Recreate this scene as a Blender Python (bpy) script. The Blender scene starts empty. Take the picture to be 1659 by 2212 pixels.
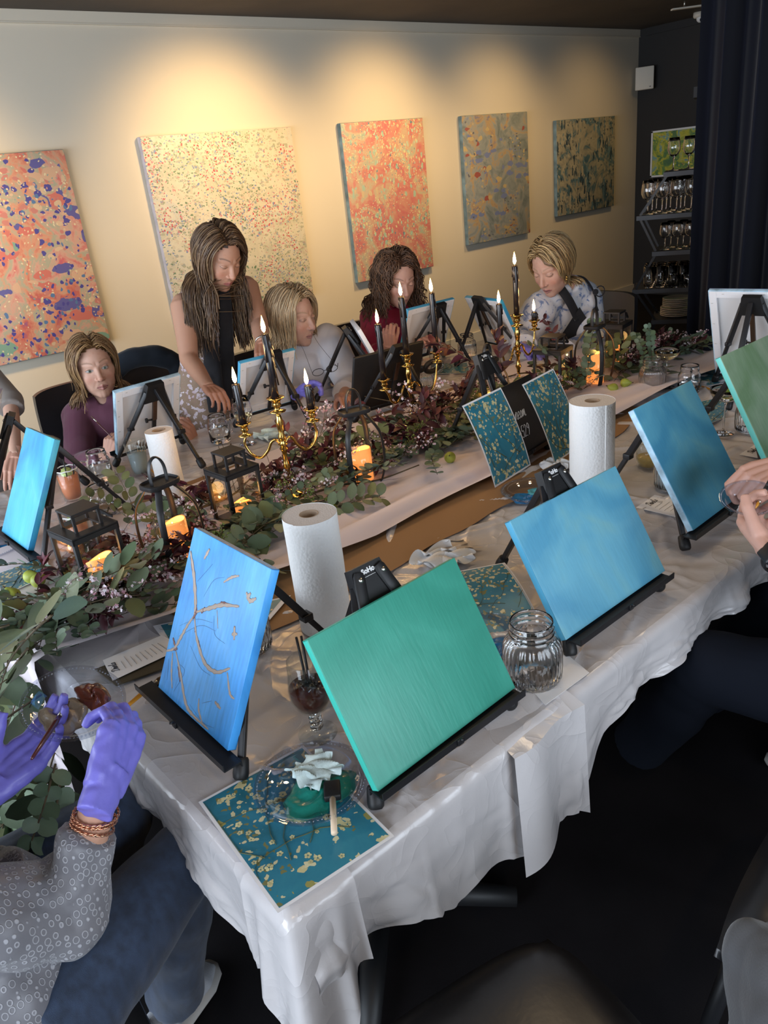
import bpy, math, random
import numpy as np
from mathutils import Vector, Matrix
random.seed(7); RNG = np.random.default_rng(7)
PI = math.pi
COL = bpy.context.scene.collection
SC = bpy.context.scene
# ------------------------------------------------------------------ camera
FPX = 1670.0; IW, IH = 1659, 2212
def nrm(v):
    v = np.array(v, float); return v/np.linalg.norm(v)
_D = nrm([430, 3764, FPX]); _X = nrm([2170, -1001, FPX]); _X = nrm(_X-_X.dot(_D)*_D)
RM = np.stack([_X, np.cross(-_D, _X), -_D])        # world = RM @ camera vector (right, down, forward)
CAM = np.array([0.0, 0.0, 1.70])
cd = bpy.data.cameras.new('camera'); cam = bpy.data.objects.new('camera', cd); COL.objects.link(cam)
cd.sensor_fit = 'HORIZONTAL'; cd.sensor_width = 26.0; cd.lens = 26.0*FPX/IW; cd.clip_start = 0.05; cd.clip_end = 100
mr = Matrix(((RM[0][0], -RM[0][1], -RM[0][2]), (RM[1][0], -RM[1][1], -RM[1][2]), (RM[2][0], -RM[2][1], -RM[2][2])))
cam.matrix_world = Matrix.Translation(Vector(CAM)) @ mr.to_4x4()
SC.camera = cam
# ------------------------------------------------------------------ world, daylight, lamps, exposure
SC.view_settings.view_transform = 'Standard'; SC.view_settings.look = 'None'
SC.view_settings.gamma = 1.0; SC.view_settings.use_curve_mapping = False
SC.view_settings.exposure = 0.85
w = bpy.data.worlds.new('world'); SC.world = w; w.use_nodes = True
w.node_tree.nodes['Background'].inputs[0].default_value = (0.55, 0.68, 0.9, 1)
w.node_tree.nodes['Background'].inputs[1].default_value = 0.5
def area(name, loc, target, sx, sy, power, color):
    l = bpy.data.lights.new(name, 'AREA'); l.shape = 'RECTANGLE'; l.size = sx; l.size_y = sy; l.energy = power; l.color = color
    o = bpy.data.objects.new(name, l); COL.objects.link(o); o.location = loc
    o.rotation_euler = (Vector(target)-Vector(loc)).to_track_quat('-Z', 'Y').to_euler(); return o
def spot(name, loc, target, power, color, deg=50, blend=0.8, r=0.04):
    l = bpy.data.lights.new(name, 'SPOT'); l.energy = power; l.color = color; l.spot_size = math.radians(deg); l.spot_blend = blend
    l.shadow_soft_size = r
    o = bpy.data.objects.new(name, l); COL.objects.link(o); o.location = loc
    o.rotation_euler = (Vector(target)-Vector(loc)).to_track_quat('-Z', 'Y').to_euler(); return o
area('daylight_left_window', (-2.28, 2.3, 1.25), (0.5, 2.3, 1.0), 4.9, 1.9, 165, (0.80, 0.88, 1.0))
area('daylight_near_window', (0.6, -2.35, 1.40), (0.9, 0.5, 0.9), 3.4, 1.9, 76, (0.82, 0.89, 1.0))
WARM = (1.0, 0.67, 0.30)
for i, (x, p) in enumerate([(0.9, 95), (3.2, 98), (4.75, 74), (6.2, 38), (7.6, 14)]):
    spot('picture_spot', (x, 4.15, 2.70), (x, 5.38, 1.55), p*1.05, WARM, 94, 1.0, 0.15)
spot('ceiling_spot', (0.2, -0.6, 2.7), (0.6, 0.3, 0.5), 10, WARM, 50, 0.6)
spot('ceiling_spot', (1.87, 1.36, 2.7), (1.3, 0.9, 0.5), 10, (1.0, 0.74, 0.45), 110, 1.0, 0.09)
spot('ceiling_spot', (2.83, 1.10, 2.7), (2.0, 0.8, 0.5), 8, (1.0, 0.74, 0.45), 110, 1.0, 0.09)
spot('ceiling_spot', (6.3, 3.0, 2.7), (7.2, 3.6, 0.0), 22, WARM, 90, 0.9)
# ------------------------------------------------------------------ pixel -> point on a level / plane (used to read positions off the plan)
def ray(px, py): return RM @ nrm([px-IW/2, py-IH/2, FPX])
def PZ(px, py, z=0.75):
    d = ray(px, py); return CAM + d*((z-CAM[2])/d[2])
def PY(px, py, y):
    d = ray(px, py); return CAM + d*((y-CAM[1])/d[1])
def PX(px, py, x):
    d = ray(px, py); return CAM + d*((x-CAM[0])/d[0])
def PD(px, py, depth): return CAM + RM @ np.array([(px-IW/2)/FPX*depth, (py-IH/2)/FPX*depth, depth])
TZ = 0.75
# ------------------------------------------------------------------ mesh builder
class G:
    def __init__(s): s.V = []; s.F = []; s.C = []; s.M = []; s.n = 0; s.hascol = False
    def add(s, v, f, col=None, mi=0):
        v = np.asarray(v, float)
        f = [tuple(int(i)+s.n for i in q) for q in f]
        s.V.append(v); s.F += f; s.M += [mi]*len(f)
        if col is None: c = np.ones((len(v), 3))
        else:
            s.hascol = True; c = np.asarray(col, float)
            if c.ndim == 1: c = np.tile(c, (len(v), 1))
        s.C.append(c); s.n += len(v); return s
    def box(s, c, size, R=None, col=None, mi=0, bev=0.0):
        hx, hy, hz = [a/2 for a in size]
        if bev <= 0:
            v = np.array([[x, y, z] for x in (-hx, hx) for y in (-hy, hy) for z in (-hz, hz)])
            f = [(0,1,3,2),(4,6,7,5),(0,4,5,1),(2,3,7,6),(0,2,6,4),(1,5,7,3)]
        else:
            import bmesh
            bm = bmesh.new(); bmesh.ops.create_cube(bm, size=1.0)
            for q in bm.verts: q.co = Vector((q.co.x*size[0], q.co.y*size[1], q.co.z*size[2]))
            bmesh.ops.bevel(bm, geom=list(bm.edges), offset=bev, segments=3, affect='EDGES', profile=0.5)
            bm.verts.index_update()
            v = np.array([list(q.co) for q in bm.verts]); f = [[q.index for q in fc.verts] for fc in bm.faces]; bm.free()
        if R is not None: v = v @ np.asarray(R).T
        return s.add(v+np.array(c), f, col, mi)
    def bar(s, a, b, w, d=None, up=(0, 0, 1), col=None, mi=0, bev=0.0):
        a = np.array(a, float); b = np.array(b, float); L = np.linalg.norm(b-a); t = (b-a)/L
        sd = np.cross(t, up); sd = nrm(sd) if np.linalg.norm(sd) > 1e-5 else np.array([1., 0, 0]); u = np.cross(sd, t)
        return s.box((a+b)/2, (w, d or w, L), np.stack([sd, u, t], 1), col, mi, bev)
    def tube(s, pts, r, n=8, flat=1.0, side=None, caps=True, col=None, mi=0, closed=False):
        P = np.array(pts, float); m = len(P); r = np.broadcast_to(np.array(r, float), (m,)) if np.ndim(r) < 2 else np.array(r)
        fl = np.broadcast_to(np.array(flat, float), (m,))
        T = np.zeros_like(P); T[1:-1] = P[2:]-P[:-2]; T[0] = P[1]-P[0]; T[-1] = P[-1]-P[-2]
        if closed: T[0] = P[1]-P[-1]; T[-1] = P[0]-P[-2]
        T /= np.maximum(np.linalg.norm(T, axis=1), 1e-9)[:, None]
        sd = np.array(side, float) if side is not None else (np.array([0, 0, 1.]) if abs(T[0][2]) < 0.9 else np.array([1., 0, 0]))
        vs = []; a = np.arange(n)*2*PI/n
        for i in range(m):
            sd = sd-T[i]*sd.dot(T[i])
            if np.linalg.norm(sd) < 1e-6: sd = np.cross(T[i], [0.3, 0.5, 0.8])
            sd = sd/np.linalg.norm(sd); u = np.cross(T[i], sd)
            vs.append(P[i]+r[i]*(np.cos(a)[:, None]*sd+np.sin(a)[:, None]*u*fl[i]))
        v = np.concatenate(vs); f = []
        for i in range(m-1 if not closed else m):
            i2 = (i+1) % m
            for j in range(n):
                k = (j+1) % n; f.append((i*n+j, i*n+k, i2*n+k, i2*n+j))
        if caps and not closed: f.append(tuple(range(n-1, -1, -1))); f.append(tuple((m-1)*n+j for j in range(n)))
        return s.add(v, f, col, mi)
    def lathe(s, prof, n=24, c=(0, 0, 0), col=None, mi=0, R=None, closed=False):
        a = np.arange(n)*2*PI/n; v = []; f = []
        for (r, z) in prof:
            v.append(np.stack([np.cos(a)*r, np.sin(a)*r, np.full(n, z)], 1))
        v = np.concatenate(v); m = len(prof)
        for i in range(m-1 if not closed else m):
            i2 = (i+1) % m
            for j in range(n):
                k = (j+1) % n; f.append((i*n+j, i*n+k, i2*n+k, i2*n+j))
        if not closed:
            if prof[0][0] > 1e-5: f.append(tuple(range(n-1, -1, -1)))
            if prof[-1][0] > 1e-5: f.append(tuple((m-1)*n+j for j in range(n)))
        if R is not None: v = v @ np.asarray(R).T
        return s.add(v+np.array(c), f, col, mi)
    def sph(s, c, r, n=12, m=8, R=None, col=None, mi=0):
        r = np.broadcast_to(np.array(r, float), (3,))
        v = [(0, 0, 1)]; f = []
        for i in range(1, m):
            t = PI*i/m
            for j in range(n):
                p = 2*PI*j/n; v.append((math.sin(t)*math.cos(p), math.sin(t)*math.sin(p), math.cos(t)))
        v.append((0, 0, -1)); v = np.array(v)*r
        for j in range(n): f.append((0, 1+j, 1+(j+1) % n))
        for i in range(m-2):
            for j in range(n):
                a = 1+i*n+j; b = 1+i*n+(j+1) % n; f.append((a, a+n, b+n, b))
        e = len(v)-1
        for j in range(n): f.append((e, 1+(m-2)*n+(j+1) % n, 1+(m-2)*n+j))
        if R is not None: v = v @ np.asarray(R).T
        return s.add(v+np.array(c), f, col, mi)
    def grid(s, P, col=None, mi=0, flip=False):      # P: (a,b,3)
        a, b = P.shape[:2]; f = []
        for i in range(a-1):
            for j in range(b-1):
                q = (i*b+j, (i+1)*b+j, (i+1)*b+j+1, i*b+j+1); f.append(q[::-1] if flip else q)
        return s.add(P.reshape(-1, 3), f, col, mi)
    def arr(s): return np.concatenate(s.V), s.F, np.concatenate(s.C)
    def merge(s, g, xf=None):
        v, f, c = g.arr(); v = v if xf is None else xf(v); s.add(v, f, c if g.hascol else None); return s
    def build(s, name, mats, parent=None, off=(0, 0, 0), smooth=True, angle=None):
        v, f, c = s.arr(); v = v-np.array(off)
        me = bpy.data.meshes.new(name); me.from_pydata(v.tolist(), [], f)
        if not isinstance(mats, (list, tuple)): mats = [mats]
        for m in mats: me.materials.append(m)
        if len(mats) > 1: me.polygons.foreach_set('material_index', s.M)
        if s.hascol:
            at = me.color_attributes.new('Col', 'FLOAT_COLOR', 'POINT')
            at.data.foreach_set('color', np.concatenate([c, np.ones((len(c), 1))], 1).ravel())
        if smooth:
            me.polygons.foreach_set('use_smooth', [True]*len(me.polygons))
            if angle: me.set_sharp_from_angle(angle=math.radians(angle))
        me.update()
        o = bpy.data.objects.new(name, me); COL.objects.link(o)
        if parent is not None: o.parent = parent
        return o
def tag(o, label=None, cat=None, group=None, kind=None):
    if label: o['label'] = label
    if cat: o['category'] = cat
    if group: o['group'] = group
    if kind: o['kind'] = kind
    return o
def thing(name, label, cat, loc=(0, 0, 0), rz=0.0, group=None):
    o = bpy.data.objects.new(name, None); COL.objects.link(o); o.empty_display_size = 0.05
    o.location = tuple(float(a) for a in loc); o.rotation_euler = (0, 0, rz)
    return tag(o, label, cat, group)
def struct(o): o['kind'] = 'structure'; return o
def dup(src, label=None, loc=None, rz=None, group=None, mats=None):
    def cp(o, par):
        c = o.copy(); COL.objects.link(c)
        if par is not None: c.parent = par
        for ch in o.children: cp(ch, c)
        return c
    r = cp(src, None)
    if loc is not None: r.location = tuple(float(a) for a in loc)
    if rz is not None: r.rotation_euler = (0, 0, rz)
    if label: r['label'] = label
    if group: r['group'] = group
    return r
def rotz(a): c, s_ = math.cos(a), math.sin(a); return np.array([[c, -s_, 0], [s_, c, 0], [0, 0, 1.]])
def rotx(a): c, s_ = math.cos(a), math.sin(a); return np.array([[1., 0, 0], [0, c, -s_], [0, s_, c]])
def spline(pts, n=10):
    P = np.array(pts, float); P = np.vstack([2*P[0]-P[1], P, 2*P[-1]-P[-2]]); out = []
    for i in range(1, len(P)-2):
        for k in range(n):
            t = k/n; p0, p1, p2, p3 = P[i-1:i+3]
            out.append(0.5*(2*p1+(-p0+p2)*t+(2*p0-5*p1+4*p2-p3)*t*t+(-p0+3*p1-3*p2+p3)*t**3))
    out.append(P[-2]); return np.array(out)
# ------------------------------------------------------------------ materials
def mat(name, color, rough=0.5, metal=0.0, spec=0.5, trans=0.0, ior=1.45, emis=None, estr=1.0, bump=None, vary=None, coat=0.0, sss=0.0, sheen=0.0, alpha=1.0, attr=False, bdist=0.002):
    m = bpy.data.materials.new(name); m.use_nodes = True; nt = m.node_tree; N = nt.nodes; L = nt.links; b = N['Principled BSDF']
    b.inputs['Base Color'].default_value = (*color, 1); b.inputs['Roughness'].default_value = rough; b.inputs['Metallic'].default_value = metal
    b.inputs['Specular IOR Level'].default_value = spec; b.inputs['Transmission Weight'].default_value = trans; b.inputs['IOR'].default_value = ior
    b.inputs['Coat Weight'].default_value = coat; b.inputs['Sheen Weight'].default_value = sheen; b.inputs['Alpha'].default_value = alpha
    if sss: b.inputs['Subsurface Weight'].default_value = sss; b.inputs['Subsurface Radius'].default_value = (0.012, 0.005, 0.003); b.inputs['Subsurface Scale'].default_value = 1.0
    if emis: b.inputs['Emission Color'].default_value = (*emis, 1); b.inputs['Emission Strength'].default_value = estr
    src = None
    if attr:
        a = N.new('ShaderNodeVertexColor'); a.layer_name = 'Col'; src = a.outputs['Color']; L.new(src, b.inputs['Base Color'])
    if vary:                                # (scale, amount[, (sx,sy,sz)])
        tc = N.new('ShaderNodeTexCoord'); mp = N.new('ShaderNodeMapping'); L.new(tc.outputs['Object'], mp.inputs[0])
        if len(vary) > 2: mp.inputs['Scale'].default_value = vary[2]
        nz = N.new('ShaderNodeTexNoise'); nz.inputs['Scale'].default_value = vary[0]; nz.inputs['Detail'].default_value = 5; L.new(mp.outputs[0], nz.inputs[0])
        hs = N.new('ShaderNodeHueSaturation'); mr_ = N.new('ShaderNodeMapRange'); L.new(nz.outputs[0], mr_.inputs[0])
        mr_.inputs[1].default_value = 0.3; mr_.inputs[2].default_value = 0.7; mr_.inputs[3].default_value = 1-vary[1]; mr_.inputs[4].default_value = 1+vary[1]
        L.new(mr_.outputs[0], hs.inputs['Value'])
        if src: L.new(src, hs.inputs['Color'])
        else: hs.inputs['Color'].default_value = (*color, 1)
        L.new(hs.outputs[0], b.inputs['Base Color'])
    if bump:                                # (scale, strength[, (sx,sy,sz)])
        tc = N.new('ShaderNodeTexCoord'); mp = N.new('ShaderNodeMapping'); L.new(tc.outputs['Object'], mp.inputs[0])
        if len(bump) > 2: mp.inputs['Scale'].default_value = bump[2]
        nz = N.new('ShaderNodeTexNoise'); nz.inputs['Scale'].default_value = bump[0]; nz.inputs['Detail'].default_value = 4; L.new(mp.outputs[0], nz.inputs[0])
        bp = N.new('ShaderNodeBump'); bp.inputs['Strength'].default_value = bump[1]; bp.inputs['Distance'].default_value = bdist
        L.new(nz.outputs[0], bp.inputs['Height']); L.new(bp.outputs[0], b.inputs['Normal'])
    return m
def glassmat(name, color=(1, 1, 1), rough=0.0, ior=1.45): return mat(name, color, rough, trans=1.0, ior=ior)
def panemat(name, tint=(0.9, 0.95, 0.95), refl=0.08):
    m = bpy.data.materials.new(name); m.use_nodes = True; nt = m.node_tree; N = nt.nodes; L = nt.links; N.clear()
    o = N.new('ShaderNodeOutputMaterial'); mx = N.new('ShaderNodeMixShader'); t = N.new('ShaderNodeBsdfTransparent'); g = N.new('ShaderNodeBsdfGlossy')
    lw = N.new('ShaderNodeLayerWeight'); lw.inputs[0].default_value = 0.5; pw = N.new('ShaderNodeMath'); pw.operation = 'POWER'; pw.inputs[1].default_value = 3.5; L.new(lw.outputs['Facing'], pw.inputs[0]); mm = N.new('ShaderNodeMath'); mm.operation = 'MULTIPLY_ADD'
    mm.inputs[1].default_value = 0.55; mm.inputs[2].default_value = refl; L.new(pw.outputs[0], mm.inputs[0])
    t.inputs[0].default_value = (*tint, 1); g.inputs['Roughness'].default_value = 0.03
    L.new(mm.outputs[0], mx.inputs[0]); L.new(t.outputs[0], mx.inputs[1]); L.new(g.outputs[0], mx.inputs[2]); L.new(mx.outputs[0], o.inputs[0]); return m
def ramp(N, stops, interp='LINEAR'):
    r = N.new('ShaderNodeValToRGB'); r.color_ramp.interpolation = interp; e = r.color_ramp.elements
    while len(e) < len(stops): e.new(0.5)
    for k, (p, c) in enumerate(stops): e[k].position = p; e[k].color = (*c, 1)
    return r
def paintmat(name, base, dabs, scale=1.0, seed=0.0, rough=0.45, bumpv=0.25, stretch=(1, 1, 1)):
    # base: ramp stops over distorted noise; dabs: list of (voronoi scale, size, cover, ramp stops, stretch)
    m = bpy.data.materials.new(name); m.use_nodes = True; nt = m.node_tree; N = nt.nodes; L = nt.links; b = N['Principled BSDF']; b.inputs['Roughness'].default_value = rough
    tc = N.new('ShaderNodeTexCoord'); mp = N.new('ShaderNodeMapping'); mp.inputs['Location'].default_value = (seed, seed*0.7, seed*1.3); mp.inputs['Scale'].default_value = stretch
    L.new(tc.outputs['Object'], mp.inputs[0])
    nz = N.new('ShaderNodeTexNoise'); nz.inputs['Scale'].default_value = 3.2*scale; nz.inputs['Detail'].default_value = 7; nz.inputs['Roughness'].default_value = 0.62; nz.inputs['Distortion'].default_value = 1.2
    L.new(mp.outputs[0], nz.inputs[0])
    r = ramp(N, base); L.new(nz.outputs[0], r.inputs[0]); cur = r.outputs[0]; hsum = nz.outputs[0]
    wn = N.new('ShaderNodeTexNoise'); wn.inputs['Scale'].default_value = 14*scale; wn.inputs['Detail'].default_value = 3; L.new(mp.outputs[0], wn.inputs[0])
    wa = N.new('ShaderNodeMixRGB'); wa.blend_type = 'ADD'; wa.inputs[0].default_value = 0.045; L.new(mp.outputs[0], wa.inputs[1]); L.new(wn.outputs['Color'], wa.inputs[2])
    for k, d in enumerate(dabs):
        vs, size, cover, stops = d[:4]; st = d[4] if len(d) > 4 else (1, 1, 1)
        m2 = N.new('ShaderNodeMapping'); m2.inputs['Scale'].default_value = st; m2.inputs['Location'].default_value = (k*3.1, k*1.7, k); L.new(wa.outputs[0], m2.inputs[0])
        vo = N.new('ShaderNodeTexVoronoi'); vo.inputs['Scale'].default_value = vs; L.new(m2.outputs[0], vo.inputs[0])
        lt = N.new('ShaderNodeMath'); lt.operation = 'LESS_THAN'; L.new(vo.outputs['Distance'], lt.inputs[0]); lt.inputs[1].default_value = size
        mk = N.new('ShaderNodeTexNoise'); mk.inputs['Scale'].default_value = 2.6*scale; mk.inputs['Detail'].default_value = 2
        m3 = N.new('ShaderNodeMapping'); m3.inputs['Location'].default_value = (k*5.3+seed, 9.1*k, 2.2*k); L.new(mp.outputs[0], m3.inputs[0]); L.new(m3.outputs[0], mk.inputs[0])
        gt = N.new('ShaderNodeMapRange'); L.new(mk.outputs[0], gt.inputs[0]); gt.inputs[1].default_value = cover; gt.inputs[2].default_value = cover+0.06
        sp = N.new('ShaderNodeSeparateColor'); L.new(vo.outputs['Color'], sp.inputs[0])
        g2 = N.new('ShaderNodeMath'); g2.operation = 'LESS_THAN'; L.new(sp.outputs[1], g2.inputs[0]); L.new(gt.outputs[0], g2.inputs[1])
        mu = N.new('ShaderNodeMath'); mu.operation = 'MULTIPLY'; L.new(lt.outputs[0], mu.inputs[0]); L.new(g2.outputs[0], mu.inputs[1])
        rr = ramp(N, stops, 'CONSTANT'); L.new(sp.outputs[0], rr.inputs[0])
        mx = N.new('ShaderNodeMixRGB'); L.new(mu.outputs[0], mx.inputs[0]); L.new(cur, mx.inputs[1]); L.new(rr.outputs[0], mx.inputs[2]); cur = mx.outputs[0]
    L.new(cur, b.inputs['Base Color'])
    bp = N.new('ShaderNodeBump'); bp.inputs['Strength'].default_value = bumpv; bp.inputs['Distance'].default_value = 0.003; L.new(wn.outputs[0], bp.inputs['Height']); L.new(bp.outputs[0], b.inputs['Normal'])
    return m
def brushmat(name, c1, c2, c3, ang=0.0, rough=0.42, streak=0.5):
    # hand-brushed acrylic: large soft patches plus fine brush streaks, over canvas weave
    m = bpy.data.materials.new(name); m.use_nodes = True; nt = m.node_tree; N = nt.nodes; L = nt.links; b = N['Principled BSDF']; b.inputs['Roughness'].default_value = rough
    tc = N.new('ShaderNodeTexCoord'); n1 = N.new('ShaderNodeTexNoise'); n1.inputs['Scale'].default_value = 5.0; n1.inputs['Detail'].default_value = 3; n1.inputs['Distortion'].default_value = 0.6
    L.new(tc.outputs['Object'], n1.inputs[0]); r = ramp(N, [(0.36, c1), (0.5, c2), (0.66, c3)]); L.new(n1.outputs[0], r.inputs[0])
    mp = N.new('ShaderNodeMapping'); mp.inputs['Rotation'].default_value = (0, ang, 0); mp.inputs['Scale'].default_value = (160, 40, 9); L.new(tc.outputs['Object'], mp.inputs[0])
    n2 = N.new('ShaderNodeTexNoise'); n2.inputs['Scale'].default_value = 1.0; n2.inputs['Detail'].default_value = 4; L.new(mp.outputs[0], n2.inputs[0])
    hs = N.new('ShaderNodeHueSaturation'); mr_ = N.new('ShaderNodeMapRange'); L.new(n2.outputs[0], mr_.inputs[0]); mr_.inputs[1].default_value = 0.3; mr_.inputs[2].default_value = 0.7
    mr_.inputs[3].default_value = 1-0.12*streak; mr_.inputs[4].default_value = 1+0.16*streak; L.new(mr_.outputs[0], hs.inputs['Value']); L.new(r.outputs[0], hs.inputs['Color']); L.new(hs.outputs[0], b.inputs['Base Color'])
    bp = N.new('ShaderNodeBump'); bp.inputs['Strength'].default_value = 0.22; bp.inputs['Distance'].default_value = 0.002; L.new(n2.outputs[0], bp.inputs['Height']); L.new(bp.outputs[0], b.inputs['Normal'])
    return m
def dotsbump(m, scale=180, strength=0.8, dist=0.001, invert=True):
    nt = m.node_tree; N = nt.nodes; L = nt.links; b = N['Principled BSDF']; tc = N.new('ShaderNodeTexCoord'); vo = N.new('ShaderNodeTexVoronoi'); vo.inputs['Scale'].default_value = scale
    L.new(tc.outputs['Object'], vo.inputs[0]); bp = N.new('ShaderNodeBump'); bp.invert = invert; bp.inputs['Strength'].default_value = strength; bp.inputs['Distance'].default_value = dist
    L.new(vo.outputs['Distance'], bp.inputs['Height']); L.new(bp.outputs[0], b.inputs['Normal']); return m
M = {}
M['black_metal'] = mat('black_metal', (0.012, 0.012, 0.014), 0.38, spec=0.5)
M['black_plastic'] = mat('black_plastic', (0.01, 0.01, 0.011), 0.5)
M['steel'] = mat('steel', (0.6, 0.58, 0.52), 0.3, metal=1)
M['lantern_metal'] = mat('lantern_metal', (0.018, 0.017, 0.018), 0.42, spec=0.5)
M['gold'] = mat('gold', (0.62, 0.40, 0.12), 0.17, metal=1)
M['glass'] = glassmat('glass')
M['pane'] = panemat('pane', (0.96, 0.98, 0.98), 0.04)
M['plastic_clear'] = panemat('plastic_clear', (0.88, 0.90, 0.95), 0.13)
M['water'] = glassmat('water', (0.97, 0.99, 1), 0, 1.33)
M['paper'] = mat('paper', (0.85, 0.85, 0.87), 0.7)
M['wood'] = mat('wood', (0.62, 0.42, 0.22), 0.55, vary=(30, 0.2, (1, 1, 0.1)))
M['ink'] = mat('ink', (0.02, 0.02, 0.025), 0.7)
M['white'] = mat('white', (0.85, 0.85, 0.85), 0.6)
M['chalk'] = mat('chalk', (0.75, 0.75, 0.75), 0.9)
M['wax_black'] = mat('wax_black', (0.012, 0.010, 0.012), 0.3, coat=0.3)
# ------------------------------------------------------------------ room
WY = 5.385; WX = 8.62; CZ = 2.78
M['wall_cream'] = mat('wall_cream', (0.72, 0.635, 0.50), 0.8, bump=(220, 0.08), vary=(1.3, 0.015))
M['wall_dark'] = mat('wall_dark', (0.028, 0.026, 0.026), 0.65, bump=(200, 0.08))
M['ceil'] = mat('ceiling_dark', (0.085, 0.066, 0.05), 0.75, vary=(2, 0.15))
M['floor'] = mat('floor_black', (0.009, 0.008, 0.009), 0.7, bump=(300, 0.2), vary=(3, 0.3), spec=0.12)
M['trim'] = mat('trim_cream', (0.76, 0.70, 0.60), 0.55)
def slab(name, lo, hi, m):
    lo = np.array(lo, float); hi = np.array(hi, float); g = G().box((lo+hi)/2, hi-lo); return struct(g.build(name, m, smooth=False))
slab('floor', (-2.4, -2.4, -0.08), (WX+0.1, WY+0.1, 0), M['floor'])
slab('ceiling', (-2.4, -2.4, CZ), (WX+0.1, WY+0.1, CZ+0.08), M['ceil'])
slab('wall_far', (-2.4, WY, 0), (WX, WY+0.1, CZ), M['wall_cream'])
slab('wall_right', (WX, -2.4, 0), (WX+0.1, WY+0.1, CZ), M['wall_dark'])
def wall_open(name, axis, pos, a0, a1, oa0, oa1, z0, z1, m):    # wall with one window opening
    g = G(); t = 0.1
    for (p, q, r, s_) in ((a0, oa0, 0, CZ), (oa1, a1, 0, CZ), (oa0, oa1, 0, z0), (oa0, oa1, z1, CZ)):
        if axis == 'x': g.box((pos-t/2, (p+q)/2, (r+s_)/2), (t, q-p, s_-r))
        else: g.box(((p+q)/2, pos-t/2, (r+s_)/2), (q-p, t, s_-r))
    return struct(g.build(name, m, smooth=False))
wall_open('wall_left', 'x', -2.2, -2.2, WY, -0.2, 4.8, 0.30, 2.20, M['wall_cream'])
wall_open('wall_near', 'y', -2.2, -2.2, WX, -1.2, 2.4, 0.40, 2.35, M['wall_dark'])
def window(name, axis, pos, a0, a1, z0, z1):
    g = G(); p = G(); n = 3
    def bx(gg, ac, zc, da, dz, t):
        if axis == 'x': gg.box((pos-0.05, ac, zc), (t, da, dz))
        else: gg.box((ac, pos-0.05, zc), (da, t, dz))
    for k in range(n+1): bx(g, a0+(a1-a0)*k/n, (z0+z1)/2, 0.05, z1-z0, 0.06)
    for z in (z0+0.025, z1-0.025): bx(g, (a0+a1)/2, z, a1-a0, 0.05, 0.06)
    o = struct(g.build(name, M['black_metal'], smooth=False))
    for k in range(n): q = G(); bx(q, a0+(a1-a0)*(k+0.5)/n, (z0+z1)/2, (a1-a0)/n-0.05, z1-z0-0.1, 0.004); q.build('pane', M['pane'], o, smooth=False)
window('window_1', 'x', -2.2, -0.2, 4.8, 0.30, 2.20); window('window_2', 'y', -2.2, -1.2, 2.4, 0.40, 2.35)
slab('baseboard_far', (-2.2, WY-0.018, 0), (WX, WY, 0.11), M['trim'])
g = G(); g.box((WX/2-1.1, WY-0.007, 2.745), (WX+2.2, 0.014, 0.07)); g.box((WX/2-1.1, WY-0.01, 2.712), (WX+2.2, 0.02, 0.006))
struct(g.build('trim_1', M['wall_cream'], smooth=False))
g = G(); g.box((WX-0.008, 1.6, 2.745), (0.016, 7.4, 0.07)); struct(g.build('trim_2', M['wall_dark'], smooth=False))
# ------------------------------------------------------------------ table under a plastic cloth
TX0, TX1, TY0, TY1 = 0.345, 3.52, 0.745, 3.02
def vnoise(x, y, seed=0):
    xi = np.floor(x).astype(int); yi = np.floor(y).astype(int); xf = x-xi; yf = y-yi
    def h(a, b): s_ = np.sin(a*127.1+b*311.7+seed*74.7)*43758.5453; return s_-np.floor(s_)
    u = xf*xf*(3-2*xf); v = yf*yf*(3-2*yf)
    return (h(xi, yi)*(1-u)+h(xi+1, yi)*u)*(1-v)+(h(xi, yi+1)*(1-u)+h(xi+1, yi+1)*u)*v
rw = np.random.default_rng(11)
creases = []
for k in range(330):
    cx, cy = rw.uniform(0.3, 3.6), rw.uniform(0.7, 2.1) if k % 3 else rw.uniform(0.7, 3.0)
    a = rw.choice([rw.normal(0.5, 0.35), rw.normal(2.2, 0.4), rw.uniform(0, 3.14)]); Lc = rw.uniform(0.05, 0.28)
    creases.append((cx, cy, math.cos(a), math.sin(a), Lc, rw.uniform(0.007, 0.016), rw.uniform(-0.006, 0.010)))
folds = [(1, 0.98), (1, 1.42), (1, 2.55)]+[(0, x) for x in (0.62, 1.0, 1.52, 1.86, 2.5, 3.1)]
def cloth_h(x, y):
    h = 0.0035*(vnoise(x*4, y*4, 1)-0.5)+0.0028*(vnoise(x*11+y*4, y*9, 2)-0.5)+0.0012*(vnoise(x*28, y*30, 3)-0.5)
    for (cx, cy, c, s_, Lc, wd, am) in creases:
        u = (x-cx)*c+(y-cy)*s_; v = -(x-cx)*s_+(y-cy)*c+0.12*u*u/Lc
        m_ = (np.abs(u) < 2.2*Lc) & (np.abs(v) < 4*wd)
        if m_.any(): h = h+np.where(m_, am*np.exp(-(v/wd)**2-(u/Lc)**2), 0)
    for ax, p in folds:
        d = (y-p) if ax == 1 else (x-p); h = h+0.0035*np.exp(-(d/0.006)**2)
    ed = np.minimum(np.minimum(x-TX0, TX1-x), np.minimum(y-TY0, TY1-y)); return h*np.clip(0.25+ed/0.06, 0, 1)
def hem_near(x):   # z of the hem along the near side
    xs = [0.3, 0.36, 0.42, 0.50, 0.58, 0.628, 0.70, 0.80, 0.86, 0.90, 0.985, 1.0, 1.06, 1.12, 1.22, 1.4, 1.765, 2.2, 4.2]
    zs = [0.55, 0.60, 0.60, 0.575, 0.555, 0.526, 0.53, 0.50, 0.49, 0.505, 0.475, 0.52, 0.55, 0.60, 0.637, 0.65, 0.645, 0.62, 0.60]
    return np.interp(x, xs, zs)
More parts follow.
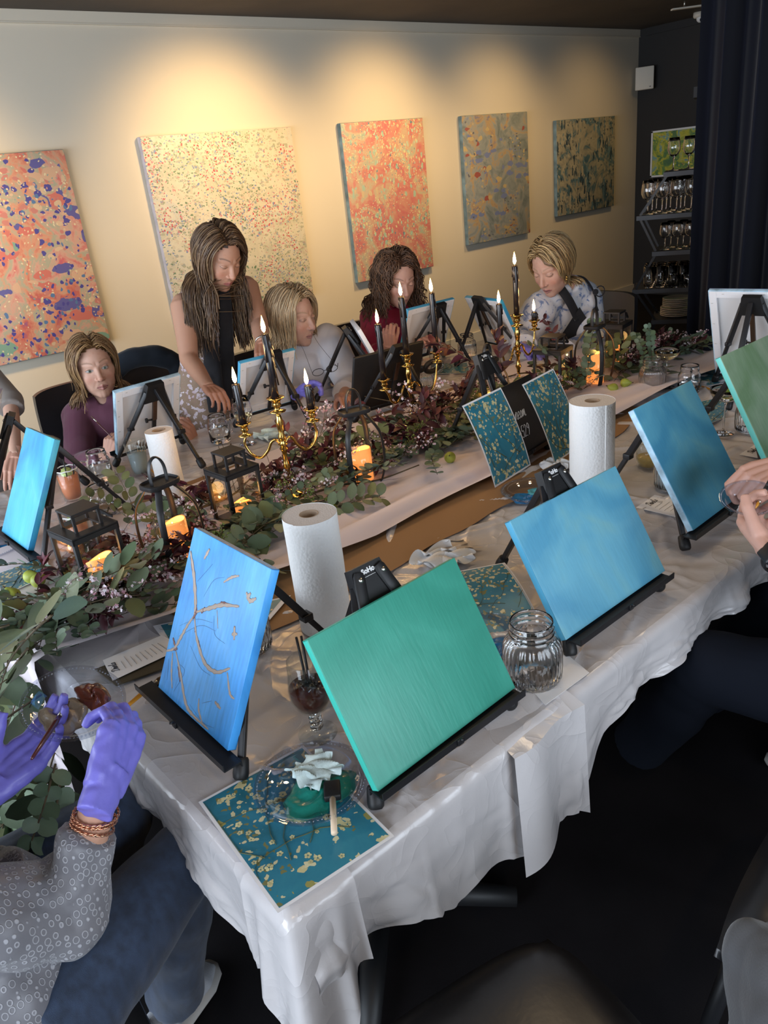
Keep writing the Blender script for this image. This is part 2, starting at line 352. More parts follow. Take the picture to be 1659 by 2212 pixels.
def edge_skirt(g, pts, outn, drop, amp, freq, m=26, seed=0, lip=0.02):
    # pts (n,3) along the table edge, outn (n,3) outward; drop (n,)
    n = len(pts); P = np.zeros((m+1, n, 3)); s_ = np.arange(n)*0.012
    for i in range(m+1):
        t = i/m; r = lip; arc = min(t/0.10, 1.0)
        ang = arc*PI/2
        out = r*math.sin(ang)*1.0; dn = r*(1-math.cos(ang)) if arc < 1 else None
        d = (dn*np.ones(n)) if dn is not None else r+(drop-r)*((t-0.10)/0.90)
        tt = max(0, (t-0.08)/0.92)
        wv = amp*tt**1.1*(np.sin(s_*freq+seed+1.3*np.sin(s_*freq*0.37))+0.45*np.sin(s_*freq*2.3+seed*2))+0.012*tt*(vnoise(s_*6, np.full(n, t*5), seed)-0.3)
        cr = 0.007*tt*(np.abs(vnoise(s_*16+t*3, np.full(n, t*7.0), seed+5)-0.5)*2-0.4)+0.004*tt*np.exp(-((s_*3.1 % 1.0-0.5)/0.035)**2)
        P[i] = pts+outn*(out+wv+cr+0.01*tt)[:, None] if np.ndim(wv) else pts
        P[i, :, 2] = pts[:, 2]-d
    g.grid(P, flip=False)
M['cloth'] = mat('plastic_tablecloth', (0.58, 0.555, 0.56), 0.24, spec=0.85, bump=(38, 0.35), sss=0.0)
def creasebump(m):
    nt = m.node_tree; N = nt.nodes; L = nt.links; b = N['Principled BSDF']; tc = N.new('ShaderNodeTexCoord'); prev = None
    for sc_, ds, st_ in ((4.5, 0.014, 0.5), (11.0, 0.005, 0.4), (70.0, 0.0012, 0.15)):
        nz = N.new('ShaderNodeTexNoise'); nz.inputs['Scale'].default_value = sc_; nz.inputs['Detail'].default_value = 1.5; nz.inputs['Distortion'].default_value = 0.8; L.new(tc.outputs['Object'], nz.inputs[0])
        a = N.new('ShaderNodeMath'); a.operation = 'SUBTRACT'; a.inputs[1].default_value = 0.5; L.new(nz.outputs[0], a.inputs[0]); c = N.new('ShaderNodeMath'); c.operation = 'ABSOLUTE'; L.new(a.outputs[0], c.inputs[0]); d = N.new('ShaderNodeMath'); d.operation = 'POWER'; d.inputs[1].default_value = 0.55; L.new(c.outputs[0], d.inputs[0])
        bp = N.new('ShaderNodeBump'); bp.invert = True; bp.inputs['Strength'].default_value = st_; bp.inputs['Distance'].default_value = ds; L.new(d.outputs[0], bp.inputs['Height'])
        if prev: L.new(prev.outputs[0], bp.inputs['Normal'])
        prev = bp
    L.new(prev.outputs[0], b.inputs['Normal'])
creasebump(M['cloth'])
st = 0.0075
xs = np.linspace(TX0, TX1, int((TX1-TX0)/st)); ys = np.linspace(TY0, TY1, int((TY1-TY0)/st)); X_, Y_ = np.meshgrid(xs, ys, indexing='ij')
g = G(); g.grid(np.stack([X_, Y_, TZ+cloth_h(X_, Y_)], 2))
pts = np.stack([xs, np.full_like(xs, TY0), TZ+cloth_h(xs, np.full_like(xs, TY0))], 1)
edge_skirt(g, pts[::-1], np.tile([0, -1.0, 0], (len(xs), 1)), (TZ-hem_near(xs[::-1])), 0.013, 11, 34, 0.5)
pts = np.stack([np.full_like(ys, TX0), ys, TZ+cloth_h(np.full_like(ys, TX0), ys)], 1)
edge_skirt(g, pts, np.tile([-1.0, 0, 0], (len(ys), 1)), np.interp(ys, [0.7, 0.8, 1.0, 1.3, 3], [0.25, 0.20, 0.13, 0.14, 0.2]), 0.008, 12, 24, 2.0)
pts = np.stack([xs, np.full_like(xs, TY1), TZ+cloth_h(xs, np.full_like(xs, TY1))], 1)
edge_skirt(g, pts, np.tile([0, 1.0, 0], (len(xs), 1)), np.full(len(xs), 0.2), 0.012, 20, 10, 4.0)
pts = np.stack([np.full_like(ys, TX1), ys, TZ+cloth_h(np.full_like(ys, TX1), ys)], 1)
edge_skirt(g, pts[::-1], np.tile([1.0, 0, 0], (len(ys), 1)), np.full(len(ys), 0.2), 0.012, 20, 10, 4.0)
# the gathered corner: a fold of cloth that hangs lower where the two sides meet
nA = 40; P = np.zeros((24, nA, 3))
for i in range(24):
    t = i/23; arc = min(t/0.1, 1)*PI/2
    for j in range(nA):
        u = j/(nA-1)*2-1; a = (u+1)*PI/4; out = 0.024*math.sin(arc)+t*(0.030*math.exp(-(u/0.35)**2)+0.012*math.sin(u*11+1.0+t)+0.012)
        cx_ = TX0+max(u, 0)*0.10; cy_ = TY0+max(-u, 0)*0.10; dx = -math.cos(min(max((u*3+1)*PI/4, 0), PI/2)); dy = -math.sin(min(max((u*3+1)*PI/4, 0), PI/2))
        hm = 0.20+0.24*math.exp(-((u-0.05)/0.42)**2)-0.03*max(u, 0)
        d = 0.022*(1-math.cos(arc))-0.003 if t < 0.1 else 0.019+(hm-0.019)*(t-0.1)/0.9
        P[i, j] = (cx_+dx*out, cy_+dy*out, TZ-d)
g.grid(P)
o = g.build('tablecloth', M['cloth'], off=(2.2, 1.9, 0)); o.location = (2.2, 1.9, 0)
tag(o, 'large creased white plastic tablecloth covering the long banquet table', 'tablecloth')
# overlapping second sheet whose corner hangs in a pointed flap on the near side
P = np.zeros((20, 26, 3))
for i in range(20):
    t = i/19
    for j in range(26):
        u = j/25; x = 0.80+0.20*u+0.03*t*(u-0.3); top = TZ-0.012
        zb = np.interp(u, [0, 0.35, 0.75, 1], [0.475, 0.50, 0.49, 0.45])
        P[i, j] = (x, TY0-0.036-0.006*math.sin(u*7)-0.020*t*math.sin(u*PI*1.6+0.6)-0.012*t, top-(top-zb)*t)
g = G(); g.grid(P)
P = np.zeros((5, 26, 3))
for i in range(5):
    a = i/4
    for j in range(26):
        u = j/25; x = 0.80+0.20*u; P[i, j] = (x+0.10*(1-a)*(1-u*1.2)*0.3, TY0-0.036-0.006*math.sin(u*7)+(1-a)*(0.16-0.10*u), TZ-0.012+0.02*math.sin(a*0+(1-a)*1.5)*1.0 if a < 1 else TZ-0.012)
g.grid(P); o = g.build('tablecloth_flap', M['cloth'], off=(0.9, TY0, 0.7)); o.location = (0.9, TY0, 0.7)
tag(o, 'pointed corner of an overlapping white plastic sheet hanging beside the green canvas', 'cloth flap')
t = thing('banquet_table', 'long dark banquet table hidden beneath the white plastic cloth', 'table', (1.93, 1.88, 0))
G().box((0, 0, 0.705), (TX1-TX0-0.03, TY1-TY0-0.03, 0.035)).build('tabletop', M['black_plastic'], t, smooth=False)
for lx in (-1.15, 0.0, 1.15):
    for ly in (-0.72, 0.72):
        g = G(); g.tube([(lx, ly, 0.04), (lx, ly, 0.7)], 0.035, 14)
        for a in range(4):
            c, s_ = math.cos(a*PI/2+0.78), math.sin(a*PI/2+0.78); g.tube([(lx, ly, 0.06), (lx+c*0.2, ly+s_*0.2, 0.045), (lx+c*0.34, ly+s_*0.34, 0.028)], [0.035, 0.03, 0.024], 10)
        g.build('leg', M['black_plastic'], t)
# cloth runners down the middle: white-pink gauze and brown kraft
M['gauze'] = mat('pink_white_gauze', (0.72, 0.63, 0.66), 0.75, sheen=0.3, bump=(500, 0.15))
M['kraft'] = mat('kraft_paper', (0.30, 0.17, 0.08), 0.7, bump=(40, 0.3))
def strip(name, x0, x1, y0f, y1f, hf, m, nx=260, ny=26, mati=None):
    P = np.zeros((nx, ny, 3))
    for i in range(nx):
        x = x0+(x1-x0)*i/(nx-1)
        for j in range(ny):
            v = j/(ny-1); y = y0f(x)*(1-v)+y1f(x)*v; P[i, j] = (x, y, TZ+hf(x, y, v))
    return P
kr = strip('', 0.62, 2.6, lambda x: 1.385+0.012*math.sin(x*5)+0.006*math.sin(x*21)+0.17*max(0, x-1.7), lambda x: 2.46, lambda x, y, v: 0.006+0.004*math.sin(x*5)*math.sin(v*9), None)
o = G().grid(kr).build('paper_runner', M['kraft'], off=(2, 1.9, 0)); o.location = (2, 1.9, 0); tag(o, 'brown kraft paper runner showing along the edge of the pale gauze', 'table runner')
gz = strip('', 0.33, 3.44, lambda x: 1.56+0.018*math.sin(x*3.3)+0.008*math.sin(x*9+1)-0.02*max(0, 0.7-x)+0.10*max(0, 0.6-x)/0.3, lambda x: 2.40+0.03*math.sin(x*5),
           lambda x, y, v: 0.022+0.024*abs(math.sin(v*24+0.9*math.sin(x*2.6)))*math.exp(-v*4)+0.006*math.sin(v*47+x*3)*math.exp(-v*3), None, 300, 60)
g = G(); g.grid(gz)
# end of the gauze hanging down over the left edge
P = np.zeros((26, 60, 3))
for i in range(26):
    t_ = i/25
    for j in range(60):
        v = j/59; e = gz[0, j]; y = e[1]+(0.0-0.05*math.sin(v*3))*t_; fold = 0.022*t_**0.6*math.sin(v*34)+0.01*math.sin(v*13+t_*2)*t_
        arc = min(t_/0.06, 1)*PI/2; P[i, j] = (e[0]-0.03*math.sin(arc)-fold*0.8-0.01, y+fold*0.3, e[2]-(0.012*(1-math.cos(arc)) if t_ < 0.06 else 0.012+(t_-0.06)/0.94*0.62))
g.grid(P, flip=True)
o = g.build('gauze_runner', M['gauze'], off=(2, 1.9, 0)); o.location = (2, 1.9, 0); tag(o, 'pale pink-white gauze runner bunched under the garland and hanging off the table end', 'table runner')
# ================================================================== easels and canvases
FGRP = 'black tabletop easels on the banquet table'
def text_part(body, size, m, parent, loc, rot, off=0.0, shear=0.0, ext=0.0003, name='lettering'):
    c = bpy.data.curves.new(name, 'FONT'); c.body = body; c.size = size; c.align_x = 'CENTER'; c.align_y = 'CENTER'; c.offset = off; c.shear = shear; c.extrude = ext
    o = bpy.data.objects.new('tmp', c); COL.objects.link(o); dg = bpy.context.evaluated_depsgraph_get()
    me = bpy.data.meshes.new_from_object(o.evaluated_get(dg)); bpy.data.objects.remove(o)
    me.materials.clear(); me.materials.append(m); q = bpy.data.objects.new(name, me); COL.objects.link(q); q.parent = parent; q.location = loc; q.rotation_euler = rot; return q
def easel(hh=0.32, oy=0.17, foot=0.168, rear=0.355, rx=0.03, barw=0.35, logo=True, bar=True, barz=0.045):
    t = thing('tabletop_easel', '', 'easel', (0, 0, 0)); hd = np.array([0, oy, hh-0.02]); bm_ = M['black_metal']
    for s in (-1, 1):
        a = np.array([s*foot, 0, 0.012]); b = hd+[s*0.032, -0.004, -0.01]; mid = a+(b-a)*0.5
        g = G(); g.bar(a, mid+(b-a)*0.06, 0.0125, 0.0125, bev=0.0015); g.bar(mid, b, 0.0175, 0.016, bev=0.0015)
        g.box(mid, (0.022, 0.02, 0.014), bev=0.002); g.build('leg', bm_, t, angle=40)
        g = G(); d = nrm(b-a); g.tube([a-d*0.010, a-d*0.006, a+d*0.002, a+d*0.024, a+d*0.028], [0.010, 0.0135, 0.0145, 0.013, 0.011], 14); g.build('rubber_foot', M['black_plastic'], t)
    a = np.array([rx, rear, 0.012]); b = hd+[0, 0.008, -0.004]; mid = a+(b-a)*0.45
    g = G(); g.bar(a, mid+(b-a)*0.05, 0.012, 0.012, bev=0.0015); g.bar(mid, b, 0.018, 0.016, bev=0.0015); g.box(mid, (0.024, 0.022, 0.016), bev=0.002); g.build('leg', bm_, t, angle=40)
    g = G(); d = nrm(b-a); g.tube([a-d*0.010, a-d*0.006, a+d*0.002, a+d*0.024, a+d*0.028], [0.010, 0.0135, 0.0145, 0.013, 0.011], 14); g.build('rubber_foot', M['black_plastic'], t)
    # centre mast with its extension and wing knob
    mz = barz+0.01; ms = np.array([0, 0.02+mz*0.45, mz]); g = G(); g.bar(ms, hd+[0, -0.006, -0.02], 0.015, 0.010, bev=0.001); q = g.build('mast', bm_, t, angle=40)
    m1 = ms+(hd-ms)*0.45; m2 = ms+(hd-ms)*0.86; G().bar(m1+[0, 0.007, 0], m2+[0, 0.007, 0], 0.017, 0.006, bev=0.001).build('mast_extension', M['bronze'], t, angle=40)
    g = G(); g.tube([m1, m1+[0.028, 0, 0.004]], 0.004, 8); g.box(m1+np.array([0.030, 0, 0.004]), (0.010, 0.008, 0.018), bev=0.002); g.build('knob', M['black_plastic'], t)
    # head: trapezoid plate set along the slope of the legs, shoulders, rivets, lettering
    sl = math.atan2(oy, hh); R = rotx(-sl)
    g = G(); P = []
    for (x, z) in ((-0.046, -0.055), (0.046, -0.055), (0.033, 0.022), (-0.033, 0.022)): P.append((x, -0.011, z)); P.append((x, 0.011, z))
    v = np.array(P) @ R.T+hd; g.add(v, [(0, 2, 4, 6), (1, 7, 5, 3), (0, 1, 3, 2), (2, 3, 5, 4), (4, 5, 7, 6), (6, 7, 1, 0)])
    for s in (-1, 1):
        a = R @ np.array([s*0.024, -0.014, 0.006])+hd; b = R @ np.array([s*0.043, -0.014, -0.062])+hd
        g.tube([a+(a-b)*0.10, a, b], [0.009, 0.012, 0.012], 12, flat=0.45, side=R @ np.array([1, 0, 0]))
    h = g.build('easel_head', M['black_plastic'], t, angle=35)
    for s in (-1, 1):
        g = G(); g.tube([R @ np.array([s*0.026, -0.018, 0.0])+hd, R @ np.array([s*0.026, -0.0215, 0.0])+hd], [0.0052, 0.004], 12); g.build('rivet', M['steel'], h)
    if logo:
        p = R @ np.array([0, -0.0115, 0.010])+hd; text_part('SoHo', 0.0125, M['chalk'], h, tuple(p), (PI/2-sl, 0, 0), off=0.0006)
        p = R @ np.array([0, -0.0115, 0.0005])+hd; g = G(); g.box(p, (0.026, 0.0004, 0.0008), R); g.build('underline', M['chalk'], h)
    if bar:
        g = G(); g.box((0, -0.014, barz-0.004), (barw, 0.034, 0.003)); g.box((0, -0.031, barz+0.003), (barw, 0.002, 0.014)); g.box((0, 0.003, barz-0.008), (barw, 0.002, 0.012))
        br = g.build('canvas_rest', bm_, t, smooth=False)
        g = G(); g.box((0, -0.034, barz+0.004), (0.014, 0.004, 0.012), bev=0.001); g.tube([(0, -0.034, barz+0.008), (0, -0.041, barz+0.012)], 0.0025, 8); g.build('clip', bm_, br)
    return t
M['bronze'] = mat('bronze_metal', (0.16, 0.10, 0.07), 0.35, metal=0.9)
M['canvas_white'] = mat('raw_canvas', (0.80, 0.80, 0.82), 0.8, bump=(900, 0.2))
M['canvas_grey'] = mat('canvas_linen', (0.70, 0.69, 0.69), 0.8, bump=(900, 0.2))  # back cloth, a little greyer than the stretcher wrap
def canvas(label, base, rz, tilt, w, h, m, z0=0.05, oy=-0.012, name='stretched_canvas', side=None, back=True, smear=None):
    t = thing(name, label, 'canvas', base, rz); R = rotx(-math.radians(tilt)); o = np.array([0, oy, z0]); X = lambda v: (np.asarray(v) @ R.T)+o
    d = 0.018
    def bx(g, x0, x1, y0, y1, z0_, z1_, bev=0.0, col=None):
        q = G().box(((x0+x1)/2, (y0+y1)/2, (z0_+z1_)/2), (x1-x0, y1-y0, z1_-z0_), bev=bev); g.merge(q, X)
    g = G(); bx(g, -w/2, w/2, 0, 0.003, 0, h, 0.0012); g.build('painted_front', m, t, angle=50)
    g = G()
    bx(g, -w/2, -w/2+0.003, 0.001, d, 0, h, 0.0012); bx(g, w/2-0.003, w/2, 0.001, d, 0, h, 0.0012); bx(g, -w/2, w/2, 0.001, d, 0, 0.003, 0.0012); bx(g, -w/2, w/2, 0.001, d, h-0.003, h, 0.0012)
    g.build('painted_side', side or m, t, angle=50)
    if back:
        b = 0.03; g = G(); e = 0.0032
        bx(g, -w/2+e, -w/2+b, 0.006, d+0.001, e, h-e, 0.001); bx(g, w/2-b, w/2-e, 0.006, d+0.001, e, h-e, 0.001); bx(g, -w/2+b, w/2-b, 0.006, d+0.001, e, b, 0.001); bx(g, -w/2+b, w/2-b, 0.006, d+0.001, h-b, h-e, 0.001)
        g.build('stretcher_frame', M['canvas_white'], t, smooth=False)
        g = G(); bx(g, -w/2+b, w/2-b, 0.0032, 0.006, b, h-b); g.build('canvas_back', M['canvas_grey'], t, smooth=False)
        for k in range(4):
            for s in (-1, 1):
                g = G(); bx(g, s*(w/2-0.012)-0.004, s*(w/2-0.012)+0.004, d+0.001, d+0.002, h*(0.14+0.24*k), h*(0.14+0.24*k)+0.0012); g.build('staple', M['steel'], t, smooth=False)
                g = G(); bx(g, -w/2+w*(0.16+0.22*k), -w/2+w*(0.16+0.22*k)+0.008, d+0.001, d+0.002, 0.012 if s < 0 else h-0.013, 0.0132 if s < 0 else h-0.0118); g.build('staple', M['steel'], t, smooth=False)
    return t, X
E0 = easel(); E0['group'] = FGRP
E0.location = (0.719, 0.790, TZ+0.003); E0['label'] = 'black tabletop easel holding the plain green canvas nearest the camera'
DEG = math.radians
def ez(label, x, y, rz, e=None): q = dup(E0 if e is None else e, label, (x, y, TZ+0.003), DEG(rz), FGRP); return q
ez('black tabletop easel holding the wide plain light blue canvas', 1.262, 0.806, 0)
ez('black tabletop easel holding the tall canvas beside the two bare hands', 1.808, 0.862, 1)
ez('black tabletop easel holding the blue canvas with branches painted on it', 0.434, 1.185, -90)
ez('black tabletop easel holding the narrow turquoise canvas at the left edge', 0.49, 2.36, -89)
ez('black tabletop easel holding the sage green canvas cut by the right edge', 2.305, 0.885, 0)
Eb = easel(0.315, 0.16, 0.15, 0.34, -0.03, 0.30, logo=False)
Eb['group'] = FGRP; Eb['label'] = 'black tabletop easel seen from behind before the person in the maroon sweatshirt'; Eb.location = (1.165, 2.885, TZ+0.003); Eb.rotation_euler = (0, 0, DEG(183))
ez('black tabletop easel seen from behind before the blonde person in white', 1.715, 2.875, 176, Eb)
ez('black tabletop easel seen from behind before the curly-haired person', 2.755, 2.95, 178, Eb)
ez('black tabletop easel seen from behind beside the person in blue-and-white print', 3.11, 2.69, 80, Eb)
ez('black tabletop easel with its canvas turned edge-on, left of the curly-haired person', 2.30, 2.72, 58, Eb)
ez('black tabletop easel with the dark paddle board propped on it', 2.035, 2.44, 172, Eb)
Et = easel(0.385, 0.17, 0.168, 0.34, 0, 0.34, logo=False)
Et['group'] = FGRP; Et['label'] = 'black tabletop easel at the right edge of the photo in front of the curtain'; Et.location = (3.065, 1.34, TZ+0.003); Et.rotation_euler = (0, 0, DEG(98))
Es = easel(0.36, 0.15, 0.15, 0.34, 0.02, 0.30)
Es['group'] = FGRP; Es['label'] = 'black tabletop easel holding the chalkboard and the two upright prints'; Es.location = (1.90, 1.575, TZ+0.003); Es.rotation_euler = (0, 0, DEG(8))
ez('black tabletop easel standing at the left edge, behind the turquoise canvas', 0.53, 2.88, -112, Eb)
# --- canvases
M['pt_green'] = brushmat('paint_green', (0.040, 0.29, 0.215), (0.048, 0.32, 0.24), (0.07, 0.39, 0.30), streak=0.28)
M['pt_lblue'] = brushmat('paint_light_blue', (0.09, 0.33, 0.50), (0.14, 0.41, 0.55), (0.22, 0.46, 0.46), 0.5, streak=0.3)
M['pt_mblue'] = brushmat('paint_mid_blue', (0.06, 0.27, 0.44), (0.10, 0.35, 0.50), (0.18, 0.44, 0.49), 0.4, streak=0.3)
M['pt_blue'] = brushmat('paint_sky_blue', (0.045, 0.29, 0.72), (0.07, 0.36, 0.80), (0.14, 0.45, 0.85), 0.15, streak=1.0)
M['pt_turq'] = brushmat('paint_turquoise', (0.03, 0.27, 0.52), (0.05, 0.38, 0.56), (0.11, 0.47, 0.56), 0.2)
M['pt_sage'] = brushmat('paint_sage', (0.19, 0.32, 0.18), (0.26, 0.39, 0.26), (0.36, 0.47, 0.34), 0.1)
M['pt_aqua'] = mat('paint_aqua_edge', (0.16, 0.62, 0.55), 0.45); M['pt_sideblue'] = mat('paint_blue_edge', (0.10, 0.45, 0.70), 0.45)
M['pt_edge'] = mat('paint_patchy_edge', (0.45, 0.65, 0.80), 0.5, vary=(20, 0.5)); M['pt_green_lit'] = mat('paint_green_lit_edge', (0.05, 0.50, 0.40), 0.45)  # green of the canvas sides is lifted, window light painted into the colour
M['pt_lilac'] = brushmat('paint_lilac', (0.25, 0.30, 0.65), (0.35, 0.42, 0.75), (0.5, 0.55, 0.8))
Z3 = TZ+0.003
canvas('plain green painted canvas, nearest to the camera', (0.719, 0.788, Z3), DEG(1.2), 29.7, 0.345, 0.266, M['pt_green'], side=M['pt_green_lit'])
canvas('wide plain light blue canvas beside the big clear jar of water', (1.258, 0.812, Z3), DEG(-0.5), 30.8, 0.366, 0.264, M['pt_lblue'], side=M['pt_sideblue'])
canvas('tall mid blue canvas with a white left edge, next to the two bare hands', (1.805, 0.866, Z3), DEG(1.9), 31, 0.295, 0.335, M['pt_mblue'], side=M['pt_edge'], z0=0.052)
tb, XB = canvas('sky blue canvas with brown and tan branches painted on it', (0.444, 1.180, Z3), DEG(-90.6), 26.7, 0.275, 0.333, M['pt_blue'], z0=0.05)
canvas('narrow turquoise canvas near the left edge of the photo', (0.488, 2.36, Z3), DEG(-88.2), 28.9, 0.225, 0.333, M['pt_turq'], z0=0.05)
canvas('sage green canvas with an aqua edge, cut off by the right edge', (2.305, 0.895, Z3), DEG(0), 29.7, 0.30, 0.35, M['pt_sage'], side=M['pt_aqua'])
canvas('white back of the canvas held by the person in the maroon sweatshirt', (1.165, 2.885, Z3), DEG(183), 24, 0.275, 0.29, M['pt_lblue'], side=M['pt_edge'])
canvas('white canvas back with blue edge in front of the blonde person in white', (1.715, 2.875, Z3), DEG(176), 24, 0.265, 0.27, M['pt_blue'], side=M['pt_sideblue'])
canvas('white canvas back with blue edge in front of the curly-haired person', (2.755, 2.955, Z3), DEG(178), 22, 0.315, 0.285, M['pt_blue'], side=M['pt_sideblue'])
canvas('canvas turned to the person in the blue-and-white printed blouse', (3.10, 2.69, Z3), DEG(80), 26, 0.29, 0.285, M['pt_lblue'], side=M['pt_turq'])
canvas('white canvas seen edge-on left of the curly-haired person', (2.30, 2.72, Z3), DEG(58), 24, 0.27, 0.30, M['canvas_white'])
canvas('white canvas back with lilac smudges on its border, at the right edge', (3.06, 1.34, Z3), DEG(98), 22.5, 0.33, 0.385, M['pt_lilac'], side=M['pt_edge'])
canvas('lilac blue canvas seen edge-on, cut by the left edge of the photo', (0.535, 2.88, Z3), DEG(-112), 22, 0.30, 0.36, M['pt_lilac'])
# branches painted on the blue canvas: thick ribbons of paint lying on its face (canvas coordinates: x right, z up, in metres)
M['pt_tan'] = mat('paint_tan', (0.42, 0.33, 0.27), 0.5, bump=(300, 0.4)); M['pt_brown'] = mat('paint_red_brown', (0.17, 0.06, 0.05), 0.45, bump=(300, 0.4)); M['pt_line'] = mat('paint_thin_line', (0.06, 0.17, 0.36), 0.5)
BW, BH = 0.275, 0.333
def stroke(g, pts, r, n=6, jit=0.25):
    P = spline([((u-0.5)*BW, -0.0003, v*BH) for u, v in pts], n); rr = [r*(0.35+0.65*math.sin(PI*(k+0.6)/(len(P)+0.4)))*(1+jit*math.sin(k*2.3)) for k in range(len(P))]
    g.merge(G().tube(P, rr, 8, flat=0.13, side=(1, 0, 0)), XB)
CP = lambda px, py: None
g = G()
STK = []
for pts, r in [([(0.02, 0.86), (0.13, 0.75), (0.24, 0.60), (0.26, 0.53)], 0.0055), ([(0.26, 0.55), (0.42, 0.62), (0.56, 0.68), (0.76, 0.73)], 0.0045), ([(0.26, 0.53), (0.20, 0.45), (0.15, 0.36), (0.10, 0.28), (-0.0, 0.23)], 0.004),
               ([(0.27, 0.52), (0.36, 0.42), (0.52, 0.33), (0.68, 0.33), (0.82, 0.40)], 0.0045), ([(0.13, 0.27), (0.26, 0.17), (0.40, 0.05), (0.52, -0.01+0.03), (0.74, 0.02)], 0.0042), ([(0.09, 0.25), (0.13, 0.15), (0.19, 0.06)], 0.0028),
               ([(0.22, 0.86), (0.26, 0.93)], 0.004), ([(0.52, 0.80), (0.60, 0.85), (0.68, 0.88)], 0.003), ([(0.80, 0.82), (0.86, 0.79), (0.92, 0.82)], 0.0045), ([(0.82, 0.79), (0.85, 0.83)], 0.004), ([(0.76, 0.62), (0.79, 0.55)], 0.004),
               ([(0.75, 0.57), (0.81, 0.59)], 0.0035), ([(0.80, 0.37), (0.88, 0.28), (0.94, 0.27)], 0.003), ([(0.74, 0.18), (0.82, 0.17)], 0.0035), ([(0.55, -0.0+0.13), (0.58, 0.07), (0.66, 0.02)], 0.0028), ([(0.52, 0.64), (0.58, 0.55)], 0.0012)]:
    g = G(); stroke(g, pts, r); g.build('tan_brush_stroke', M['pt_tan'], tb)
g = G()
for pts, r in [([(0.03, 0.84), (0.12, 0.74)], 0.002), ([(0.25, 0.60), (0.27, 0.55), (0.25, 0.51)], 0.004), ([(0.34, 0.57), (0.37, 0.61)], 0.0035), ([(0.54, 0.69), (0.62, 0.705)], 0.0028), ([(0.20, 0.46), (0.15, 0.37)], 0.0022), ([(0.05, 0.33), (0.11, 0.29)], 0.0032), ([(0.09, 0.27), (0.14, 0.29)], 0.0035),
               ([(0.30, 0.47), (0.34, 0.44)], 0.003), ([(0.69, 0.335), (0.78, 0.37)], 0.002), ([(0.20, 0.20), (0.27, 0.13)], 0.002), ([(0.38, 0.42), (0.44, 0.37)], 0.0022)]: g = G(); stroke(g, pts, r); g.build('brown_brush_stroke', M['pt_brown'], tb)
g = G()
for pts in [[(0.10, 0.42), (0.30, 0.52), (0.50, 0.56)], [(0.12, 0.36), (0.36, 0.50), (0.56, 0.53)], [(0.20, 0.72), (0.34, 0.86)], [(0.50, 0.60), (0.56, 0.51), (0.70, 0.50)], [(0.20, 0.22), (0.30, 0.20), (0.22, 0.05)], [(0.45, 0.06), (0.66, 0.03), (0.80, 0.05)], [(0.06, 0.20), (0.10, 0.08)], [(0.30, 0.36), (0.48, 0.29), (0.62, 0.29)], [(0.32, 0.66), (0.40, 0.78), (0.52, 0.83)], [(0.60, 0.12), (0.70, 0.17)]]: g = G(); stroke(g, pts, 0.0005, 8, 0); g.build('thin_painted_line', M['pt_line'], tb)
# ================================================================== printed sheets: plain teal sheets with pale dabs and thin twigs
M['sheet'] = paintmat('teal_printed_sheet', [(0.30, (0.02, 0.13, 0.17)), (0.45, (0.03, 0.20, 0.30)), (0.60, (0.04, 0.24, 0.33)), (0.72, (0.06, 0.22, 0.20))],
    [(34, 0.33, 0.50, [(0, (0.62, 0.56, 0.30)), (0.5, (0.70, 0.66, 0.42)), (0.8, (0.34, 0.32, 0.10))]), (80, 0.36, 0.48, [(0, (0.66, 0.60, 0.36)), (0.6, (0.20, 0.20, 0.08))])], 2.2, 1.0, 0.35, 0.0)
def twigs(g, w, h, f, seed, n=5, lift=0.0006):
    r = random.Random(seed)
    for k in range(n):
        p = np.array([r.uniform(0.1, 0.9)*w, r.uniform(0.05, 0.4)*h]); a = r.uniform(0.3, 2.6); pts = [p.copy()]
        for s in range(10):
            a += r.uniform(-0.5, 0.5); p = p+0.085*h*np.array([math.cos(a), math.sin(a)]); p[0] = min(max(p[0], 0.03*w), 0.97*w); p[1] = min(max(p[1], 0.03*h), 0.97*h); pts.append(p.copy())
        Q = [f(q[0], q[1], lift) for q in pts]; g.tube(Q, [0.0022*w/0.28*(1-0.07*i) for i in range(len(Q))], 6, flat=0.25)
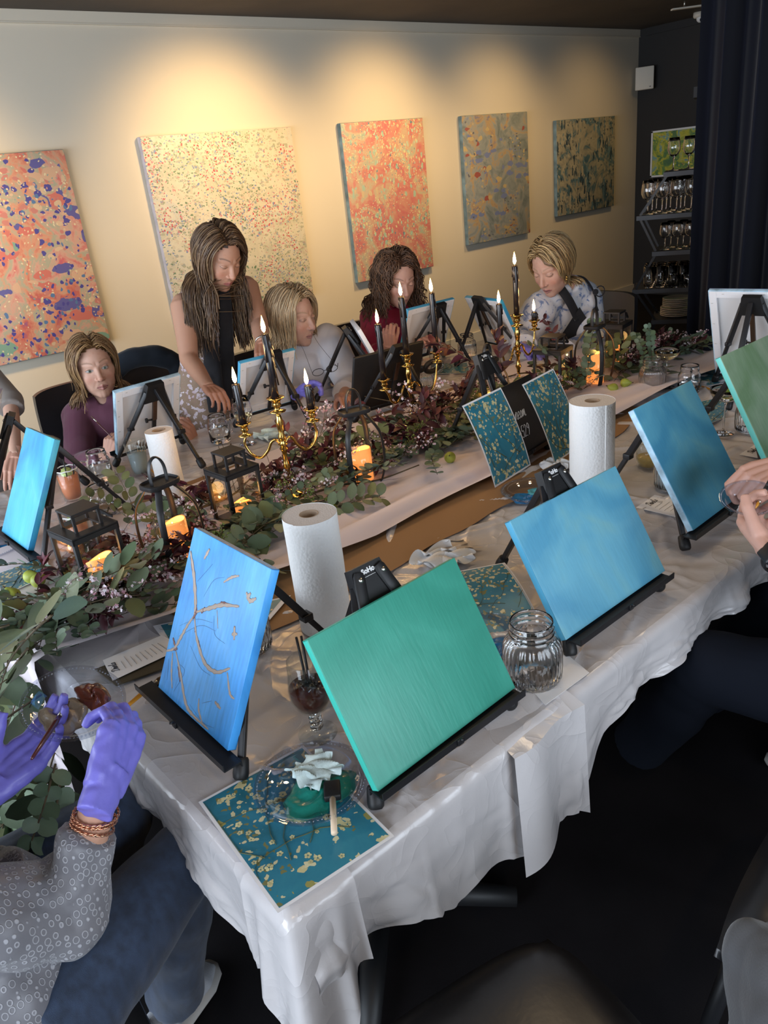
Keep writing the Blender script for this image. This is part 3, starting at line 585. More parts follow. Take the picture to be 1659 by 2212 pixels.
        # paired pale five-lobed blots on the twig
M['twig'] = mat('print_twig', (0.10, 0.10, 0.035), 0.5); M['blot'] = mat('print_blot', (0.66, 0.62, 0.34), 0.5, vary=(60, 0.3))
def sheet(label, P00, P10, P11, P01, seed, bend=0.0, name='printed_sheet', group='teal printed sheets on the table', bn=(0, 0, 1)):
    c = [np.array(q, float) for q in (P00, P10, P11, P01)]; base = (c[0]+c[2])/2; bn = np.array(bn, float)
    w = np.linalg.norm(c[1]-c[0]); h = np.linalg.norm(c[3]-c[0]); nn = nrm(np.cross(c[1]-c[0], c[3]-c[0]))
    if nn.dot(bn) < 0: nn = -nn
    def f(x, y, l=0.0):
        u, v = x/w, y/h; p = c[0]*(1-u)*(1-v)+c[1]*u*(1-v)+c[2]*u*v+c[3]*(1-u)*v; return p+nn*(l+bend*(4*v*(1-v)))
    t = thing(name, label, 'printed sheet', base, 0, group)
    def patch(x0, x1, y0, y1, l, th, m, nm):
        nx, ny = 8, 16; g = G()
        Pt = np.array([[f(x0+(x1-x0)*i/nx, y0+(y1-y0)*j/ny, l) for j in range(ny+1)] for i in range(nx+1)]); g.grid(Pt); g.grid(Pt-nn*th, flip=True)
        return g.build(nm, m, t, off=base)
    patch(0, w, 0, h, 0.0, 0.0004, M['paper'], 'paper'); mg = 0.0055; patch(mg, w-mg, mg, h-mg, 0.0003, 0.0001, M['sheet'], 'print')
    g = G(); twigs(g, w, h, f, seed, 6); r = random.Random(seed+5); e1 = nrm(c[1]-c[0]); e2 = nrm(c[3]-c[0])
    for k in range(42):
        cx, cy = r.uniform(0.06, 0.94)*w, r.uniform(0.06, 0.94)*h; s_ = r.uniform(0.0035, 0.0075)*w/0.25; ro = r.uniform(0, 6)
        for q in range(5):
            a = ro+q*1.2566; pc = f(min(max(cx+math.cos(a)*s_*0.7, mg), w-mg), min(max(cy+math.sin(a)*s_*0.7, mg), h-mg), 0.0007)
            g.add([pc+e1*math.cos(b)*s_*0.55+e2*math.sin(b)*s_*0.5 for b in np.arange(6)*PI/3], [(0, 1, 2, 3, 4, 5)], mi=1)
    g.build('printed_pattern', [M['twig'], M['blot']], t, off=base); return t
h0 = 0.0065
def PT(px, py, dz=h0): return PZ(px, py, TZ+dz)
def rect(pa, pb, hgt, sgn=1, dz=h0):
    a = PT(*pa, dz); b = PT(*pb, dz); u = nrm(b-a); n_ = np.array([-u[1], u[0], 0])*sgn; return a, b, b+n_*hgt, a+n_*hgt
g_ = G().add([q for q in rect((604, 1955), (852, 1800), 0.275, 1, 0.004)], [(0, 1, 2, 3)])
a, b, c_, d = rect((600, 1972), (852, 1806), 0.281)
sheet('teal printed sheet under the plate of green paint at the near corner', a, b, c_, d, 3)
sheet('teal printed sheet curling up behind the green canvas', PT(1060, 1380), PT(1165, 1338), PT(1090, 1215, 0.05), PT(870+60, 1245, 0.04), 5, 0.012)
sheet('teal printed sheet poking out behind the sky blue canvas', PT(398, 1440), PT(470, 1470), np.array([0.86, 1.47, TZ+0.012]), PT(330, 1352), 8)
S1 = [np.array(q) for q in ((1.66, 1.50, 0.765), (1.872, 1.53, 0.765))]; up = np.array([-0.04, 0.08, 0.262])
sheet('left one of two teal prints standing upright before the chalkboard', S1[0], S1[1], S1[1]+up, S1[0]+up, 11, 0.010, bn=(0, -1, 0))
sheet('right one of two teal prints standing upright before the chalkboard', np.array((1.90, 1.455, 0.775)), np.array((2.10, 1.49, 0.775)), np.array((2.07, 1.585, 1.035)), np.array((1.865, 1.55, 1.035)), 12, 0.010, bn=(0, -1, 0))
sheet('teal printed sheet lying under the far martini coupe by the right edge', PT(1480, 935, 0.03), PT(1560, 905), PT(1595, 850), PT(1500, 870), 14)
sheet('teal printed sheet lying beyond the jars near the dark curtain', PT(1500, 840), PT(1570, 825), PT(1545, 785), PT(1440, 800), 15)
sheet('teal printed sheet at the far left under the twigs', PT(0, 1290, 0.03), PT(110, 1240, 0.03), PT(100, 1200, 0.03), PT(-10, 1240, 0.03), 16)
sheet('teal printed sheet before the far canvas of the curly-haired person', PT(925, 808), PT(1018, 806), PT(1010, 783), PT(930, 785), 17)
sheet('teal printed sheet lying behind the dark paddle board', PT(905, 880, 0.03), PT(975, 868, 0.03), PT(960, 855, 0.03), PT(900, 860, 0.03), 18)
# chalkboard on the sign easel, with chalk handwriting
def pen(g, strokes, f, r): 
    for s_ in strokes: g.tube([f(x, y) for x, y in spline(s_, 5)[:, :2]] if len(s_) > 2 else [f(x, y) for x, y in s_], r, 6)
LET = {'n': [[(0, 0), (0.1, 0.9), (0.05, 0.1), (0.3, 1.0), (0.5, 0.9), (0.5, 0.0), (0.7, 0.1)]], 'e': [[(0, 0.4), (0.5, 0.6), (0.4, 1.0), (0.1, 0.8), (0.05, 0.3), (0.3, 0.0), (0.65, 0.2)]],
       's': [[(0, 0.1), (0.35, 1.0), (0.5, 0.5), (0.3, 0.0), (0.05, 0.15), (0.7, 0.15)]], 'm': [[(0, 0), (0.1, 0.9), (0.1, 0.1), (0.3, 1.0), (0.4, 0.1), (0.6, 1.0), (0.7, 0.0), (0.9, 0.1)]],
       '-': [[(0, 0.8), (0.45, 0.8)]], '5': [[(0.6, 1.8), (0.15, 1.75), (0.1, 1.0), (0.5, 1.0), (0.55, 0.3), (0.25, 0), (0, 0.2)]], '2': [[(0.05, 1.4), (0.3, 1.8), (0.6, 1.4), (0.3, 0.6), (0, 0.0), (0.3, 0.1), (0.75, 0.0)]],
       '9': [[(0.6, 1.5), (0.3, 1.8), (0.1, 1.3), (0.4, 1.0), (0.62, 1.5), (0.5, 0.6), (0.3, 0)]], 't': [[(0.3, 1.8), (0.2, 0.1), (0.4, 0)], [(0, 1.1), (0.5, 1.2)]],
       'D': [[(0.4, 1.7), (0.2, 0.2), (0, 0.1), (0.3, 0.0), (0.9, 0.4), (1.0, 1.2), (0.5, 1.8), (-0.1, 1.5), (0.0, 1.2)]], 'r': [[(0, 0), (0.15, 0.9), (0.2, 1.0), (0.4, 0.9), (0.35, 0.1), (0.6, 0.1)]],
       'i': [[(0, 0.1), (0.12, 0.9), (0.08, 0.1), (0.3, 0.1)], [(0.16, 1.35), (0.18, 1.42)]], 'k': [[(0, 0), (0.3, 1.8), (0.15, 1.7), (0.1, 0.1)], [(0.5, 0.9), (0.15, 0.5), (0.5, 0.0), (0.7, 0.1)]]}
ADV = {'n': 0.72, 'e': 0.6, 's': 0.65, 'm': 0.95, '-': 0.6, '5': 0.75, '2': 0.85, '9': 0.8, 't': 0.5, 'D': 1.1, 'r': 0.55, 'i': 0.32, 'k': 0.65}
def write(g, txt, f, x, y, s, r, slant=0.25):
    for ch in txt:
        if ch in LET: pen(g, LET[ch], lambda a, b, x=x: f(x+(a+slant*b)*s, y+b*s), r)
        x += ADV.get(ch, 0.6)*s
t = thing('chalkboard', 'black chalkboard with white handwriting between the two upright prints', 'chalkboard', (1.90, 1.552, 0.80), DEG(8))
R = rotx(-DEG(22)); g = G(); g.box(R @ np.array([0, 0, 0.115]), (0.30, 0.008, 0.235), R, bev=0.002); g.build('board', M['black_plastic'], t, angle=40)
f = lambda x, y: R @ np.array([x, -0.0048, y])
g = G(); write(g, 'nesm', f, -0.020, 0.115, 0.022, 0.0009); g.build('handwriting', M['chalk'], t); g = G(); write(g, 't-529', f, -0.042, 0.052, 0.021, 0.0009); g.build('handwriting', M['chalk'], t)
# dark paddle-shaped serving board leaning on its easel
t = thing('serving_board', 'black paddle-shaped board with a handle behind the middle candelabrum', 'serving board', (2.03, 2.43, 0.80), DEG(-8))
R = rotx(DEG(18)); g = G(); g.box(R @ np.array([0, 0, 0.13]), (0.34, 0.014, 0.25), R, bev=0.006); g.build('board', M['black_plastic'], t, angle=40)
g = G(); a = np.linspace(0, 2*PI, 25)[:-1]; g.tube([R @ np.array([0.235+0.038*math.cos(q), 0, 0.12+0.024*math.sin(q)]) for q in a], 0.011, 8, closed=True); g.tube([R @ np.array([0.165, 0, 0.12]), R @ np.array([0.20, 0, 0.12])], [0.020, 0.014], 10, flat=0.4, side=R @ np.array([0, 0, 1])); g.build('handle', M['black_plastic'], t)
# ================================================================== menu cards
def menu(label, a, b, c_, d, lines=9):
    a, b, c_, d = [np.array(q) for q in (a, b, c_, d)]; base = (a+c_)/2; t = thing('menu_card', label, 'menu card', base, 0, 'drinks menu cards')
    f = lambda u, v, l=0.0006: (a*(1-u)*(1-v)+b*u*(1-v)+c_*u*v+d*(1-u)*v)+np.array([0, 0, l])
    g = G(); g.add([a, b, c_, d, a-[0, 0, .0005], b-[0, 0, .0005], c_-[0, 0, .0005], d-[0, 0, .0005]], [(0, 1, 2, 3), (7, 6, 5, 4), (0, 4, 5, 1), (1, 5, 6, 2), (2, 6, 7, 3), (3, 7, 4, 0)]); g.build('card', M['paper'], t, off=base, smooth=False)
    W_ = np.linalg.norm(b-a); H_ = np.linalg.norm(d-a); g = G(); ff = lambda x, y: f(x/W_, 1-y/H_) if False else f(x/W_, y/H_)
    s = W_*0.105; write(g, 'Drinks', ff, W_*0.27, H_*0.86, s, 0.00055, 0.35)
    r = random.Random(4)
    for k in range(lines):
        y = 0.78-0.075*k; x0, x1 = (0.24, 0.62) if k % 3 == 0 else (0.2, r.uniform(0.6, 0.82)); x = x0
        while x < x1:
            wv = r.uniform(0.02, 0.06); p, q = f(x, y), f(min(x+wv, x1), y); g.tube([p, q], 0.0006, 4, flat=0.3); x += wv+0.018
    g.build('lettering', M['ink'], t, off=base); return t
dzm = 0.012
A_, B_ = PT(228, 1428, 0.02), PT(245, 1472, 0.02)
menu('drinks menu card lying by the left end of the table on dark felt', PT(250, 1472, dzm), PT(218, 1428, dzm), PT(345, 1376, dzm+0.004), PT(395, 1398, dzm+0.004)) if False else menu('drinks menu card beside the sky blue canvas with branches', PT(398, 1398, dzm), PT(350, 1372, dzm), PT(222, 1426, dzm), PT(243, 1470, dzm)) 
menu('drinks menu card between the wide light blue and tall blue canvases', PT(1375, 1098), PT(1400, 1078), PT(1520, 1098), PT(1510, 1132)) if False else None
def card(label, px, py, rz, w=0.10, h=0.21, dz=0.007):
    p = PT(px, py, dz); u = np.array([math.cos(rz), math.sin(rz), 0]); v = np.array([-math.sin(rz), math.cos(rz), 0]); a = p
    return menu(label, a, a+u*w, a+u*w+v*h, a+v*h)
card('drinks menu card between the wide light blue and the tall blue canvases', 1463, 1120, DEG(95+40), 0.10, -0.0+0.21) if False else None
menu('drinks menu card between the wide light blue and the tall blue canvases', PT(1505, 1128), PT(1530, 1102), PT(1403, 1078), PT(1374, 1096)) if False else None
p0 = PT(1374, 1096); p1 = PT(1402, 1077); e = nrm(p1-p0); n_ = np.array([e[1], -e[0], 0]); menu('drinks menu card between the wide light blue and the tall blue canvases', p1+n_*0.19-e*0.02, p1+n_*0.0, p0, p0+n_*0.19-e*0.02) if False else None
q0 = p0; q1 = p0+nrm(p1-p0)*0.105; menu('drinks menu card between the wide light blue and the tall blue canvases', q0+n_*0.2, q1+n_*0.2, q1, q0)
p0 = PT(1597, 982); p1 = PT(1626, 963); e = nrm(p1-p0); n_ = np.array([e[1], -e[0], 0]); q1 = p0+e*0.105; menu('drinks menu card near the right edge, above the other two cards', p0+n_*0.2, q1+n_*0.2, q1, p0)
p0 = PT(1590, 1035); p1 = PT(1580, 998); e = nrm(p1-p0); n_ = np.array([e[1], -e[0], 0]); q1 = p0+e*0.12; menu('drinks menu card with a smear of white paint, by the bare hands', p0+n_*0.2, q1+n_*0.2, q1, p0)
# dark felt mat beneath the first menu
t = thing('felt_mat', 'dark olive felt mat under the menu card at the left end', 'mat', PT(320, 1450, 0.006)); p = [PT(205, 1445, 0.008), PT(250, 1480, 0.008), PT(405, 1425, 0.008), PT(380, 1380, 0.008)]
g = G(); g.add([q for q in p]+[q-[0, 0, 0.003] for q in p], [(0, 1, 2, 3), (7, 6, 5, 4), (0, 4, 5, 1), (1, 5, 6, 2), (2, 6, 7, 3), (3, 7, 4, 0)]); g.build('felt', mat('felt', (0.07, 0.055, 0.03), 0.95, bump=(400, 0.5)), t, off=PT(320, 1450, 0.006), smooth=False)
# blank white sheet by the jar
a = PT(1273, 1453, 0.004); t = thing('paper_sheet', 'blank white paper sheet under the big jar at the table edge', 'paper', a)
p = [PT(1178, 1523), PT(1273, 1453), PT(1215, 1405), PT(1120, 1460)]; g = G(); g.add([q for q in p]+[q-[0, 0, 0.0005] for q in p], [(0, 1, 2, 3), (7, 6, 5, 4), (0, 4, 5, 1), (1, 5, 6, 2), (2, 6, 7, 3), (3, 7, 4, 0)]); g.build('sheet', M['paper'], t, off=a, smooth=False)
# ================================================================== paper towel rolls
M['towel'] = mat('paper_towel', (0.80, 0.80, 0.79), 0.9); dotsbump(M['towel'], 150, 0.9, 0.0012)
M['towel_end'] = mat('towel_end', (0.70, 0.66, 0.64), 0.95, bump=(260, 0.5)); M['cardboard'] = mat('cardboard_tube', (0.36, 0.26, 0.18), 0.85)
def towel(label, loc, r=0.062, h=0.281, lean=(0, 0), rz=0):
    t = thing('paper_towel_roll', label, 'paper towel roll', loc, rz, 'rolls of paper towel on the table')
    n = 96; a = np.arange(n+1)*2*PI/n; rr = r*(1-0.045*(a/(2*PI))); rr = rr*(1+0.010*np.sin(a*3+1))
    V = []; F = []
    zs = np.linspace(0, h, 12)
    for z in zs: V += [(rr[k]*math.cos(a[k])*(1+0.004*math.sin(z*60+a[k]*2)), rr[k]*math.sin(a[k])*(1+0.004*math.sin(z*60+a[k]*2)), z) for k in range(n+1)]
    for i in range(11):
        for k in range(n): F.append((i*(n+1)+k, i*(n+1)+k+1, (i+1)*(n+1)+k+1, (i+1)*(n+1)+k))
    g = G(); g.add(V, F)
    g.add([V[(n+1)*i+n] for i in range(12)]+[(rr[0]*0.955*math.cos(-0.0), 0.0, z) for z in zs]+[V[(n+1)*i] for i in range(12)], [(24+i, 24+i+1, i+1, i) for i in range(11)])
    g.build('outer_sheet', M['towel'], t, angle=30)
    for z in (0.0005, h-0.0008):
        g = G(); g.add([(rr[k]*0.998*math.cos(a[k]), rr[k]*0.998*math.sin(a[k]), z) for k in range(n+1)]+[(0.021*math.cos(a[k]), 0.021*math.sin(a[k]), z) for k in range(n+1)], [(k, k+1, n+2+k, n+1+k) for k in range(n)]); g.build('wound_edge', M['towel_end'], t, smooth=False)
    G().lathe([(0.0212, 0), (0.0212, h), (0.0198, h), (0.0198, 0)], 32, closed=True).build('core_tube', M['cardboard'], t); return t
towel('roll of paper towel left of the green canvas, largest in view', (0.843, 1.306, TZ+0.004), 0.062, 0.281, rz=DEG(200))
towel('roll of paper towel behind the wide light blue canvas', (1.825, 1.262, TZ+0.004), 0.066, 0.281, rz=DEG(250))
towel('slimmer roll of paper towel in front of the person in maroon', (0.972, 2.30, TZ+0.004), 0.045, 0.262, rz=DEG(60))
# ================================================================== glassware
T0 = TZ+0.004
def glassware(name, label, cat, loc, prof_out, wall=0.0025, base=0.006, ribs=0, ribz=(0, 1), liquid=None, handle=None, rz=0, group=None, n=48, ribamp=0.0012, m=None, extra=None):
    t = thing(name, label, cat, loc, rz, group); po = [p for p in prof_out]; n = n if not ribs else ribs*4
    pi_ = [(max(r-wall, 0.0), z) for r, z in po if z > base+0.001]; pi_ = [(0.0, base), (max(pi_[0][0]*0.85, 0.001), base+0.0008)]+pi_
    prof = [(0.0, 0.0)]+po+[(po[-1][0]-wall*0.5, po[-1][1]+0.001)]+pi_[::-1]
    g = G().lathe(prof, n)
    if ribs:
        v = g.V[0]; a = np.arctan2(v[:, 1], v[:, 0]); r = np.hypot(v[:, 0], v[:, 1]); k = (v[:, 2] > ribz[0]) & (v[:, 2] < ribz[1]) & (r > 0.01)
        s_ = 1+ribamp/np.maximum(r, .01)*np.cos(a*ribs); v[k, 0] *= s_[k]; v[k, 1] *= s_[k]
    g.build('glass_body', m or (M['pane'] if name in ('cocktail_glass', 'tumbler') else M['glass']), t)
    if liquid:
        z1, mm = liquid[:2]; zz = [p for p in pi_ if p[1] < z1]; rl = np.interp(z1, [p[1] for p in pi_], [p[0] for p in pi_])
        G().lathe([(0, base+0.0006)]+[(max(r-0.0004, 0.0005), z+0.0002) for r, z in zz[1:]]+[(rl-0.0004, z1), (0, z1)], 40).build('liquid', mm, t)
    if handle:
        z0, z1, r0, out = handle; g = G(); g.tube(spline([(r0-0.002, 0, z1), (r0+out*0.8, 0, z1+0.002), (r0+out, 0, z1-0.012), (r0+out*0.95, 0, (z0+z1)/2), (r0+out*0.75, 0, z0+0.006), (r0-0.003, 0, z0)], 6), 0.0045, 10); g.build('handle', M['glass'], t)
    return t
JAR = [(0.030, 0.0), (0.047, 0.002), (0.0515, 0.010), (0.053, 0.030), (0.053, 0.066), (0.050, 0.080), (0.042, 0.091), (0.0385, 0.095), (0.0385, 0.099), (0.0405, 0.101), (0.0405, 0.103), (0.0385, 0.105), (0.0385, 0.110), (0.0405, 0.112), (0.0405, 0.115), (0.0385, 0.118), (0.0385, 0.124)]
JG = 'ribbed clear glass jars of rinse water'
def jar(label, px, py, s=1.0, z=0.062, mm=None, xyz=None):
    p = PZ(px, py, T0) if xyz is None else np.array(xyz); return glassware('glass_jar', label, 'jar', p, [(r*s, q*s) for r, q in JAR], 0.003, 0.008, ribs=28, ribz=(0.008, 0.088*s), liquid=(z*s, mm or M['water']), group=JG)
M['tissue_salt'] = mat('salt_crust', (0.8, 0.8, 0.78), 0.9)
M['murky'] = mat('murky_water', (0.50, 0.60, 0.64), 0.05, trans=0.45, ior=1.33); M['amber'] = mat('amber_drink', (0.60, 0.42, 0.14), 0.05, trans=0.3, ior=1.33)
M['cola'] = mat('cola', (0.055, 0.013, 0.006), 0.05, trans=0.12, ior=1.33, spec=0.6); M['wine'] = glassmat('white_wine', (0.95, 0.88, 0.55), 0, 1.34)
M['orange'] = mat('orange_drink', (0.80, 0.27, 0.13), 0.15, trans=0.1, ior=1.34); M['lime'] = mat('lime', (0.25, 0.42, 0.06), 0.45, vary=(90, 0.3)); M['limeflesh'] = mat('lime_flesh', (0.55, 0.66, 0.25), 0.4, vary=(140, 0.3))
jar('big clear ribbed jar of water between the green and light blue canvases', 0, 0, 1.08, xyz=(0.985, 0.815, T0))
jar('clear ribbed jar standing in front of the garland, below the martini coupe', 1408, 838)
jar('clear ribbed jar partly hidden by the sage green canvas', 1622, 930)
jar('ribbed jar of cloudy water behind the tall mid blue canvas', 1452, 1052, mm=M['murky'])
jar('ribbed jar half hidden behind the sky blue branch canvas', 540, 1400)
jar('clear ribbed jar on the far side near the curly-haired person', 1010, 768, 0.92)
jar('small clear jar beyond the middle candelabrum', 922, 838, 0.7)
MUG = [(0.026, 0), (0.036, 0.002), (0.040, 0.010), (0.041, 0.060), (0.040, 0.074), (0.034, 0.086), (0.033, 0.090), (0.035, 0.092), (0.033, 0.096), (0.035, 0.099), (0.033, 0.103), (0.033, 0.110)]
MG = 'clear mason jar mugs'
def mug(label, px, py, ang, lv=0.06, s=1.05): return glassware('mason_jar_mug', label, 'mug', PZ(px, py, T0), [(r*s, z*s) for r, z in MUG], 0.003, 0.008, liquid=(lv, M['water']), handle=(0.025, 0.078, 0.040*s, 0.024), rz=DEG(ang), group=MG)
mug('mason jar mug with its handle to the left, in front of the person in maroon', 222, 1036, 150)
mug('mason jar mug standing beside the wine glass and the standing person', 478, 955, 5)
mug('mason jar mug in front of the orange drink, behind the square lantern', 230, 1120, -10, 0.05)
mug('mason jar mug just right of the garland, behind the tall blue canvas', 1487, 850, 20, 0.04)
TUM = [(0.026, 0), (0.030, 0.002), (0.032, 0.03), (0.036, 0.085), (0.040, 0.130)]
glassware('tumbler', 'tapered tumbler of rinse water with brushes, in front of the person in maroon', 'tumbler', PZ(306, 1024, T0), TUM, 0.002, 0.008, liquid=(0.085, M['murky']))
glassware('tumbler', 'clear tumbler in front of the curly-haired person', 'tumbler', PZ(946, 806, T0), TUM, 0.002, 0.008, liquid=(0.04, M['water']))
glassware('tumbler', 'clear tumbler beside the leftmost candle of the far candelabrum', 'tumbler', PZ(1108, 748, T0), TUM, 0.002, 0.008, liquid=(0.05, M['water']))
glassware('tumbler', 'clear tumbler of pale orange drink by the far canvas', 'tumbler', PZ(962, 770, T0), TUM, 0.002, 0.008, liquid=(0.06, M['orange']))
glassware('tumbler', 'etched glass of amber drink behind the tall mid blue canvas', 'tumbler', PZ(1402, 1008, T0), [(0.034, 0), (0.038, 0.003), (0.040, 0.03), (0.040, 0.088)], 0.0025, 0.007, ribs=30, ribz=(0.01, 0.08), liquid=(0.035, M['amber']))
def cocktail(label, px, py, sc=1.0, lime_rim=False):
    t = glassware('cocktail_glass', label, 'cocktail', PZ(px, py, T0), [(0.028*sc, 0), (0.031*sc, 0.002), (0.035*sc, 0.04*sc), (0.040*sc, 0.115*sc)], 0.0025, 0.008, liquid=(0.092*sc, M['orange']), group='orange cocktails with lime')
    g = G(); g.tube([(0, 0.006, 0.095*sc), (0.0, -0.006, 0.104*sc)], [0.019, 0.019], 20); g.build('lime_slice', M['limeflesh'], t)
    g = G()
    for dx in (-0.006, 0.006): g.tube([(dx, 0, 0.02), (dx*3+0.01, -0.034, 0.16*sc)], 0.0022, 8)
    g.build('straw', M['black_plastic'], t); g = G(); a = np.arange(40)*2*PI/40; g.tube([(0.0398*sc*math.cos(q), 0.0398*sc*math.sin(q), 0.1145*sc+0.001*math.sin(q*9)) for q in a], 0.0022, 6, closed=True); g.build('salt_rim', M['tissue_salt'], t); return t
cocktail('orange cocktail with a lime slice, beside the turquoise canvas', 160, 1078)
cocktail('orange cocktail with a salted rim, behind the cap of the square lantern', 178, 1180, 0.95)
# stemmed glasses
def stem(h0, h1, rf, rs, bowl): return [(rf, 0.0), (rf, 0.0018), (rf*0.5, 0.005), (rs*1.6, 0.010), (rs, 0.018), (rs, h1-0.012), (rs*1.8, h1-0.004)]+bowl
def stemmed(name, label, cat, loc, rf, rs, bowl, hb, wall=0.0014, liquid=None, group=None, n=40, rz=0):
    t = thing(name, label, cat, loc, rz, group); out = [(rf, 0.0), (rf, 0.0014), (rf*0.45, 0.0045), (rs*1.5, 0.010), (rs, 0.020), (rs, hb-0.012), (rs*1.7, hb-0.004)]+bowl
    inn = [(max(r-wall, 0.0008), z+wall) for r, z in bowl]; prof = [(0, 0)]+out+inn[::-1]+[(0, bowl[0][1]+wall*1.2)]
    G().lathe(prof, n).build('glass_body', M['pane'] if name == 'goblet' else M['glass'], t)
    if liquid:
        z1, mm = liquid; rl = np.interp(z1, [p[1] for p in inn], [p[0] for p in inn]); G().lathe([(0, inn[0][1]+0.0006)]+[(r-0.0004, z+0.0004) for r, z in inn if z < z1]+[(rl-0.0004, z1), (0, z1)], n).build('liquid', mm, t)
    return t
t = stemmed('goblet', 'stemmed goblet of dark iced drink with two black straws', 'goblet', (0.598, 1.012, T0), 0.037, 0.0065, [(0.012, 0.054), (0.030, 0.064), (0.039, 0.085), (0.0405, 0.105), (0.037, 0.135), (0.0345, 0.165)], 0.052, liquid=(0.108, M['cola']))
g = G()
for z in (0.016, 0.028, 0.038): g.lathe([(0.0, z-0.006), (0.0105, z-0.003), (0.0125, z), (0.0105, z+0.003), (0, z+0.006)], 24)
g.build('stem_knop', M['glass'], t)
g = G(); r = random.Random(2)
for k in range(9):
    a = k*2.4; g.box((0.018*math.cos(a)*(0.4+0.6*(k % 3)/2), 0.018*math.sin(a), 0.108+0.003*(k % 3)), (0.017, 0.016, 0.014), rotz(a) @ rotx(k), bev=0.003)
g.build('ice_cube', M['pane'], t); g = G(); g.tube([(0.004, 0.004, 0.07), (0.012, 0.02, 0.20)], 0.0024, 8); g.tube([(0.0, 0.006, 0.07), (0.004, 0.024, 0.20)], 0.0024, 8); g.build('straw', M['black_plastic'], t)
stemmed('wine_glass', 'wine glass of white wine behind the left candelabrum', 'wine glass', PZ(536, 958, T0), 0.034, 0.0035, [(0.006, 0.082), (0.026, 0.094), (0.037, 0.115), (0.039, 0.135), (0.035, 0.170), (0.031, 0.192)], 0.08, liquid=(0.12, M['wine']))
CB = [(0.006, 0.112), (0.026, 0.118), (0.043, 0.130), (0.050, 0.145), (0.052, 0.158)]
t = stemmed('coupe_glass', 'coupe of clear cocktail standing before the garland end', 'coupe', PZ(1437, 836, T0), 0.036, 0.003, CB, 0.11, liquid=(0.142, M['wine']), group='coupe cocktail glasses')
t = stemmed('coupe_glass', 'coupe with a lime slice between the tall blue and sage green canvases', 'coupe', PZ(1562, 936, T0), 0.036, 0.003, CB, 0.11, liquid=(0.138, M['water']), group='coupe cocktail glasses')
G().tube([(0.018, 0.004, 0.136), (0.022, -0.004, 0.143)], [0.017, 0.017], 20).build('lime_slice', M['lime'], t)
# ================================================================== clear plates of paint, brushes, napkins
M['green_paint'] = mat('green_paint', (0.012, 0.23, 0.18), 0.25, bump=(55, 0.7), coat=0.3, bdist=0.004); M['blue_paint'] = mat('blue_paint', (0.02, 0.16, 0.38), 0.25, bump=(55, 0.7), coat=0.3, bdist=0.004)
M['teal_paint'] = mat('teal_paint', (0.10, 0.42, 0.50), 0.25, bump=(55, 0.6), coat=0.3, bdist=0.004); M['tan_paint'] = mat('tan_paint', (0.32, 0.24, 0.16), 0.25, bump=(60, 0.8), coat=0.4, bdist=0.005); M['red_paint'] = mat('red_brown_paint', (0.16, 0.035, 0.02), 0.25, bump=(60, 0.8), coat=0.4, bdist=0.005)
M['white_paint'] = mat('white_paint', (0.75, 0.76, 0.78), 0.3, bump=(50, 0.6), coat=0.3)
def plate_geo(r):
    prof = [(0, 0.0), (r*0.62, 0.0), (r*0.68, 0.003), (r*0.80, 0.016), (r*0.84, 0.018), (r, 0.021), (r, 0.0235), (r*0.985, 0.0235), (r*0.84, 0.0195), (r*0.79, 0.0172), (r*0.66, 0.004), (0, 0.0012)]
    return G().lathe(prof, 72)
def paint_blob(cx, cy, rx, ry, h, seed, z=0.0016, m=40):
    g = G(); r = random.Random(seed); ph = [r.uniform(0, 6) for _ in range(5)]; a = np.arange(m)*2*PI/m; k = 1+0.10*np.sin(2*a+ph[0])+0.08*np.sin(3*a+ph[1])+0.05*np.sin(7*a+ph[2])+0.03*np.sin(11*a+ph[3])
    P = np.array([[(cx+rx*s_*math.cos(q)*kk, cy+ry*s_*math.sin(q)*kk, z+h*(1-s_**4)*(1+0.35*math.sin(s_*9+3*q+ph[4]))) for q, kk in zip(np.append(a, a[0]), np.append(k, k[0]))] for s_ in np.linspace(0.02, 1, 14)]); g.grid(P, flip=True); return g
def plate(label, loc, r=0.098, R=None, name='clear_plate', paints=(), group=None, rim=True):
    t = thing(name, label, 'plate', loc, 0, group)
    if R is not None: t.rotation_euler = Matrix([list(map(float, q)) for q in R]).to_euler()
    plate_geo(r).build('dish', M['plastic_clear'], t, angle=60)
    g = G()
    for k in range(84): a = k*2*PI/84; g.sph((r*0.93*math.cos(a), r*0.93*math.sin(a), 0.0226), 0.0017, 6, 4)
    g.build('beaded_rim', M['plastic_clear'], t)
    for (nm, cx, cy, rx, ry, h, m, sd) in paints: paint_blob(cx, cy, rx, ry, h, sd).build(nm, M[m], t)
    return t
PG = 'clear plastic plates of paint'
c = PZ(675, 1700, T0+0.012)
plate('clear plastic plate of green paint with a napkin, near corner of the table', (c[0], c[1], T0+0.004), 0.098, paints=[('green_paint', 0.004, -0.012, 0.062, 0.052, 0.007, 'green_paint', 3)], group=PG)
def napkin(label, loc, s, seed, m=None, name='napkin', rz=0, zs=0.55):
    t = thing(name, label, 'napkin', loc, rz); r = np.random.default_rng(seed); n = 34; P = np.zeros((n, n, 3)); ks = r.uniform(3, 11, (9, 2)); ph = r.uniform(0, 6, 9); am = r.uniform(0.3, 1, 9); di = r.normal(0, 1, (9, 3))
    for i in range(n):
        for j in range(n):
            u, v = i/(n-1)-0.5, j/(n-1)-0.5; q = np.array([u, v, 0.0])
            for k in range(9): q = q+di[k]*am[k]*0.055*math.sin(ks[k, 0]*u*2+ks[k, 1]*v*2+ph[k])*np.array([1, 1, 1.3])
            P[i, j] = q
    P[..., 2] -= P[..., 2].min(); P *= s; P[..., 2] *= zs
    P[..., :2] -= P[..., :2].reshape(-1, 2).mean(0); G().grid(P).build('tissue', m or M['tissue'], t); return t
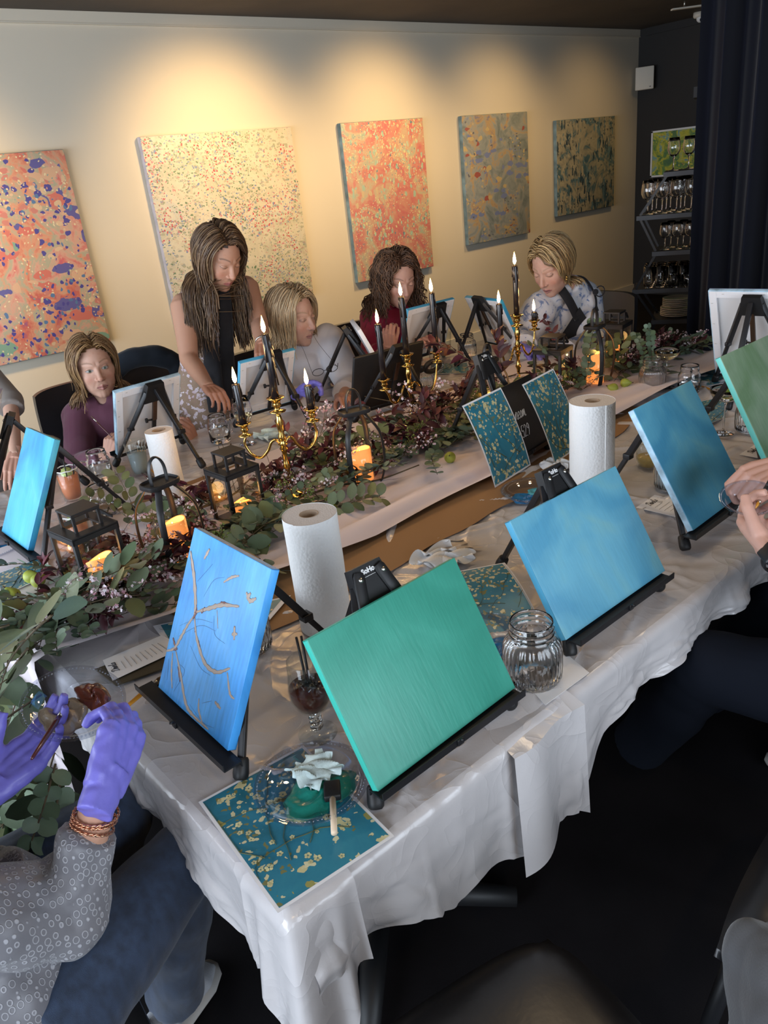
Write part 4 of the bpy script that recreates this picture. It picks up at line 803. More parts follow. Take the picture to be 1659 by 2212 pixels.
M['tissue'] = mat('tissue', (0.78, 0.79, 0.80), 0.9, bump=(200, 0.4)); M['tissue_teal'] = mat('tissue_teal', (0.60, 0.74, 0.74), 0.9, bump=(200, 0.4), vary=(28, 0.35)); M['tissue_tan'] = mat('tissue_tan', (0.55, 0.47, 0.38), 0.9)
c = PZ(680, 1652, T0+0.03); napkin('crumpled paper towel smeared with green, on the plate of green paint', (c[0], c[1], T0+0.012), 0.072, 4, M['tissue_teal'], zs=0.5)
napkin('crumpled white napkin beyond the green canvas', PZ(960, 1215, T0), 0.12, 8); napkin('folded tan napkin lying behind the crumpled white one', PZ(985, 1190, T0), 0.09, 21, M['tissue_tan'], zs=0.25)
napkin('crumpled white napkin beside the roll behind the light blue canvas', PZ(1205, 1015, T0), 0.085, 15, zs=1.0)
napkin('crumpled pale blue-stained napkin behind the left candelabrum', PZ(585, 945, T0), 0.11, 9, M['tissue_teal'])
# foam brush resting in the green plate
t = thing('foam_brush', 'black foam brush with a wooden dowel handle in the green paint', 'paint brush', PZ(720, 1720, T0+0.03)); o3 = PZ(720, 1720, T0+0.03); a = PZ(717, 1690, T0+0.016); b = PZ(722, 1800, T0+0.026)
d = nrm(b-a); g = G(); g.bar(a, a+d*0.042, 0.028, 0.012, bev=0.003); g.build('foam_head', M['black_plastic'], t, off=o3, angle=40); G().tube([a+d*0.040, b], 0.0052, 14).build('handle', mat('dowel', (0.72, 0.56, 0.40), 0.5), t, off=o3)
plate('clear plate of blue paint under the standing teal prints', PZ(1150, 1072, T0), 0.095, paints=[('blue_paint', -0.028, 0.0, 0.04, 0.05, 0.006, 'blue_paint', 5), ('teal_paint', 0.03, -0.01, 0.045, 0.045, 0.006, 'teal_paint', 6)], group=PG)
plate('clear plate of blue and white paint behind the big jar', (1.012, 0.965, T0), 0.092, paints=[('blue_paint', -0.0, -0.02, 0.045, 0.045, 0.006, 'blue_paint', 9), ('white_paint', 0.02, 0.042, 0.036, 0.02, 0.006, 'white_paint', 2)], group=PG)
plate('clear plate with blue paint cut by the left edge of the photo', PZ(-12, 1195, T0), 0.09, paints=[('blue_paint', 0.02, -0.0, 0.04, 0.045, 0.006, 'blue_paint', 12)], group=PG)
plate('clear plate under the gloved hand of the blonde person in white', PZ(748, 835, T0), 0.09, paints=[('white_paint', 0.02, -0.0, 0.03, 0.035, 0.004, 'white_paint', 12)], group=PG)
M['brush_orange'] = mat('brush_handle_orange', (0.70, 0.30, 0.03), 0.3, coat=0.5); M['brush_brown'] = mat('brush_handle_brown', (0.09, 0.02, 0.02), 0.25, coat=0.6); M['bristle'] = mat('bristle', (0.10, 0.06, 0.03), 0.8)
def brush(label, a, b, m='brush_orange', r=0.004, tip='bristle', group='paint brushes on the table'):
    # handle starts at a, bristles end at b
    a = np.array(a, float); b = np.array(b, float); L = np.linalg.norm(b-a); d = (b-a)/L; t = thing('paint_brush', label, 'paint brush', a, 0, group)
    X = lambda s_: a+d*s_*L-a
    G().tube([X(0), X(0.03), X(0.35), X(0.60), X(0.72)], [r*0.4, r*0.65, r*0.95, r*1.15, r*0.85], 12).build('handle', M[m], t)
    G().tube([X(0.72), X(0.84), X(0.845)], [r*0.9, r*1.05, r*1.1], 12).build('ferrule', M['steel'], t)
    G().tube([X(0.84), X(0.90), X(1.0)], [r*1.0, r*1.25, r*0.3], 10, flat=0.6).build('bristles', M[tip], t); return t
brush('orange-handled brush lying on the dark rest of the branch canvas easel', PZ(248, 1548, T0+0.03), PZ(352, 1460, T0+0.012), r=0.0045)
for k, (a, b) in enumerate([((322, 1012), (345, 1035)), ((335, 1008), (352, 1028)), ((318, 1018), (336, 1038))]):
    brush(['short dark brush lying left of the tumbler in a heap', 'orange-tipped brush in the heap beside the tumbler', 'lowest dark brush of the heap by the tumbler'][k], PZ(a[0]-12, a[1]+4, T0+0.004+0.004*k), PZ(b[0]-12, b[1]-2, T0+0.004+0.004*k), 'brush_brown' if k != 1 else 'brush_orange')
c = PZ(306, 1024, T0)
for k in range(4): brush('wooden brush in the tumbler of rinse water, %s of the four' % ['leftmost', 'second from the left', 'second from the right', 'rightmost'][k], c+[0.004*k-0.004, 0.004*(k % 2), 0.012], c+[0.020+0.007*k, 0.02-0.012*k, 0.118], 'wood', 0.0028, group='brushes standing in the tumbler')
brush('orange-handled brush lying beyond the tall mid blue canvas', PZ(1515, 834, T0+0.006), PZ(1556, 848, T0+0.006))
brush('thin dark brush lying beside the white-shirted person', PZ(690, 868, T0+0.006), PZ(722, 868, T0+0.006), 'brush_brown')
# ================================================================== candelabra, candles
def cup(g, c, s=1.0):
    c = np.array(c); g.lathe([(0, -0.030*s), (0.006*s, -0.029*s), (0.022*s, -0.0245*s), (0.024*s, -0.022*s), (0.010*s, -0.019*s), (0.008*s, -0.012*s), (0.014*s, -0.006*s), (0.011*s, 0.0), (0.013*s, 0.008*s), (0.0235*s, 0.014*s), (0.025*s, 0.0165*s), (0.0125*s, 0.0165*s), (0.0115*s, 0.010*s), (0, 0.010*s)], 28, c)
def cup_at(px, py, st, r):
    best = None
    for z in np.linspace(0.94, 1.06, 61):
        p = PZ(px, py, z); e = abs(np.hypot(*(p-st)[:2])-r)+0.25*abs(z-1.005)
        if best is None or e < best[0]: best = (e, p)
    p = best[1]; v = (p-st); v[2] = 0; v = v/np.linalg.norm(v)*r; return np.array([st[0]+v[0], st[1]+v[1], p[2]])
M['flame'] = mat('flame', (1, 0.6, 0.2), 0.5, emis=(1.0, 0.58, 0.18), estr=26)
def flame_mat():
    m = M['flame']; nt = m.node_tree; N = nt.nodes; L = nt.links; b = N['Principled BSDF']; b.inputs['Base Color'].default_value = (0, 0, 0, 1)
    tc = N.new('ShaderNodeTexCoord'); sp = N.new('ShaderNodeSeparateXYZ'); L.new(tc.outputs['Generated'], sp.inputs[0]); r = ramp(N, [(0.0, (1.0, 0.30, 0.05)), (0.3, (1.0, 0.75, 0.35)), (0.7, (1.0, 0.66, 0.22)), (1.0, (1.0, 0.40, 0.06))]); L.new(sp.outputs[2], r.inputs[0]); L.new(r.outputs[0], b.inputs['Emission Color'])
flame_mat()
def taper(label, loc, h, drip=0, seed=0, fh=0.052, lean=0.0):
    t = thing('taper_candle', label, 'candle', loc, 0, 'black taper candles in the candelabra')
    g = G(); g.tube([(0, 0, 0), (0, 0, h*0.5), (lean*0.5, 0, h*0.97), (lean*0.5, 0, h)], [0.0118, 0.0112, 0.0100, 0.0088], 20); g.build('wax', M['wax_black'], t)
    g = G(); r = random.Random(seed)
    for k in range(5+drip*9):
        a = r.uniform(0, 2*PI) if not drip else r.gauss(-0.6, 0.7); L = h*r.uniform(0.12, 0.95 if drip else 0.4); x, y = 0.0108*math.cos(a), 0.0108*math.sin(a)
        g.tube([(x+lean*0.5, y, h), (x*1.05, y*1.05, h-L*0.5), (x*(1.12+0.5*drip*r.random()), y*(1.12+0.5*drip*r.random()), h-L)], [0.0016, 0.0022, 0.0030], 7)
    g.build('wax_drip', M['wax_black'], t)
    z0 = h+0.008; G().tube([(lean*0.5, 0, h), (lean*0.5, 0, z0)], 0.0012, 6).build('wick', M['black_plastic'], t)
    f = G().lathe([(0, 0), (0.0045, 0.006), (0.0068, 0.014), (0.0058, 0.026), (0.0028, 0.041), (0, fh)], 16, (lean*0.5, 0, h+0.002)).build('flame', M['flame'], t)
    l = bpy.data.lights.new('candle_light', 'POINT'); l.energy = 0.55; l.color = (1, 0.55, 0.2); l.shadow_soft_size = 0.02; lo = bpy.data.objects.new('candle_light', l); COL.objects.link(lo); lo.parent = t; lo.location = (lean*0.5, 0, h+fh+0.03)
    return t
def candelabrum(label, px, py, ctop, L, R_, ch, names, r=0.125, drips=(0, 0, 0), pos=None):
    st = PZ(px, py, TZ) if pos is None else np.array(pos); st = np.array([st[0], st[1], TZ+0.022]); t = thing('candelabrum', label, 'candelabrum', st, 0, 'three-armed brass candelabra in the garland')
    H_ = ctop-st[2]; g = G()
    g.lathe([(0, 0), (0.050, 0), (0.052, 0.006), (0.040, 0.012), (0.022, 0.020), (0.012, 0.030), (0.016, 0.038), (0.010, 0.046), (0.007, 0.060), (0.0065, 0.075)], 36); g.build('base', M['gold'], t)
    g = G(); pr = [(0.0065, 0.07), (0.0075, 0.085), (0.013, 0.10), (0.0085, 0.112), (0.0065, 0.135), (0.0095, 0.150), (0.014, 0.158), (0.008, 0.166), (0.016, 0.172), (0.008, 0.178), (0.011, 0.188), (0.0125, 0.196), (0.008, 0.206), (0.0105, 0.225), (0.0125, 0.24), (0.009, 0.255), (0.006, 0.268)]
    k = (H_-0.032)/0.268; g.lathe([(a, b*k) for a, b in pr]+[(0, H_-0.028)], 28); g.build('stem', M['gold'], t)
    g = G(); cup(g, (0, 0, H_), 1.12); g.build('candle_cup', M['gold'], t)
    zc = 0.168*k; tops = [np.array([st[0], st[1], ctop+0.018])]
    for q in (L, R_):
        c = cup_at(q[0], q[1], st, r)-st; d = np.array([c[0], c[1], 0])/r
        # S-shaped arm: out of the stem, curls up, dips low, rises into the cup
        pts = [d*0.006+[0, 0, zc], d*0.020+[0, 0, zc+0.018], d*0.036+[0, 0, zc+0.012], d*0.052+[0, 0, zc-0.016], d*0.078+[0, 0, zc-0.036], d*0.105+[0, 0, zc-0.024], d*0.122+[0, 0, zc+0.012], d*r+[0, 0, c[2]-0.028]]
        g = G(); g.tube(spline(pts, 8), [0.0036+0.0012*math.sin(i/57*PI) for i in range(57)], 10); a = g.build('arm', M['gold'], t)
        g = G(); cup(g, (c[0], c[1], c[2])); g.build('candle_cup', M['gold'], a); tops.append(st+c+[0, 0, 0.0165])
    for (nm, h, dr), tp in zip(names, tops): taper(nm, tp, h, dr, int(h*999), lean=-0.004)
    return t
candelabrum('brass candelabrum nearest the camera, left end of the garland', 632, 1085, 1.082, (527, 925), (673, 893), 0, [('tall dripping taper in the middle of the nearest candelabrum', 0.195, 1), ('leftmost taper, on the left arm of the nearest candelabrum', 0.125, 0), ('short dripping taper on the right arm of the nearest candelabrum', 0.075, 1)], 0.115, pos=(1.228, 1.985, 0))
candelabrum('brass candelabrum in front of the dark paddle board, middle one', 893, 925, 1.030, (830, 828), (944, 768), 0, [('tall taper in the middle of the middle candelabrum', 0.215, 0), ('taper on the left arm of the middle candelabrum', 0.205, 0), ('tall taper on the right arm of the middle candelabrum', 0.225, 0)], 0.135, pos=(1.968, 2.195, 0))
candelabrum('brass candelabrum farthest from the camera, facing the apron wearer', 1122, 850, 1.070, (1082, 745), (1154, 700), 0, [('tall taper in the middle of the farthest candelabrum', 0.20, 0), ('taper on the left arm of the farthest candelabrum', 0.15, 0), ('burnt-down taper on the right arm of the farthest candelabrum', 0.035, 1)], 0.13, pos=(2.548, 2.134, 0))
# ================================================================== lanterns with battery candles
M['led'] = mat('led_wax', (0.85, 0.42, 0.16), 0.6, emis=(1.0, 0.30, 0.06), estr=0.55, sss=0.2); M['led_in'] = mat('led_wax_inside', (0.9, 0.5, 0.15), 0.6, emis=(1.0, 0.36, 0.05), estr=1.3)
def led(label, loc, r=0.034, h=0.115, rz=0):
    t = thing('pillar_candle', label, 'candle', loc, rz, 'glowing battery pillar candles'); n = 40; a = np.arange(n)*2*PI/n; top = h+0.010*np.sin(a)+0.004*np.sin(2*a+1)
    ring = lambda rr, z: np.stack([rr*np.cos(a), rr*np.sin(a), z*np.ones(n)], 1)
    rows = [ring(0.001, 0), ring(r*0.97, 0), ring(r, 0.003), ring(r, h*0.5), ring(r, top-0.004), ring(r*0.985, top), ring(r*0.90, top-0.001)]
    F = lambda m_: [(i*n+j, i*n+(j+1) % n, (i+1)*n+(j+1) % n, (i+1)*n+j) for i in range(m_-1) for j in range(n)]
    G().add(np.concatenate(rows), F(7)).build('wax', M['led'], t)
    rows = [ring(r*0.90, top-0.001), ring(r*0.82, top-0.012), ring(r*0.5, h-0.018), ring(0.001, h-0.019)]; G().add(np.concatenate(rows), F(4)).build('hollow', M['led_in'], t)
    G().lathe([(0, 0), (0.003, 0.003), (0.0035, 0.008), (0, 0.018)], 10, (0, 0, h-0.019)).build('bulb_flame', M['flame'], t)
    l = bpy.data.lights.new('candle_light', 'POINT'); l.energy = 0.12; l.color = (1, 0.5, 0.15); l.shadow_soft_size = 0.02; lo = bpy.data.objects.new('candle_light', l); COL.objects.link(lo); lo.parent = t; lo.location = (0, 0, h+0.02); return t
def square_lantern(label, x, y, rz, s=0.125, h=0.185, z=T0+0.012):
    t = thing('lantern', label, 'lantern', (x, y, z), rz, 'black metal lanterns in the garland'); b = s/2-0.006; m = M['lantern_metal']
    g = G(); g.box((0, 0, 0.005), (s, s, 0.010), bev=0.001); g.build('base', m, t, angle=40)
    for sx in (-1, 1):
        for sy in (-1, 1): g = G(); g.box((sx*b, sy*b, h/2), (0.011, 0.011, h-0.01), bev=0.0008); g.build('post', m, t, angle=40)
    for k in range(4):
        R = rotz(k*PI/2); q = G(); q.box(R @ np.array([0, b, h/2+0.003]), (s-0.024, 0.0016, h-0.024), R); q.build('pane', M['pane'], t, smooth=False)
    g = G(); w_ = 0.030
    for sx in (-1, 1): g.box((sx*(s/2-w_/2), 0, h), (w_, s, 0.006)); g.box((0, sx*(s/2-w_/2), h), (s-2*w_, w_, 0.006))
    for sx in (-1, 1): g.box((sx*(s/2-0.002), 0, h-0.008), (0.004, s, 0.016)); g.box((0, sx*(s/2-0.002), h-0.008), (s, 0.004, 0.016))
    g.build('roof_plate', m, t, smooth=False)
    g = G(); c = s*0.27; g.box((0, 0, h+0.050), (s*0.62, s*0.62, 0.006), bev=0.001)
    for sx in (-1, 1):
        for sy in (-1, 1): g.box((sx*c, sy*c, h+0.026), (0.007, 0.007, 0.048))
    g.box((0, c, h+0.046), (s*0.6, 0.006, 0.006)); g.box((0, -c, h+0.046), (s*0.6, 0.006, 0.006)); g.build('raised_cap', m, t, smooth=False)
    g = G(); g.bar((c+0.004, -c-0.004, h+0.040), (c+0.030, -c-0.004, h+0.012), 0.010, 0.003); g.bar((c+0.004, c+0.004, h+0.040), (c+0.030, c+0.004, h+0.012), 0.010, 0.003); g.bar((c+0.030, -c-0.006, h+0.012), (c+0.030, c+0.006, h+0.012), 0.010, 0.003, up=(1, 0, 0)); g.build('carry_handle', m, t, smooth=False); return t
def round_lantern(label, x, y, rz, r=0.078, h=0.250, z=T0+0.006, sc=1.0):
    t = thing('lantern', label, 'lantern', (x, y, z), rz, 'black metal lanterns in the garland'); m = M['lantern_metal']; r *= sc; h *= sc
    G().lathe([(0, 0), (r*0.80, 0), (r*0.82, 0.004), (r*0.80, 0.009), (0, 0.009)], 40).build('base', m, t, angle=40)
    for k in range(4):
        a = k*PI/2+PI/4; d = np.array([math.cos(a), math.sin(a), 0]); sd = np.array([-math.sin(a), math.cos(a), 0])
        pts = spline([d*r*0.80+[0, 0, 0.006], d*r*1.02+[0, 0, h*0.22], d*r*1.10+[0, 0, h*0.48], d*r*1.0+[0, 0, h*0.74], d*r*0.62+[0, 0, h*0.92], d*r*0.42+[0, 0, h*0.985]], 7); g = G(); g.tube(pts, 0.0092, 8, flat=0.34, side=sd); g.build('curved_strap', m, t, angle=50)
    g = G(); n = 32; a = np.arange(n)*2*PI/n; P = np.stack([0.050*sc*np.sign(np.cos(a))*np.abs(np.cos(a))**0.5, 0.036*sc*np.sign(np.sin(a))*np.abs(np.sin(a))**0.5], 1)
    V = [(p[0]*k_, p[1]*k_, h+zz) for (k_, zz) in ((0.01, -0.004), (0.97, -0.004), (1.0, -0.002), (1.0, 0.008), (0.94, 0.010), (0.92, 0.004), (0.01, 0.004)) for p in P]; g.add(V, [(i*n+j, i*n+(j+1) % n, (i+1)*n+(j+1) % n, (i+1)*n+j) for i in range(6) for j in range(n)]); g.build('top_plate', m, t, angle=40)
    g = G(); hw, hh_ = 0.024*sc, 0.074*sc; pts = spline([(-hw, 0, h), (-hw, 0, h+hh_*0.55), (-hw*0.62, 0, h+hh_*0.88), (0, 0, h+hh_), (hw*0.62, 0, h+hh_*0.88), (hw, 0, h+hh_*0.55), (hw, 0, h)], 7); g.tube(pts, 0.0075*sc, 8, flat=0.36, side=(0, 1, 0)); g.build('carry_handle', m, t, angle=50)
    G().lathe([(0.044*sc, 0.0095), (0.044*sc, 0.145*sc), (0.0425*sc, 0.145*sc), (0.0425*sc, 0.0095)], 40, closed=True).build('glass_chimney', M['pane'], t); return t
square_lantern('square black lantern at the left end of the garland, nearest the camera', 0.548, 1.905, DEG(8), 0.128, 0.185)
square_lantern('square black lantern between the slim paper roll and the left candelabrum', 1.035, 1.985, DEG(3), 0.120, 0.170)
square_lantern('square black lantern behind the standing teal prints', 2.60, 1.99, DEG(12), 0.125, 0.185)
square_lantern('square black lantern farthest right in the garland', 3.09, 2.02, DEG(12), 0.125, 0.190)
round_lantern('rounded black lantern with loop handle, second from the left', 0.752, 1.850, DEG(10))
round_lantern('rounded black lantern with loop handle, right of the nearest candelabrum', 1.445, 1.885, DEG(-15))
round_lantern('rounded black lantern with loop handle, just left of the chalkboard easel', 2.19, 1.985, DEG(10), sc=0.92)
round_lantern('rounded black lantern with loop handle before the apron wearer', 2.77, 1.905, DEG(10))
for lb, x, y, h, r, z in [('glowing pillar candle in the square lantern nearest the camera', 0.560, 1.885, 0.085, 0.035, 0.024), ('glowing pillar candle in the second square lantern', 1.040, 1.98, 0.045, 0.034, 0.024), ('glowing pillar candle inside the second lantern from the left', 0.760, 1.850, 0.128, 0.037, 0.016), ('glowing pillar candle right of the nearest candelabrum', 1.448, 1.885, 0.112, 0.036, 0.016),
    ('glowing pillar candle in the lantern left of the chalkboard easel', 2.19, 1.985, 0.09, 0.034, 0.016), ('glowing pillar candle in the rounded lantern before the apron wearer', 2.775, 1.905, 0.125, 0.036, 0.016), ('glowing pillar candle in the farthest right square lantern', 3.09, 2.02, 0.075, 0.036, 0.024), ('glowing pillar candle in the lantern behind the teal prints', 2.60, 1.985, 0.045, 0.034, 0.024)]:
    led(lb, (x, y, T0+z), r, h, DEG(200))
# ================================================================== garland
M['euc'] = mat('eucalyptus_leaf', (1, 1, 1), 0.5, attr=True, sheen=0.1, bump=(150, 0.15)); M['burg'] = mat('burgundy_leaf', (1, 1, 1), 0.5, attr=True); M['petal'] = mat('petal', (1, 1, 1), 0.6, attr=True)
M['stem'] = mat('twig_stem', (0.085, 0.06, 0.03), 0.7, vary=(60, 0.4)); M['berry'] = mat('green_berry', (0.16, 0.22, 0.05), 0.45); M['fig'] = mat('green_fig', (0.33, 0.38, 0.06), 0.45, vary=(40, 0.25, (1, 1, 0.2)))
def leaf(g, b, d, up, L, W, r, col, fold=0.25, curl=0.2, round_=False):
    d = nrm(d); s = nrm(np.cross(d, up)); u = np.cross(s, d); n = 5; V = []; F = []; rows = []
    for i in range(n+1):
        t = i/n; wd = W*(math.sin(PI*min(t*0.96+0.03, 1))**(0.5 if round_ else 0.8))*(1.0 if round_ else (1.15-0.5*t)); c = b+d*L*t+u*(-curl*L*t*t)
        V += [c-s*wd+u*wd*fold, c, c+s*wd+u*wd*fold]
    for i in range(n):
        a = i*3; F += [(a, a+1, a+4, a+3), (a+1, a+2, a+5, a+4)]
    cc = np.array(col)*np.array([r.uniform(0.8, 1.2)]*3); C_ = np.tile(cc, (len(V), 1)); C_[1::3] *= 1.18; g.add(V, F, C_)
def rnd3(r): return nrm([r.gauss(0, 1), r.gauss(0, 1), r.gauss(0, 1)])
def sprig(kind, seed):
    r = random.Random(seed); g = G(); sm = G(); a = r.uniform(-0.4, 0.4)
    if kind in ('euc', 'big'):
        L = 0.20 if kind == 'euc' else 0.26; P = spline([(0, 0, 0), (L*0.35, 0.02*a, 0.01), (L*0.7, 0.07*a, 0.012), (L, 0.13*a, -0.004)], 6); sm.tube(P, np.linspace(0.0018, 0.0009, len(P)), 6)
        base = [(0.10, 0.15, 0.09), (0.15, 0.21, 0.14), (0.07, 0.11, 0.055)] if kind == 'euc' else [(0.08, 0.12, 0.06), (0.13, 0.18, 0.11), (0.11, 0.13, 0.05)]
        for i in range(1, len(P), 2 if kind == 'euc' else 3):
            for s in (-1, 1):
                d = np.array([0.45, s*r.uniform(0.6, 1.0), r.uniform(-0.2, 0.7)]); up = nrm(np.array([0, 0, 1.0])+0.5*rnd3(r)); l = r.uniform(0.022, 0.034) if kind == 'euc' else r.uniform(0.05, 0.075)
                if kind == 'big': q = P[i]+nrm(d)*0.012; sm.tube([P[i], q], 0.001, 5)
                else: q = P[i]
                leaf(g, q, d, up, l, l*(0.46 if kind == 'euc' else 0.33), r, r.choice(base), 0.12, r.uniform(-0.1, 0.3), True)
        nm, m = 'eucalyptus_leaves', M['euc']
    elif kind == 'burg':
        P = spline([(0, 0, 0), (0.05, 0.02*a, 0.015), (0.11, 0.05*a, 0.02), (0.16, 0.08*a, 0.01)], 5); sm.tube(P, 0.0012, 5)
        for i in range(2, len(P), 2):
            for k in range(3):
                d = np.array([0.7, 0, 0.0])+0.8*rnd3(r); l = r.uniform(0.028, 0.050); leaf(g, P[i], d, nrm(np.array([0, 0, 1.0])+0.6*rnd3(r)), l, l*0.24, r, r.choice([(0.060, 0.012, 0.018), (0.09, 0.018, 0.028), (0.04, 0.012, 0.016)]), 0.3, 0.25)
        nm, m = 'burgundy_leaves', M['burg']
    elif kind == 'blos':
        for q in range(4):
            a = r.uniform(-0.7, 0.7); L = r.uniform(0.12, 0.2); P = spline([(0, 0, 0), (L*0.4, a*0.05, 0.02), (L*0.8, a*0.14, 0.04+0.03*q*0.3), (L, a*0.2, 0.05)], 5); sm.tube(P, np.linspace(0.0013, 0.0006, len(P)), 5)
            for i in range(4, len(P)):
                for k in range(2):
                    c = P[i]+0.008*rnd3(r); nn = rnd3(r); nn[2] = abs(nn[2]); s1 = nrm(np.cross(nn, [0.3, 0.2, 0.9])); s2 = np.cross(nn, s1); sz = r.uniform(0.0032, 0.0055); col = r.choice([(0.62, 0.45, 0.50), (0.72, 0.62, 0.66), (0.45, 0.22, 0.27), (0.74, 0.68, 0.70)])
                    for j in range(5):
                        b = j*1.2566; dd = s1*math.cos(b)+s2*math.sin(b); pp = np.cross(nn, dd); g.add([c, c+dd*sz*0.7+pp*sz*0.42, c+dd*sz*1.25, c+dd*sz*0.7-pp*sz*0.42], [(0, 1, 2, 3)], col)
        nm, m = 'blossoms', M['petal']
    elif kind == 'berry':
        for q in range(7):
            d = nrm(np.array([1.0, r.uniform(-0.8, 0.8), r.uniform(0, 0.8)])); L = r.uniform(0.04, 0.075); sm.tube([(0, 0, 0), d*L], 0.0009, 5)
            for k in range(9): g.sph(d*L*r.uniform(0.6, 1.1)+0.006*rnd3(r), r.uniform(0.0018, 0.003), 6, 4)
        nm, m = 'berries', M['berry']
    else:
        a = r.uniform(-1, 1); P = spline([(0, 0, 0), (0.1, a*0.01, 0.01), (0.22, a*0.03, 0.0), (0.36, a*0.02, 0.02)], 5); sm.tube(P, np.linspace(0.0038, 0.002, len(P)), 7)
        for k in range(4): i = r.randrange(3, len(P)-2); sm.tube([P[i], P[i]+[0.03, r.choice([-1, 1])*0.03, 0.02]], 0.001, 5)
        return None, sm, None, None
    return g, sm, nm, m
gar = thing('greenery_garland', 'long garland of eucalyptus, burgundy leaves and pink blossom twigs along the table', 'garland', (1.8, 2.0, TZ))
PNAME = {'euc': 'round_leaf_sprig', 'big': 'broad_leaf_sprig', 'burg': 'burgundy_sprig', 'blos': 'blossom_twig', 'berry': 'berry_sprig', 'stick': 'bare_twig'}
VAR = {}
for kind in PNAME:
    VAR[kind] = []
    for s in range(5):
        g, sm, nm, m = sprig(kind, 100+s*7+len(kind)); o = sm.build(PNAME[kind], M['stem'], gar); o2 = g.build(nm, m, o) if g else None; o['src'] = 1; VAR[kind].append((o, o2)); o.location = (0, 0, -0.3)
used_ = {k: 0 for k in PNAME}; rg = random.Random(5)
def put(kind, x, y, z, yaw, pitch, roll=0, sc=1.0):
    k = used_[kind]; used_[kind] += 1; o, o2 = VAR[kind][k % 5]
    if k >= 5: o, c2 = o.copy(), (o2.copy() if o2 else None); COL.objects.link(o); c2 and COL.objects.link(c2); c2 and setattr(c2, 'parent', o)
    o.parent = gar; o.location = (x-1.8, y-2.0, z-TZ); o.rotation_euler = (roll, -pitch, yaw); o.scale = (sc, sc, sc)
    if 'src' in o: del o['src']
def gy(x): return float(np.interp(x, [0.33, 0.7, 1.0, 1.3, 1.7, 2.2, 2.7, 3.0, 3.4], [1.86, 1.90, 1.95, 2.0, 2.03, 2.08, 1.98, 1.90, 1.84]))
def hw(x): return float(np.interp(x, [0.33, 1.3, 2.2, 3.0, 3.4], [0.20, 0.24, 0.20, 0.15, 0.08]))
def blocked(x, y): return any((x-a)**2+(y-b)**2 < 0.062**2 for a, b in ((0.56, 1.90), (0.752, 1.85), (1.445, 1.885), (1.035, 1.985), (2.19, 1.985), (2.77, 1.905), (3.09, 2.02)))
def scatter(kind, n, u0, u1, z0, z1, p0, p1, sc0=0.8, sc1=1.2, x0=0.36, x1=3.38, xa=1.0):
    done = 0
    while done < n:
        x = x0+(x1-x0)*rg.random()**xa; y = gy(x)+hw(x)*rg.uniform(u0, u1)
        if blocked(x, y): continue
        put(kind, x, y, TZ+rg.uniform(z0, z1), rg.choice([0, PI])+rg.uniform(-0.9, 0.9), rg.uniform(p0, p1), rg.uniform(-0.6, 0.6), rg.uniform(sc0, sc1)); done += 1
scatter('stick', 16, -0.9, 0.9, 0.02, 0.07, -0.05, 0.18)
scatter('big', 62, -1.0, 0.4, 0.02, 0.06, -0.1, 0.22, 0.6, 0.95, xa=1.3)
scatter('euc', 82, -1.0, 0.7, 0.025, 0.06, 0.0, 0.32, 0.8, 1.15, xa=1.15)
scatter('burg', 92, -0.6, 0.85, 0.03, 0.07, 0.0, 0.4, 0.8, 1.25, x0=0.37)
scatter('blos', 56, -0.7, 0.8, 0.025, 0.055, -0.05, 0.22, 0.65, 0.95, x0=0.37)
scatter('berry', 14, -0.9, 0.2, 0.03, 0.07, 0.2, 0.8, 0.9, 1.3)
# tall pieces by the candelabra and lanterns
for (k, px, py, z, yaw, pit, s) in [('blos', 640, 965, 0.88, 0.2, 0.25, 1.0), ('blos', 690, 945, 0.89, 0.5, 0.25, 0.9), ('burg', 735, 930, 0.89, 0.3, 0.3, 1.0), ('burg', 660, 985, 0.86, 1.4, 0.5, 1.0),
    ('big', 300, 1120, 0.82, 1.9, 1.1, 0.62), ('big', 290, 1130, 0.80, 2.4, 0.8, 0.6), ('burg', 1040, 800, 0.97, 2.0, 0.4, 1.4), ('burg', 1085, 820, 0.93, 0.6, 0.6, 1.4), ('burg', 1205, 745, 0.90, 1.2, 0.8, 0.9), ('euc', 1270, 800, 0.84, 0.6, 0.8, 1.2), ('euc', 1240, 810, 0.84, 2.2, 0.7, 1.2),
    ('euc', 1410, 795, 0.82, 1.2, 1.2, 0.9), ('euc', 1395, 800, 0.80, 0.6, 0.8, 0.9), ('big', 1320, 800, 0.80, 0.3, 0.5, 0.8), ('big', 1360, 800, 0.80, 1.5, 0.4, 0.7), ('burg', 900, 920, 0.86, 0.4, 0.4, 1.1), ('burg', 950, 920, 0.85, 1.1, 0.5, 1.1), ('blos', 930, 915, 0.86, 1.0, 0.4, 1.0)]:
    p = PZ(px, py, z); put(k, p[0], p[1], z, yaw, pit, 0, s)
